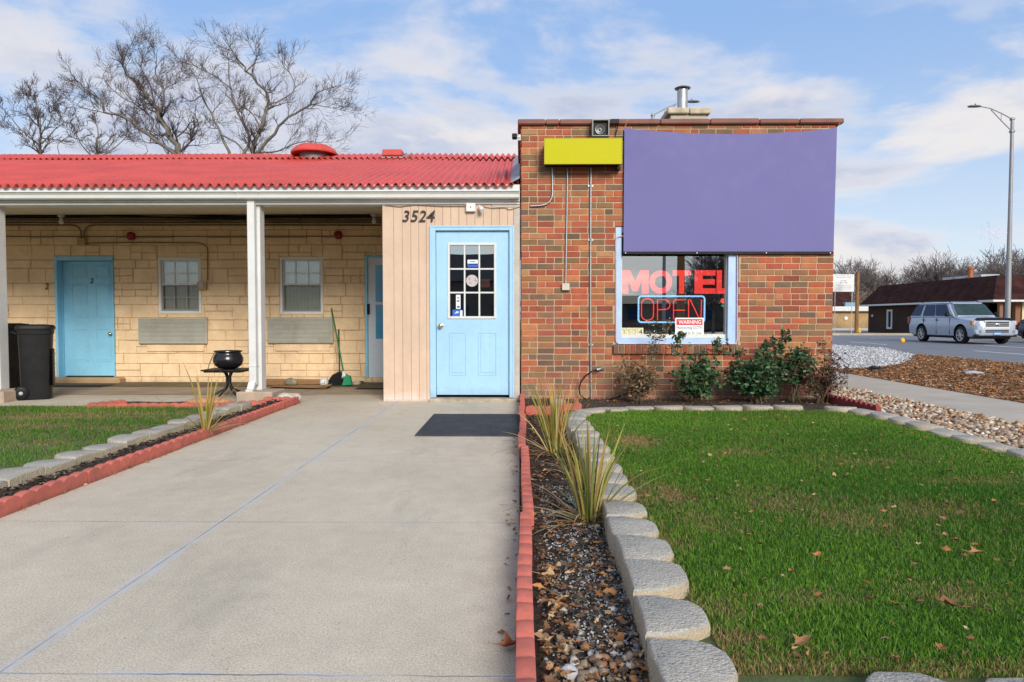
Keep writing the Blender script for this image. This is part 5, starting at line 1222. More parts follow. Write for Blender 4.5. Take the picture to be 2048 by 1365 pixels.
g=G(1953,1103,.13); big_leaf('tan curled leaf lying flat on the grass farther toward the road',(g[0],g[1],.125),.0285,.3,(.40,.22,.09),.6)
g=G(1900,1213,.12); big_leaf('brown folded leaf on the near part of the lawn',(g[0],g[1],.125),.0262,2.2,(.26,.13,.06),.9)
g=G(1603,1285,.12); big_leaf('copper-brown leaf on the near lawn corner beside the large blocks',(g[0],g[1],.12),.0272,.9,(.36,.17,.075),.6)
g=G(1090,1160,.03); big_leaf('pale brown crumpled leaf in the flower bed by the red edging',(g[0]+.02,g[1],.04),.0335,.2,(.42,.27,.14),.9)
# ------------------------------------------------------------------ spiky ornamental grass
mBladeB=mGrass
def spiky(label,base,n,hmin,hmax,spread,seed,extra=(),pal=((.36,.33,.05),(.50,.38,.09),(.20,.22,.04),(.58,.44,.18),(.56,.38,.10))):
    rg=random.Random(seed); mb=MB(); mb.hascol=True
    def blade(az,lean,L,wd,droop,col,r0):
        p=Vector((base[0]+math.cos(az)*r0,base[1]+math.sin(az)*r0,base[2])); th=PI/2-lean; k=9; side=Vector((-math.sin(az),math.cos(az),0)); tw=rg.uniform(-1.2,1.2); side=Matrix.Rotation(tw,3,'Z')@side
        vs=[];b=len(mb.v)
        for i in range(k):
            f=i/(k-1); w_=wd*(1-.15*f if f<.5 else (1-.075)*(1-((f-.5)/.5)**1.6)+.02)
            vs += [p-side*w_,p+Vector((0,0,-wd*.35)),p+side*w_]
            th2=th-droop*f*f*1.6; p=p+Vector((math.cos(az)*math.cos(th2),math.sin(az)*math.cos(th2),math.sin(th2)))*(L/(k-1))
        fs=[]
        for i in range(k-1): a=i*3; fs += [(a,a+1,a+4,a+3),(a+1,a+2,a+5,a+4)]
        q=tuple(min(1,c*rg.uniform(.8,1.2)) for c in col); mb.add(vs,fs,col=q)
    for i in range(n):
        blade(rg.uniform(0,2*PI),abs(rg.gauss(0,spread)),rg.uniform(hmin,hmax),rg.uniform(.0032,.0072),rg.uniform(0,.55),rg.choice(pal),rg.uniform(0,.045))
    for i in range(n):   # dead fallen blades round the foot
        blade(rg.uniform(0,2*PI),rg.uniform(.9,1.4),rg.uniform(hmin*.5,hmax*.75),rg.uniform(.003,.006),rg.uniform(.2,.9),(.42,.32,.17) if rg.random()<.7 else (.28,.15,.06),rg.uniform(0,.05))
    for (az,lean,L,wd,droop,col) in extra: blade(az,lean,L,wd,droop,col,.02)
    t_=thing('spiky_grass',label,'ornamental grass',base); obj('blades',mb,mBladeB,t_,smooth=180); return t_
g=G(1112,908,.03); spiky('tall yellow-green spiky grass clump nearest the brick wall in the flower bed',(g[0],g[1],.02),58,.38,.66,.26,1,extra=((PI*.9,.25,.62,.007,.1,(.33,.26,.05)),(PI*.95,.32,.60,.008,.15,(.30,.27,.05)),(PI*.85,.18,.66,.005,.1,(.30,.17,.06))))
g=G(1150,955,.03); spiky('sparse drooping straw-coloured grass clump between the two taller ones',(g[0]+.0,g[1]+.1,.02),12,.2,.36,.7,2,pal=((.40,.32,.12),(.26,.21,.06),(.35,.2,.08)))
g=G(1178,1042,.03); spiky('green and tan spiky grass clump nearest the camera beside the lawn blocks',(g[0],g[1],.02),52,.34,.58,.25,3,extra=((.15,.80,.52,.006,.25,(.22,.23,.05)),(.25,.95,.50,.006,.35,(.25,.26,.06)),(-.15,.60,.58,.006,1.1,(.20,.24,.06)),(.0,.5,.6,.005,.9,(.25,.27,.07)),(.35,.62,.5,.005,.3,(.24,.2,.06))),pal=((.28,.28,.06),(.45,.36,.10),(.16,.19,.05),(.56,.42,.17)))
g=G(396,868,.05); spiky('spiky yellow-green grass clump in the mulch strip near the porch post',(g[0]+.02,g[1]+.1,.05),26,.32,.56,.42,4,extra=((PI*.95,.22,.62,.007,.2,(.30,.27,.05)),(PI*1.2,1.2,.5,.006,.5,(.30,.30,.10)),(0,1.25,.42,.006,.4,(.36,.34,.2))))
# ------------------------------------------------------------------ rose bushes
mRoseLeaf=bpy.data.materials.new('rose_leaf'); t=NT(mRoseLeaf); c=t.attr(); pb=t.bsdf(c,.42,spec=.4); tl=t.n('ShaderNodeBsdfTranslucent'); t.put(tl.inputs[0],c); mx=t.n('ShaderNodeMixShader'); mx.inputs[0].default_value=.15
t.t.links.new(pb.outputs[0],mx.inputs[1]); t.t.links.new(tl.outputs[0],mx.inputs[2]); t.t.links.new(mx.outputs[0],t.out.inputs[0])
mCane=M('rose_cane',(.12,.095,.05),.7,.25,20)
def rose(label,x,y,rx,ry,h,nleaf,pal,wts,seed,ncane=11,tall=(),lsize=(.017,.034),low=.12,sp=1.0):
    rg=random.Random(seed); t_=thing('rose_bush',label,'bush',(x,y,.04),'rose bushes along the brick wall')
    mb=MB(); tips=[]
    for i in range(ncane):
        az=rg.uniform(0,2*PI); tgt=Vector((x+rx*math.cos(az)*rg.uniform(.2,1),y+ry*math.sin(az)*rg.uniform(.2,1),h*rg.uniform(.5,1.0)))
        b=Vector((x+rg.uniform(-.06,.06),y+rg.uniform(-.04,.04),.02)); pts=[]
        for k in range(8):
            f=k/7; p=b.lerp(tgt,f**1.1); p.z=b.z+(tgt.z-b.z)*f**.85; p+=Vector((rg.gauss(0,.012),rg.gauss(0,.01),0)); pts.append(p)
        mb.tube(pts,[.006*(1-.6*k/7) for k in range(8)],5); 
        for k in range(2,8):
            for _ in range(3 if k<7 else 4):
                d=Vector((rg.gauss(0,1),rg.gauss(0,.7),rg.gauss(.3,.7))).normalized()*rg.uniform(.05,.17)*sp; e=pts[k]+d
                if e.z<low: continue
                if e.y>FY-.03: e.y=FY-.03-rg.random()*.05
                mb.tube([pts[k],(pts[k]+e)/2+Vector((0,0,.01)),e],[.003,.0024,.0015],4); tips.append(e); tips.append(pts[k].lerp(e,.55))
    for (tx_,tz_) in tall:
        b=Vector((x,y,.05)); e=Vector((tx_,y-.03,tz_)); pts=[b.lerp(e,k/8)+Vector((.03*math.sin(k*.7+seed),rg.gauss(0,.008),0)) for k in range(9)]; mb.tube(pts,[.005*(1-.5*k/8) for k in range(9)],5)
        for k in range(5,9):
            for _ in range(4 if k<8 else 9):
                q=pts[k]+Vector((rg.gauss(0,.045),rg.gauss(0,.03),rg.gauss(0,.04))); mb.tube([pts[k],q],[.002,.0012],4); tips.append(q)
                if k>6: tips.append(q)
    obj('stems',mb,mCane,t_,smooth=180)
    n=nleaf; idx=NR.integers(0,len(tips),n); T=np.array([tuple(p) for p in tips])[idx]+NR.normal(0,.020,(n,3))
    T[:,1]=np.minimum(T[:,1],FY-.012); k=T[:,2]>low*.6; T=T[k]; n=len(T)
    s=NR.uniform(lsize[0],lsize[1],n); 
    # a folded leaf: two halves along the midrib
    L=np.array([(-1,0,0),(-.35,.5,.16),(.45,.42,.14),(1,0,-.05),(.45,-.42,.14),(-.35,-.5,.16)],float)
    V=np.repeat(L[None],n,0)*s[:,None,None]
    def rot(V,a,i,j):
        c_,s_=np.cos(a)[:,None],np.sin(a)[:,None]; u,v=V[...,i].copy(),V[...,j].copy(); V[...,i]=u*c_-v*s_; V[...,j]=u*s_+v*c_
    rot(V,NR.normal(0,.8,n),0,2); rot(V,NR.normal(0.25,.8,n),1,2); rot(V,NR.uniform(0,2*PI,n),0,1)
    V+=T[:,None,:]; P=np.array(pal); C=P[NR.choice(len(pal),n,p=np.array(wts)/sum(wts))]*NR.uniform(.65,1.35,(n,1))
    np_obj('foliage',V,[(0,1,2,3),(0,3,4,5)],C,mRoseLeaf,t_); return t_
GR=[(.035,.105,.040),(.062,.150,.055),(.024,.068,.033),(.115,.16,.06),(.17,.14,.07)]
BR=[(.20,.125,.06),(.28,.19,.10),(.12,.075,.04),(.10,.10,.045),(.34,.25,.14)]
PU=[(.115,.045,.045),(.17,.085,.06),(.07,.05,.04),(.21,.135,.08),(.06,.075,.035)]
RYb=7.78
def rx_(px): return A(px,760,RYb)[0]
rose('dried brown rose bush with bare canes below the window corner with number tiles',rx_(1278),RYb,.24,.16,.50,1700,BR,[.3,.25,.2,.15,.1],31,13,tall=((rx_(1331),A(1331,655,RYb)[2]),(rx_(1316),A(1316,676,RYb)[2])),lsize=(.010,.022))
rose('dark green rose bush below the WARNING notice with one tall leafy cane',rx_(1392),RYb,.27,.17,.50,1900,GR,[.32,.26,.24,.12,.06],32,15,tall=((rx_(1358),A(1358,672,RYb)[2]),(rx_(1437),A(1437,690,RYb)[2])))
rose('widest dense green rose bush standing against plain brick under the purple banner',rx_(1520),RYb,.36,.19,.56,3400,GR,[.34,.24,.26,.11,.05],33,22,tall=((rx_(1566),A(1566,672,RYb)[2]),(rx_(1536),A(1536,690,RYb)[2])))
rose('green rose bush leaning over its reddish neighbour near the building corner',rx_(1596),RYb+.06,.22,.15,.62,1300,GR,[.34,.28,.22,.1,.06],34,12,low=.3)
rose('purplish brown thin rose bush at the brick building corner by the river stones',rx_(1642),RYb-.02,.33,.20,.56,1250,PU,[.3,.25,.2,.15,.1],35,16,tall=((rx_(1692),A(1692,742,RYb)[2]),(rx_(1640),A(1640,690,RYb)[2])),lsize=(.012,.024))
# ------------------------------------------------------------------ bare trees
mBark=M('bark',(.155,.13,.105),.9,.25,6,bump=.5,bscale=30,bdist=.02,dirt=(.26,.235,.19),dscale=2.5,damt=.6)
mTwig=M('twig_bark',(.085,.066,.066),.9,.2,4)
def limb_path(P,r0,r1,mb,n=7):
    k=len(P); mb.tube(P,[r0+(r1-r0)*(i/(k-1))**.8 for i in range(k)],n)
def twig(mb,p,d,L,r,lvl,rg,tmin,kink=.30,nch=(3,5),ra=.5,rb=.78):
    k=4 if lvl>1 else 3; pts=[p]; dd=d.copy(); seg=L/k
    for i in range(k):
        dd=(dd+Vector((rg.gauss(0,kink),rg.gauss(0,kink),rg.gauss(.05,kink*.8)))).normalized(); pts.append(pts[-1]+dd*seg)
    mb.tube(pts,[max(tmin,r*(1-.62*i/k)) for i in range(k+1)],5 if r>.03 else 3,cap=False)
    if lvl<=0: return
    for j in range(rg.randint(*nch)):
        i=rg.randint(1,k); ax=Vector((rg.gauss(0,1),rg.gauss(0,1),rg.gauss(0,1))); t_=(pts[i]-pts[i-1]).normalized(); perp=(ax-t_*ax.dot(t_))
        if perp.length<.01: continue
        nd=(t_*rg.uniform(.6,1.0)+perp.normalized()*rg.uniform(.40,.85)+Vector((0,0,.16))).normalized()
        twig(mb,pts[i],nd,L*rg.uniform(ra,rb),max(tmin,r*.52),lvl-1,rg,tmin,kink,nch,ra,rb)
def smooth_path(P,rg,jit,sub=3):
    out=[]
    for i in range(len(P)-1):
        p0=P[max(i-1,0)];p1=P[i];p2=P[i+1];p3=P[min(i+2,len(P)-1)]
        for s in range(sub):
            t_=s/sub; q=.5*((2*p1)+(p2-p0)*t_+(2*p0-5*p1+4*p2-p3)*t_*t_+(3*p1-p0-3*p2+p3)*t_**3); out.append(q+Vector((rg.gauss(0,jit),rg.gauss(0,jit),rg.gauss(0,jit))))
    out.append(P[-1]); return out
def guided_tree(name,label,base,limbs,Y,seed,lev=3,tmin=.0042,dens=.27,Lt=(.55,1.15),group='bare trees behind the motel roof'):
    """limbs: ([(px,py)...], r0, r1, depth change at the tip); each limb is given real depth"""
    rg=random.Random(seed); t_=thing(name,label,'tree',base,group); mb=MB(); mt=MB()
    for (pp,r0,r1,dy) in limbs:
        n=len(pp); P=[Vector(A(px,py,Y+dy*(i/(n-1)))) for i,(px,py) in enumerate(pp)]
        r0*=.56; r1*=.6; P=smooth_path(P,rg,r0*.3); limb_path(P,r0,r1,mb)
        Lc=0
        for i in range(2,len(P)):
            Lc+=(P[i]-P[i-1]).length; f=i/(len(P)-1)
            while Lc>dens:
                Lc-=dens
                if f<.22: continue
                tn=(P[i]-P[i-1]).normalized(); ax=Vector((rg.gauss(0,1),rg.gauss(0,.8),rg.gauss(.25,1))); pr=(ax-tn*ax.dot(tn)).normalized()
                d=(tn*rg.uniform(.35,.9)+pr*rg.uniform(.5,1)).normalized(); rr=(r0+(r1-r0)*f)
                big=rg.random()<.35
                twig(mt,P[i],d,rg.uniform(*Lt)*(1 if big else .62)*(1.05-.35*f),max(.014,rr*(.5 if big else .34)),lev if big else lev-1,rg,tmin,.15,(3,5),.62,.86)
        twig(mt,P[-1],(P[-1]-P[-2]).normalized(),rg.uniform(*Lt)*.7,r1,lev,rg,tmin,.15,(3,5),.62,.86)
    obj('trunk',mb,mBark,t_,smooth=180); obj('crown',mt,mTwig,t_); return t_
def z6(*pts): return [(x/2.844,60+y/2.844) for x,y in pts]
TA=28.0
bA=A(358,640,TA); bB=A(478,640,TA+1)
limA=[(z6((1030,1650),(1035,1100),(1020,715),(960,600),(910,480),(865,420)),.27,.15,.4),(z6((865,420),(830,370),(780,300),(720,250),(700,185),(745,85)),.14,.03,1.2),(z6((1005,720),(880,620),(780,550),(690,490),(600,465),(560,390),(480,335),(415,265)),.15,.025,-1.8),
 (z6((910,480),(932,390),(925,320),(885,250),(890,180)),.09,.025,-1),(z6((850,590),(870,520),(800,440),(690,380),(600,300),(590,250)),.07,.02,1.6),(z6((1000,610),(1055,570),(1080,530),(1140,530)),.06,.02,-1),(z6((1030,715),(1070,660),(1150,655)),.06,.02,.8),(z6((690,490),(560,465),(460,440),(400,400)),.05,.015,.6),(z6((960,600),(880,430),(850,300),(800,210),(840,120)),.08,.02,1.8)]
guided_tree('bare_tree','large bare tree behind the red roof, its limbs leaning toward the trash bins',(bA[0],TA,-.3),limA,TA,41)
limB=[(z6((1430,1650),(1430,1100),(1440,715),(1480,560),(1530,420),(1500,340),(1400,240),(1375,185),(1290,110)),.24,.03,.5),(z6((1380,720),(1420,610),(1350,480),(1320,380),(1305,300),(1300,190)),.14,.03,1.2),(z6((1450,715),(1560,590),(1640,500),(1760,430),(1800,365),(1890,330)),.14,.02,-1.4),(z6((1310,720),(1260,600),(1200,480),(1150,370),(1120,280),(1090,230)),.12,.02,1.5),
 (z6((1525,425),(1600,400),(1680,330),(1640,230),(1610,190)),.07,.02,.8),(z6((1320,340),(1230,270),(1130,215),(1060,190)),.06,.015,-.8),(z6((1470,700),(1580,690),(1700,640),(1830,640)),.08,.02,-1),(z6((1260,600),(1340,640),(1395,700)),.07,.05,.2),(z6((1780,425),(1860,440),(1960,460)),.04,.012,.3),(z6((1150,370),(1080,410),(1030,370)),.05,.015,.6),(z6((1480,560),(1440,480),(1360,430)),.07,.03,1),(z6((1400,240),(1460,170),(1440,120)),.05,.015,-.6)]
guided_tree('bare_tree','spreading bare tree with several pale trunks behind the red roof near its vent cap',(bB[0],TA+1,-.3),limB,TA+1,42)
TC=40.0; bC=A(82,640,TC); bD=A(190,640,TC+3)
limC=[(z6((235,1600),(232,715),(232,600),(215,480),(205,390)),.20,.03,.3),(z6((232,660),(150,600),(70,510),(0,430)),.10,.02,-1),(z6((240,650),(310,570),(380,520)),.09,.02,1),(z6((228,560),(160,490),(140,410)),.07,.02,1),(z6((232,600),(285,520),(300,450)),.07,.02,-1)]
guided_tree('bare_tree','upright small bare tree behind the far end of the red roof',(bC[0],TC,-.3),limC,TC,43,tmin=.009,dens=.5)
limD=[(z6((545,1600),(545,715),(560,600),(540,500)),.16,.03,.3),(z6((520,715),(460,650),(420,560)),.09,.02,-1),(z6((560,690),(640,600),(660,520)),.08,.02,1),(z6((590,715),(690,640),(740,560)),.08,.02,.6),(z6((800,715),(840,690),(800,600),(780,540)),.05,.02,.5),(z6((340,715),(330,650),(400,600)),.05,.02,.5)]
guided_tree('bare_tree','low twiggy bare tree between the small upright one and the large leaning one',(bD[0],TC+3,-.3),limD,TC+3,44,tmin=.009,dens=.5)
# ------------------------------------------------------------------ vehicles (front toward -Y)
mSilver=M('silver_car_paint',(.41,.465,.55),.26,.004,.3,metal=.25,spec=.5)
mNavy=M('navy_car_paint',(.012,.020,.055),.22,.03,.6,metal=.2,spec=.7)
mCarGlass=M('car_glass',(.010,.040,.110),.15,.05,2,spec=.15)
mTyre=M('tyre_rubber',(.012,.012,.012),.85,.2,15)
mRim=M('alloy_rim',(.55,.56,.58),.3,.06,15,metal=.8)
mLampR=M('tail_lens',(.42,.012,.02),.2,.1,20,spec=.7); mLampW=M('head_lens',(.62,.66,.70),.12,.08,20,metal=.3,spec=.8); mLampO=M('orange_lens',(.70,.20,.03),.25,.1,20)
def vehicle(name,label,cat,loc,Lh,Wd,zb,hood,belt,top,cowl,roof0,roof1,rear,wr,ax0,ax1,paint,suv=True,group=None):
    """body built along +Y from the nose at y=0; half width Wd"""
    t_=thing(name,label,cat,(0,0,0),group)
    st=[(0.0,zb+.16,hood-.22,Wd*.66),(.05,zb+.08,hood-.12,Wd*.82),(.18,zb+.03,hood-.05,Wd*.925),(.45,zb,hood,Wd*.985),(cowl*.7,zb,hood+.045,Wd),(cowl,zb,belt-.02,Wd),(cowl+.35,zb,belt,Wd),(Lh*.6,zb,belt,Wd),(Lh-.35,zb+.02,belt,Wd*.985),(Lh-.08,zb+.08,belt-.02,Wd*.95),(Lh,zb+.14,belt-.10,Wd*.88)]
    mb=MB(); vs=[];fs=[]; n=0
    for (y,z0,z1,w_) in st:
        zm=z0+(z1-z0)*.5
        ring=[(-w_*.90,z0),(-w_*.975,z0+.05),(-w_,zm-.10),(-w_*1.0,zm+.06),(-w_*.985,z1-.14),(-w_*.945,z1-.055),(-w_*.86,z1-.005),(-w_*.45,z1+.03)]
        ring=ring+[(-x,z) for x,z in ring[::-1]]; n=len(ring); vs+=[(x,y,z) for x,z in ring]
    for i in range(len(st)-1):
        for j in range(n): fs.append((i*n+j,i*n+(j+1)%n,(i+1)*n+(j+1)%n,(i+1)*n+j))
    fs.append(tuple(range(n))[::-1]); q=(len(st)-1)*n; fs.append(tuple(range(q,q+n))); mb.add(vs,fs); mb.fix=True
    # cut real wheel arches
    me=mesh_of(mb,'car_body',[paint,mBlack]); body=bpy.data.objects.new('car_body',me); COL.objects.link(body)
    for ay in (ax0,ax1):
        cm=MB(); cm.lathe((0,ay,wr+.015),[(wr+.085,-Wd*1.2),(wr+.085,Wd*1.2)],40,'x'); cme=mesh_of(cm,'cut',[mBlack]); co=bpy.data.objects.new('cut',cme); COL.objects.link(co)
        mod=body.modifiers.new('b','BOOLEAN'); mod.object=co; mod.operation='DIFFERENCE'; mod.solver='EXACT'
    dg=bpy.context.evaluated_depsgraph_get(); dg.update(); new=bpy.data.meshes.new_from_object(body.evaluated_get(dg))
    for o in list(COL.objects):
        if o.name.startswith('cut'): bpy.data.objects.remove(o)
    body.modifiers.clear(); body.data=new; new.name='car_body'; new.polygons.foreach_set('use_smooth',[True]*len(new.polygons)); new.set_sharp_from_angle(angle=R(32))
    body.parent=t_; WL[body.name]=Vector((0,0,0))
    # greenhouse
    bw,tw=Wd*.955,Wd*.80
    B0,B1,T0,T1=cowl-.05,Lh-.06,roof0,roof1
    bm=bmesh.new(); rings=[(B0,B1,bw,belt-.03),(T0-.05,T1+.03,tw+.02,top-.07),(T0+.08,T1-.06,tw-.08,top-.01)]
    V=[[bm.verts.new(p) for p in ((-w_,a,z),(w_,a,z),(w_,b,z),(-w_,b,z))] for (a,b,w_,z) in rings]
    for i in range(2):
        for j in range(4): bm.faces.new((V[i][j],V[i][(j+1)%4],V[i+1][(j+1)%4],V[i+1][j]))
    bm.faces.new(V[2]); bmesh.ops.bevel(bm,geom=[e for e in bm.edges if not e.is_boundary],offset=.10,segments=4,affect='EDGES'); bmesh.ops.recalc_face_normals(bm,faces=bm.faces)
    me=bpy.data.meshes.new('cabin'); bm.to_mesh(me); bm.free(); me.materials.append(paint); me.polygons.foreach_set('use_smooth',[True]*len(me.polygons)); me.set_sharp_from_angle(angle=R(40))
    cb=bpy.data.objects.new('cabin',me); COL.objects.link(cb); cb.parent=t_; WL[cb.name]=Vector((0,0,0))
    zA,zB=belt-.03,top-.07
    def sidep(sx,u,v):   # u: y at belt fraction 0..1, v height 0..1
        yb=B0+(B1-B0)*u; yt=(T0-.05)+(T1+.03-(T0-.05))*u; return (sx*((bw+(tw+.02-bw)*v)+.006), yb+(yt-yb)*v, zA+(zB-zA)*v)
    wins=[(.10,.40,.06,.90),(.412,.69,.06,.90),(.735,.965,.08,.90)] if suv else [(.13,.46,.12,.88),(.49,.80,.12,.88)]
    for sx in (-1,1):
        for (u0,u1,v0,v1) in wins:
            mb=MB(); P=[sidep(sx,u0,v0),sidep(sx,u1,v0),sidep(sx,u1,v1),sidep(sx,u0,v1)]; c=[sum(p[i] for p in P)/4 for i in range(3)]
            P8=[]
            for i in range(4):
                a=Vector(P[i]); pr=Vector(P[i-1]); nx=Vector(P[(i+1)%4]); P8 += [a.lerp(pr,.06),a.lerp(nx,.06)]
            mb.add(P8,[tuple(range(8))]); mb.add([Vector(p)-Vector((sx*.01,0,0)) for p in P8],[tuple(range(8))[::-1]]); obj('window',mb,mCarGlass,t_)
    def endp(front,s_,v):
        (yb,yt)=(B0,T0-.05) if front else (B1,T1+.03); w_=bw+(tw+.02-bw)*v; k=-.007 if front else .007; return (s_*w_,yb+(yt-yb)*v+k,zA+(zB-zA)*v+.004)
    for front,nm in ((True,'windscreen'),(False,'rear_window')):
        mb=MB(); P=[endp(front,-.90,.10),endp(front,.90,.10),endp(front,.86,.93),endp(front,-.86,.93)]; mb.add(P,[(0,1,2,3)]); mb.add([(p[0],p[1]+(.01 if front else -.01),p[2]-.01) for p in P],[(3,2,1,0)]); obj(nm,mb,M('windscreen_glass',(.03,.055,.06),.12,.35,1.2,spec=.2),t_)
    # wheels
    for ay in (ax0,ax1):
        for sx in (-1,1):
            x=sx*(Wd-.12); mb=MB(); mb.lathe((x,ay,wr),[(wr*.62,-.115),(wr*.90,-.12),(wr*.985,-.095),(wr,-.06),(wr,.06),(wr*.985,.095),(wr*.90,.12),(wr*.62,.115)],36,'x'); wh=obj('wheel',mb,mTyre,t_,smooth=40)
            mb=MB(); xo=sx*.075; mb.lathe((x,ay,wr),[(wr*.64,sx*.112),(wr*.66,sx*.122),(wr*.60,sx*.118),(wr*.57,sx*.07)],32,'x',cap=False); mb.lathe((x,ay,wr),[(.001,sx*.118),(.055,sx*.116),(.07,sx*.09)],16,'x',cap=False)
            for k in range(6):
                a=2*PI*k/6
                for da in (-.17,.17):
                    c,s_=math.cos(a+da),math.sin(a+da); mb.tube([(x+sx*.102,ay+c*.04,wr+s_*.04),(x+sx*.105,ay+c*wr*.60,wr+s_*wr*.60)],.021,6)
            obj('rim',mb,mRim,wh,smooth=40)
            mb=MB(); mb.lathe((x,ay,wr),[(wr*.58,sx*.05),(.001,sx*.05)],24,'x',cap=False); obj('brake_disc',mb,mBlack,wh)
    mb=MB(); mb.box(-Wd*.80,Wd*.80,.30,Lh-.25,zb-.06,zb+.25); obj('underbody',mb,mBlack,t_)
    # lamps, mirrors, handles, seams
    for sx in (-1,1):
        mb=MB(); mb.prism([(sx*Wd*.50,hood-.30),(sx*Wd*.93,hood-.27),(sx*Wd*.935,hood-.08),(sx*Wd*.53,hood-.11)],0,1,lambda u,v,h:(u,(.065+.14*max(0,(abs(u)/Wd-.5))/.45)-.045*(1-h)+ (0.02 if h else 0),v)); hl=obj('headlight',mb,mLampW,t_)
        mb=MB(); mb.prism([(sx*Wd*.945,hood-.26),(sx*Wd*.985,hood-.25),(sx*Wd*.99,hood-.10),(sx*Wd*.95,hood-.09)],.16,.30,lambda u,v,h:(u,h,v)); obj('turn_lens',mb,mLampO,hl)
        mb=MB(); mb.box(sx*Wd*.86,sx*(Wd*1.0),Lh-.16,Lh+.02,belt-.38,belt-.04,.03); obj('tail_light',mb,mLampR,t_)
        mb=MB(); mb.tube([(sx*Wd*.93,cowl+.32,belt+.03),(sx*(Wd+.09),cowl+.30,belt+.06)],.02,6); mb.box(sx*(Wd+.05),sx*(Wd+.24),cowl+.22,cowl+.36,belt-.02,belt+.19,.035); obj('side_mirror',mb,mBlack,t_)
        for yy in ((cowl+1.22,cowl+2.30) if suv else (cowl+1.3,cowl+2.2)):
            mb=MB(); mb.box(sx*(Wd+.002),sx*(Wd+.028),yy,yy+.20,belt-.20,belt-.165,.008); obj('door_handle',mb,mBlack if suv else paint,t_)
        for yy in (cowl+.34,cowl+1.36,cowl+2.42):
            mb=MB(); mb.box(sx*(Wd*.985),sx*(Wd+.0025),yy,yy+.012,zb+.12,belt-.07); obj('door_seam',mb,mBlack,t_)
    return t_
SUV=vehicle('suv','silver three-row SUV with black hood deflector driving on the road','suv',(0,0,0),5.25,.985,.30,1.12,1.25,1.93,1.42,2.10,4.72,0,.40,.98,4.02,mSilver)
s_=SUV; Wd=.985
mb=MB(); mb.box(-.56,.56,-.012,.10,.66,1.045,.03); gr=obj('grille',mb,M('bright_trim',(.66,.68,.70),.3,.04,9,metal=.3),s_)
mb=MB()
for z in (.985,.905,.825): mb.box(-.50,.50,-.020,-.0125,z-.042,z+.018,.004)
obj('grille_slot',mb,mBlack,gr)
mb=MB(); mb.lathe((0,-.02,.893),[(.085,0),(.085,-.012),(.07,-.016),(.001,-.017)],20,'y'); mb.v=[(v[0],v[1],.893+(v[2]-.893)*.5) for v in mb.v]; obj('oval_badge',mb,M('badge_blue_chrome',(.45,.52,.68),.25,.1,20,metal=.6),gr,smooth=50)
mb=MB(); mb.box(-.93,.93,.005,.22,.42,.655,.05); bp=obj('front_bumper',mb,mSilver,s_,smooth=40)
mb=MB(); mb.box(-.50,.50,-.006,.0045,.595,.64); mb.box(-.50,.50,-.006,.0045,.525,.575); obj('bumper_slot',mb,mBlack,bp)
for sx in (-1,1):
    mb=MB(); mb.lathe((sx*.72,.004,.56),[(.07,0),(.07,-.008),(.001,-.010)],16,'y'); obj('fog_light',mb,M('fog_lens',(.20,.21,.22),.2,.2,20),bp)
mb=MB(); mb.box(-.16,.16,-.022,.003,.43,.54,.006); pl=obj('number_plate',mb,M('plate_blue',(.13,.30,.55),.4,.08,12),s_)
mb=MB(); mb.box(-.135,.135,-.0245,-.0225,.452,.487); obj('plate_band',mb,M('plate_white',(.62,.68,.74),.4,.08,12),pl)
mb=MB(); mb.box(-.90,.90,.02,.30,.34,.415,.03); obj('lower_valance',mb,mBlack,s_)
mb=MB(); mb.prism([(-.80,1.055),(.80,1.055),(.70,1.125),(.35,1.14),(-.35,1.14),(-.70,1.125)],.03,.20,lambda u,v,h:(u,h+abs(u)*.10,v+(h-.03)*.25)); obj('hood_deflector',mb,mBlack,s_)
for sx in (-1,1):
    mb=MB(); mb.tube([(sx*.66,2.25,1.90),(sx*.66,2.40,1.965),(sx*.66,4.40,1.965),(sx*.66,4.62,1.89)],.024,8); obj('roof_rail',mb,mBlack,s_,smooth=60)
    mb=MB(); mb.box(sx*.80,sx*1.0,1.5,3.5,.30,.36,.02); obj('running_board',mb,mBlack,s_)
mb=MB()
for y in (2.8,4.0): mb.box(-.66,.66,y,y+.06,1.955,1.985,.01)
obj('crossbar',mb,mBlack,s_)
SUV.location=(20.80,30.0,-.149); SUV.rotation_euler=(0,0,R(-.6))
V2=vehicle('car','dark navy car only partly in view beside and beyond the silver SUV','car',(0,0,0),4.6,.91,.24,.92,.98,1.48,1.25,2.05,3.6,0,.33,.92,3.65,mNavy,suv=False)

mb=MB(); mb.box(-.45,.45,-.008,.06,.50,.70,.02); obj('grille',mb,mBlack,V2)
V2.location=(24.75,28.6,-.149)
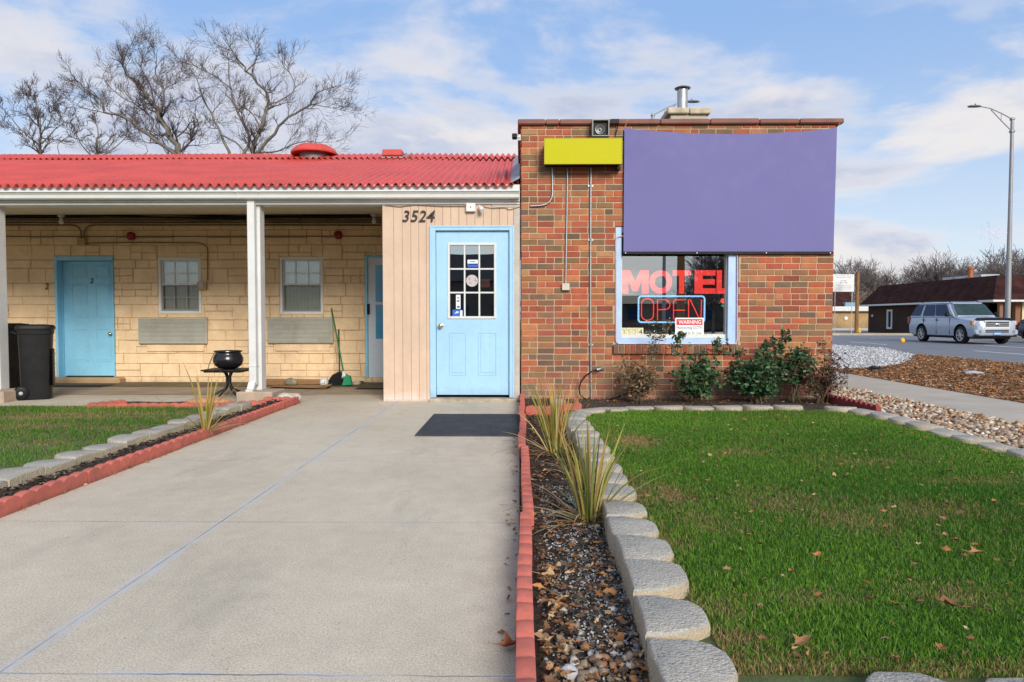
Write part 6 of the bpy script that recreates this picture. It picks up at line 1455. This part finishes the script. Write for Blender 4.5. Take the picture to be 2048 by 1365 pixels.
# ------------------------------------------------------------------ street lamps
def street_lamp(label,x,y,z0,H,side,arm):
    t_=thing('street_lamp',label,'street lamp',(x,y,z0),'street lamps along the road')
    mb=MB(); mb.lathe((x,y,z0),[(.18,0),(.18,.03),(.145,.05),(.14,3.0),(.105,H*.55),(.085,H),(.001,H+.03)],18); mb.lathe((x,y,z0),[(.155,H*.36),(.155,H*.36+.25)],16); obj('pole',mb,mLampPole,t_,smooth=50)
    tip=(x+side*arm,y,z0+H+.62)
    mb=MB(); up=[(x,y,z0+H-.08),(x+side*arm*.35,y,z0+H+.25),(x+side*arm*.70,y,z0+H+.52),(tip[0],y,tip[2])]; lo=[(x,y,z0+H-.75),(x+side*arm*.35,y,z0+H-.15),(x+side*arm*.68,y,z0+H+.45)]
    mb.tube(up,.032,8); mb.tube(lo,.028,8); mb.tube([up[1],((up[1][0]+lo[1][0])/2,y,(up[1][2]+lo[1][2])/2),lo[1]],.02,6); mb.box(x-.11,x+.11,y-.11,y+.11,z0+H-.82,z0+H-.68,.02); mb.box(x-.10,x+.10,y-.10,y+.10,z0+H-.14,z0+H-.02,.02); obj('arm',mb,mLampPole,t_,smooth=60)
    mb=MB(); h=tip; L=.72; vs=[];fs=[]; n=12; prof=[(0,.06,.05),(.12,.12,.075),(.35,.16,.085),(.60,.15,.07),(.72,.04,.03)]
    for (u,w_,d) in prof:
        for i in range(n):
            a=2*PI*i/n; vs.append((h[0]+side*u,y+w_*math.cos(a),h[2]+.0+d*math.sin(a)*(1.0 if math.sin(a)>0 else .55)))
    for i in range(len(prof)-1):
        for j in range(n): fs.append((i*n+j,i*n+(j+1)%n,(i+1)*n+(j+1)%n,(i+1)*n+j))
    fs.append(tuple(range(n))); q=(len(prof)-1)*n; fs.append(tuple(range(q,q+n))); mb.add(vs,fs); mb.fix=True; mb.lathe((h[0]+side*.30,y,h[2]+.08),[(.035,0),(.035,.07),(.001,.09)],10); obj('lamp_head',mb,M('lamp_head_grey',(.16,.16,.165),.5,.1,6,metal=.3),t_,smooth=60)
    return t_
mLampPole=M('lamp_pole_grey',(.30,.305,.31),.5,.10,3,metal=.35,dirt=(.20,.20,.21),dscale=1.5,damt=.5)
lp=A(2015,640,38.5); street_lamp('tall grey street lamp standing behind the silver SUV by the brown roofed building',lp[0],38.5,-.05,A(2018,236,38.5)[2]+.05,-1,1.75)
lp2=A(1303,640,36.8); street_lamp('distant street lamp whose arm and head show above the brick parapet by the flue',lp2[0],36.8,-.02,A(1303,228,36.8)[2]+.02,1,1.75)
# tinsel snowflake on the lamp pole
c=A(1979,466,38.5); sn=thing('snowflake_decoration','faint tinsel snowflake mounted on the tall grey street lamp','decoration',(c[0],38.5,c[2]-.6))
mb=MB()
for k in range(6):
    a=PI/2+k*PI/3; d=Vector((math.cos(a),0,math.sin(a))); b=Vector(c); mb.tube([b,b+d*.62],.012,5)
    for f in (.30,.48):
        for s_ in (-1,1): dd=Vector((math.cos(a+s_*.9),0,math.sin(a+s_*.9))); mb.tube([b+d*f,b+d*f+dd*.20],.010,4)
mb.tube([Vector(c)+Vector((0,.03,0)),Vector((lp[0]-.1,38.5,c[2]))],.015,5); obj('tinsel_star',mb,M('tinsel',(.62,.66,.80),.4,.1,30),sn)
# ------------------------------------------------------------------ brown building across the road
mBrownBrick=bpy.data.materials.new('brown_brick'); t=NT(mBrownBrick); p=t.pos()
def brickmat(m,c1,c2,mort,scale=1.0):
    t=NT(m); q=t.xyz(t.pos()); cmb=t.n('ShaderNodeCombineXYZ'); t.put(cmb.inputs[0],t.math('ADD',q[0],q[1])); t.put(cmb.inputs[1],q[2])
    b=t.n('ShaderNodeTexBrick'); t.put(b.inputs['Vector'],cmb.outputs[0]); b.inputs['Color1'].default_value=(*c1,1); b.inputs['Color2'].default_value=(*c2,1); b.inputs['Mortar'].default_value=(*mort,1); b.inputs['Scale'].default_value=scale; b.inputs['Brick Width'].default_value=.22; b.inputs['Row Height'].default_value=.075; b.inputs['Mortar Size'].default_value=.008
    c=t.mix(1.0,b.outputs['Color'],t.mr(t.noise(t.pos(),.7,4),.3,.7,.8,1.2),'MULTIPLY'); t.bsdf(c,.9,0,t.bump(b.outputs['Fac'],.3,-.005),.2)
brickmat(mBrownBrick,(.050,.027,.020),(.065,.036,.026),(.055,.042,.036))
mTanBrick=bpy.data.materials.new('tan_brick'); brickmat(mTanBrick,(.42,.27,.12),(.34,.21,.09),(.40,.31,.20))
mShingle=bpy.data.materials.new('brown_shingle'); t=NT(mShingle); q=t.xyz(t.pos()); cmb=t.n('ShaderNodeCombineXYZ'); t.put(cmb.inputs[0],t.math('ADD',q[0],q[1])); t.put(cmb.inputs[1],q[2])
b=t.n('ShaderNodeTexBrick'); t.put(b.inputs['Vector'],cmb.outputs[0]); b.inputs['Color1'].default_value=(.034,.015,.014,1); b.inputs['Color2'].default_value=(.052,.022,.018,1); b.inputs['Mortar'].default_value=(.05,.018,.014,1); b.inputs['Scale'].default_value=1; b.inputs['Brick Width'].default_value=.45; b.inputs['Row Height'].default_value=.18; b.inputs['Mortar Size'].default_value=.014; b.inputs['Bias'].default_value=-.1
c=t.mix(1.0,b.outputs['Color'],t.mr(t.noise(t.pos(),1.3,5),.3,.7,.65,1.35),'MULTIPLY'); t.bsdf(c,.95,0,t.bump(b.outputs['Fac'],.5,-.02),.1)
YB0,YB1=48.0,65.7; XB=33.3; GZ=-.34
bb=thing('brown_building','dark brown brick building with a steep mansard shingle roof across the road','building',(XB+6,(YB0+YB1)/2,GZ))
ze=A(1735,610.5,YB1)[2]; ze2=A(1975,599.5,YB0-.6)[2]; ze=(ze+ze2)/2; zt=A(1990,551,YB0+1.0)[2]
XE=XB+16
mb=MB(); wall_holes(mb,YB0+2.5,YB1,GZ,ze-.02,[(A(1767,640,60)[1] and 61.6,62.2,A(1773,657,62)[2],A(1773,621,62)[2])],0,.3,fn=lambda u,w_,z:(XB+w_,u,z))
mb.box(XB+.31,XE,YB1-.3,YB1-.002,GZ,ze-.03); mb.box(XE-.3,XE-.002,YB0+.4,YB1-.31,GZ,ze-.03); mb.box(XB+.002,XB+.9,YB0+2.2,YB0+2.49,GZ,ze-.02)
obj('wall',mb,mBrownBrick,bb)
mb=MB(); o_=.75
E4=[(XB-o_,YB0-.6),(XE+o_,YB0-.6),(XE+o_,YB1+.3),(XB-o_,YB1+.3)]; T4=[(XB+.55,YB0+.95),(XE-.5,YB0+.95),(XE-.5,YB1-1.0),(XB+.55,YB1-1.0)]
mb.add([(x,y,ze) for x,y in E4]+[(x,y,zt) for x,y in T4],[(0,1,5,4),(1,2,6,5),(2,3,7,6),(3,0,4,7),(4,5,6,7)]); mb.fix=True; rf=obj('mansard_roof',mb,mShingle,bb)
mb=MB(); mb.box(E4[0][0]-.02,E4[2][0]+.02,E4[0][1]-.02,E4[2][1]+.02,ze-.14,ze-.005,.01); obj('eave_board',mb,mWhite,bb)
wz0,wz1=A(1773,657,62)[2],A(1773,621,62)[2]
mb=MB(); fr_=lambda u,w_,z:(XB+w_,u,z)
mb.box(61.45,61.63,-.05,.05,wz0-.06,wz1+.06,fn=fr_); mb.box(62.17,62.35,-.05,.05,wz0-.06,wz1+.06,fn=fr_); mb.box(61.63,62.17,-.049,.049,wz0-.06,wz0+.1,fn=fr_); mb.box(61.63,62.17,-.049,.049,wz1-.1,wz1+.06,fn=fr_); wo=obj('window',mb,mWhite,bb)
mb=MB(); mb.box(61.63,62.17,.08,.1,wz0,wz1,fn=fr_); obj('pane',mb,mCarGlass,wo)
mb=MB(); mb.box(XB+1.9,XE-.32,YB0+.3,YB0+.6,GZ,ze-.16); 
for k in range(5): mb.box(XB+2.2,XB+5.2,YB0+.27,YB0+.2985,GZ+.1+k*.45,GZ+.1+k*.45+.43,.01)
obj('garage_front',mb,M('cream_siding',(.62,.54,.34),.6,.06,2),bb)
mb=MB(); mb.box(XB+1.4,XB+1.75,YB0+.25,YB0+.6,GZ,ze-.16); mb.box(XB+.05,XB+.3,YB0-.1,YB0+.15,GZ,ze-.16); obj('porch_pillar',mb,M('brown_post',(.22,.10,.05),.7,.15,3),bb)
mb=MB(); a=A(1741,632,YB1-.5); mb.lathe((XB-.02,YB1-.9,a[2]),[(.12,0),(.12,-.08),(.001,-.1)],12,'x'); obj('wall_lamp',mb,mVinyl,bb)
# rooftop units and flue
ru=thing('rooftop_unit','long pale air-handling unit on top of the brown mansard roof','rooftop unit',(XB+3.2,54,zt)); 
ua=A(1860,565,57); ub=A(1916,560,52)
mb=MB(); mb.box(XB+1.6,XB+3.0,52.2,57.0,zt-.1,A(1890,552,54)[2],.03); obj('cabinet',mb,M('unit_grey',(.42,.44,.46),.5,.08,2),ru)
mb=MB()
for k,(y0,y1,cc) in enumerate(((55.6,56.9,'a'),(54.0,55.3,'b'),(52.4,53.6,'a'))): mb.box(XB+1.585,XB+1.5985,y0,y1,zt+.02,A(1890,553.5,54)[2])
obj('side_panel',mb,M('unit_panel',(.62,.60,.60),.5,.08,2),ru)
ro=thing('roof_flue','small rusty orange roof flue on the brown mansard roof','flue',(A(1941,548,52)[0],52,zt)); a=A(1941,549,52); b=A(1941,533,52)
mb=MB(); mb.lathe((a[0],52,0),[(.16,zt-.2),(.16,b[2]-.25),(.22,b[2]-.24),(.22,b[2]-.05),(.001,b[2])],12); obj('pipe',mb,M('rust_orange',(.42,.13,.05),.7,.2,6),ro,smooth=40)
# low tan building farther back
Y2=76; gx=A(1738,640,Y2)[0]
tb2=thing('tan_building','low tan brick building with a white roof edge behind the white board sign','building',(gx-7,Y2+3,GZ))
zr0,zr1=A(1700,623,Y2)[2],A(1700,613.5,Y2)[2]
mb=MB(); mb.box(gx-14,gx+2,Y2,Y2+8,GZ,zr0); obj('wall',mb,mTanBrick,tb2)
mb=MB(); mb.box(gx-14.4,gx+2.4,Y2-.5,Y2+8.4,zr0+.003,zr1,.02); obj('roof_edge',mb,mWhite,tb2)
mb=MB(); mb.box(gx-14.1,gx+2.1,Y2-.12,Y2-.002,GZ,A(1700,657,Y2)[2]); obj('plinth',mb,M('plinth_grey',(.48,.50,.53),.9,.1,1),tb2)
mb=MB(); zz=A(1690,585,Y2)[2]; mb.prism([(Y2+.5,zr1),(Y2+8,zr1),(Y2+6,zz+1.0),(Y2+3,zz+1.0)],gx-14,gx-1.2,lambda u,v,h:(h,u,v)); obj('roof',mb,mShingle,tb2)
mb=MB(); a=A(1703,612,Y2-.2); mb.box(a[0]-.5,a[0]+.75,Y2+.2,Y2+1.4,zr1+.003,A(1703,605,Y2)[2],.03); obj('roof_box',mb,M('blue_grey',(.18,.30,.40),.5,.1,3),tb2)
mb=MB(); a=A(1692,637,Y2-.05); mb.lathe((a[0],Y2-.03,a[2]),[(.2,0),(.2,-.05),(.001,-.06)],14,'y'); obj('wall_lamp',mb,mVinyl,tb2)
# white board sign on two posts, wooden pole, hydrants
sg=thing('board_sign','white board sign with faint grey printing on two thin posts beside the wooden pole','sign',(A(1686,640,57)[0],57,GZ))
q=rect(1655,549,1708,584,57); mb=MB(); mb.box(q[0],q[1],56.95,57.0,q[2],q[3],.01); obj('board',mb,mWhite,sg)
for px in (1670,1704): a=A(px,620,57); mb=MB(); mb.tube([(a[0],57.04,GZ),(a[0],57.04,q[3])],.03,6); obj('post',mb,mSteel,sg)
mb=MB(); mP=M('faint_print',(.38,.40,.45),.7,.1,20)
def bar(px0,px1,py,h=1.0): r_=rect(px0,py,px1,py+h,56.945); mb.box(r_[0],r_[1],56.944,56.948,r_[2],r_[3])
rr_=random.Random(3)
for py,a,b in ((551.5,1670,1706),(555,1672,1702),(571,1673,1702),(574.5,1676,1704),(578,1672,1701)):
    x=a
    while x<b: L=rr_.uniform(1.2,4.0); bar(x,min(b,x+L),py+rr_.uniform(-.3,.3),1.1); x+=L+rr_.uniform(.5,1.0)
pts=[A(px,py,56.94) for px,py in ((1680,567.5),(1683,561.5),(1691,561.5),(1694,567.5))]; mb.tube(pts,.022,5); bar(1682,1692,565.5)
obj('printing',mb,mP,sg)
wp=A(1713,640,55); wpole=MB(); wpole.tube([(wp[0],55,GZ),(wp[0]+.05,55,A(1714,543,55)[2])],[.15,.13],10); tag(obj('utility_pole',wpole,M('brown_wood_pole',(.22,.115,.045),.85,.2,2,bump=.3,bscale=30),smooth=60),'plain brown wooden pole standing beside the white board sign','pole')
def hydrant(label,p,s):
    t_=thing('fire_hydrant',label,'hydrant',p); mY=M('hydrant_yellow',(.70,.42,.02),.5,.1,6); mb=MB()
    mb.lathe(p,[(.15*s,0),(.15*s,.05*s),(.10*s,.06*s),(.10*s,.48*s),(.13*s,.5*s),(.13*s,.54*s),(.10*s,.62*s),(.04*s,.70*s),(.03*s,.76*s),(.001,.77*s)],16); obj('barrel',mb,mY,t_,smooth=50)
    mb=MB(); mb.lathe((p[0],p[1],p[2]+.38*s),[(.065*s,-.17*s),(.065*s,.17*s)],12,'x'); mb.lathe((p[0],p[1],p[2]+.36*s),[(.08*s,-.18*s),(.08*s,0)],12,'y'); obj('nozzle',mb,mY,t_,smooth=50)
g=A(1718,664,53.5); hydrant('yellow fire hydrant at the foot of the brown wooden pole',(g[0],53.5,GZ),.85)
# yellow drum-like utility marker at the kerb
g=A(1805,688,31.0); um=thing('marker_flag','bright yellow bag-like utility marker on a short stake at the road edge','marker',(11.12*1.33,26.5,-.15))
xm=g[0]; um.location=(xm,31,-.149); WL[um.name]=Vector((xm,31,-.149)); zc=A(1805,681.5,31)[2]
mb=MB(); mb.blob((xm,31,zc),(.10,.07,.12),12,8,.13,rng=random.Random(2)); obj('bag',mb,M('marker_yellow',(.78,.42,.02),.45,.1,9),um,smooth=180)
mb=MB(); mb.tube([(xm,31,-.149),(xm+.01,31,zc-.1)],.012,6); obj('stake',mb,mSteel,um)
g=G(1945,746,.02); mb=MB(); mb.blob((g[0],g[1],.02),(.17,.12,.032),14,7,.32,rng=random.Random(4)); tag(obj('plastic_bag',mb,M('bag_pale',(.42,.47,.58),.4,.15,12),smooth=180),'crumpled pale plastic bag lying on the leafy verge','litter')
g=G(1750,738,.02); mb=MB(); mb.blob((g[0],g[1],.03),(.13,.08,.035),14,7,.45,rng=random.Random(5)); tag(obj('dark_debris',mb,M('debris_black',(.02,.02,.02),.8,.3,9),smooth=40),'torn black debris at the edge between gravel and leaves','litter')
# ------------------------------------------------------------------ far bare trees
def wild_tree(seed,H,spread,nmain,lev,tmin,mt_mat=None):
    rg=random.Random(seed); mb=MB(); mt=MB(); top=Vector((rg.gauss(0,.4),rg.gauss(0,.4),H*.42)); mb.tube([(0,0,-.4),(0,0,H*.15),top],[H*.022,H*.018,H*.012],7)
    for i in range(nmain):
        f=rg.uniform(.35,1.0); p=Vector((0,0,H*.1)).lerp(top,f); az=rg.uniform(0,2*PI); el=rg.uniform(.5,1.35)
        d=Vector((math.cos(az)*math.cos(el)*spread,math.sin(az)*math.cos(el)*spread,math.sin(el))).normalized()
        twig(mt,p,d,H*rg.uniform(.28,.40),H*.009,lev,rg,tmin,.16,(4,7),.55,.8)
    return mb,mt
def far_tree(label,proto,x,y,s,rot,z=GZ,group='bare trees on the skyline across the road'):
    c=copy_tree(proto); c.location=(x,y,z); c.scale=(s,s,s*random.uniform(.94,1.06)); c.rotation_euler=(0,0,rot); c['label']=label; c['group']=group; return c
protos=[]
for k,(H,sp_,nm,lv) in enumerate(((9.2,1.0,8,3),(9.2,1.3,8,3),(9.2,.8,8,3))):
    p_=thing('bare_tree','x','tree',(0,0,0)); a_,b_=wild_tree(60+k,H,sp_,nm,lv,.022); obj('trunk',a_,mBark,p_); obj('crown',b_,M('far_twig',(.135,.11,.105),.9,.2,2),p_); protos.append(p_)
specs=[(1680,520,92,'bare tree right beside the brick corner, rising over the white board sign'),(1722,503,98,'bare tree behind the white board sign and the wooden pole'),(1752,508,104,'bare tree over the far end of the brown mansard roof'),(1803,545,108,'low bare tree behind the middle of the brown roof'),(1836,516,112,'bare tree just before the pale rooftop unit'),(1868,500,95,'tall bare tree behind the pale rooftop unit, first of the dense row'),(1900,494,100,'tallest bare tree above the pale rooftop unit'),(1932,500,104,'bare tree behind the rusty orange roof flue'),(1962,504,97,'bare tree between the rusty flue and the tall street lamp'),(1988,508,108,'bare tree directly before the tall street lamp pole'),(2032,486,88,'bare tree just past the tall street lamp pole at the picture edge'),(2075,478,92,'large bare tree at the very edge beyond the street lamp')]
used=set()
for i,(px,pyt,Y,lb) in enumerate(specs):
    x=A(px,640,Y)[0]; H=A(px,pyt,Y)[2]-GZ; k=i%3
    if k not in used:
        used.add(k); o=protos[k]; o.location=(x,Y,GZ); o.scale=(H/11,)*3; o.rotation_euler=(0,0,i*1.3); o['label']=lb; o['group']='bare trees on the skyline across the road'
    else: far_tree(lb,protos[k],x,Y,H/11,i*1.37)
# rounded brown twiggy bush behind the brown roof
rg=random.Random(77); a=A(1762,600,84); bu=thing('brown_bush','rounded leafless brown bush behind the far end of the mansard roof','bush',(a[0],84,GZ)); mb=MB(); mt=MB()
for i in range(70):
    az=rg.uniform(0,2*PI); el=rg.uniform(.25,1.5); d=Vector((math.cos(az)*math.cos(el),math.sin(az)*math.cos(el)*.8,math.sin(el))); twig(mt,Vector((a[0]+rg.gauss(0,.5),84+rg.gauss(0,.4),GZ+rg.uniform(0,1.2))),d,rg.uniform(1.7,2.4),.03,3,rg,.028,.2,(3,5))
mb.tube([(a[0],84,GZ),(a[0],84,GZ+1)],.15,6); obj('trunk',mb,mBark,bu); obj('twigs',mt,M('bush_twig',(.20,.135,.085),.9,.2,2),bu)
# distant line of woods closing the view
mb=MB(); rg=random.Random(9)
for i in range(120):
    x=rg.uniform(-120,150); y=rg.uniform(128,150); z=GZ; d=Vector((rg.gauss(0,.25),rg.gauss(0,.2),1)).normalized(); twig(mb,Vector((x,y,z)),d,rg.uniform(2.4,4.2),.07,3,rg,.035,.22,(3,5))
tag(obj('distant_woods',mb,M('woods_twig',(.28,.25,.26),.9,.2,1)),'hazy line of bare woods closing the view behind the roofs','woodland',kind='stuff')  # distance haze is put into this pale twig colour
# ------------------------------------------------------------------ across the parking lot, seen only in the window reflections
for px,Y,r,H,lb in ((1360,-12,.17,9,'dark utility pole behind the parking lot, mirrored in the office window'),(1327,-20,.10,9,'thin lamp post behind the parking lot, mirrored in the office window')):
    Yv=2*(FY+.1)-Y; x=(px-1040)/F*Yv; mb=MB(); mb.tube([(x,Y,-.02),(x,Y,H)],[r,r*.8],12); tag(obj('utility_pole',mb,MATS['brown_wood_pole'] if r>.15 else mLampPole,smooth=60),lb,'pole')
for i,(px,Y,s) in enumerate(((1450,-26,.62),(1425,-36,.55),(1400,-42,.5))):
    Yv=2*(FY+.1)-Y; x=(px-1040)/F*Yv
    far_tree(['bare tree mirrored at the edge of the office window near the flower light','second bare tree mirrored in the office window','smaller bare tree mirrored in the middle of the office window'][i],protos[i],x,Y,s,i*2.1,-.03,'bare trees behind the parking lot')
mHouse=M('dark_house_wall',(.10,.085,.075),.9,.2,1); mHRoof=M('dark_house_roof',(.045,.04,.04),.9,.2,1)
def house(label,x0,x1,y0,y1,zw,zr):
    t_=thing('house',label,'house',((x0+x1)/2,(y0+y1)/2,-.03)); mb=MB(); mb.box(x0,x1,y0,y1,-.03,zw); obj('wall',mb,mHouse,t_); ym=(y0+y1)/2
    mb=MB(); mb.prism([(y0-.4,zw+.002),(y1+.4,zw+.002),(ym,zr)],x0-.4,x1+.4,lambda u,v,h:(h,u,v)); obj('roof',mb,mHRoof,t_)
    mb=MB()
    x=x0+1
    while x<x1-1.6: mb.box(x,x+1.1,y1+.002,y1+.04,.9,2.1); x+=3.2
    obj('window',mb,mCarGlass,t_)
house('dark house behind the parking lot, mirrored in the entrance door glass',-13,4,-52,-43,4.2,7.0)
house('long low dark house behind the parking lot, mirrored in the office window',5.5,40,-54,-45,2.3,3.2)
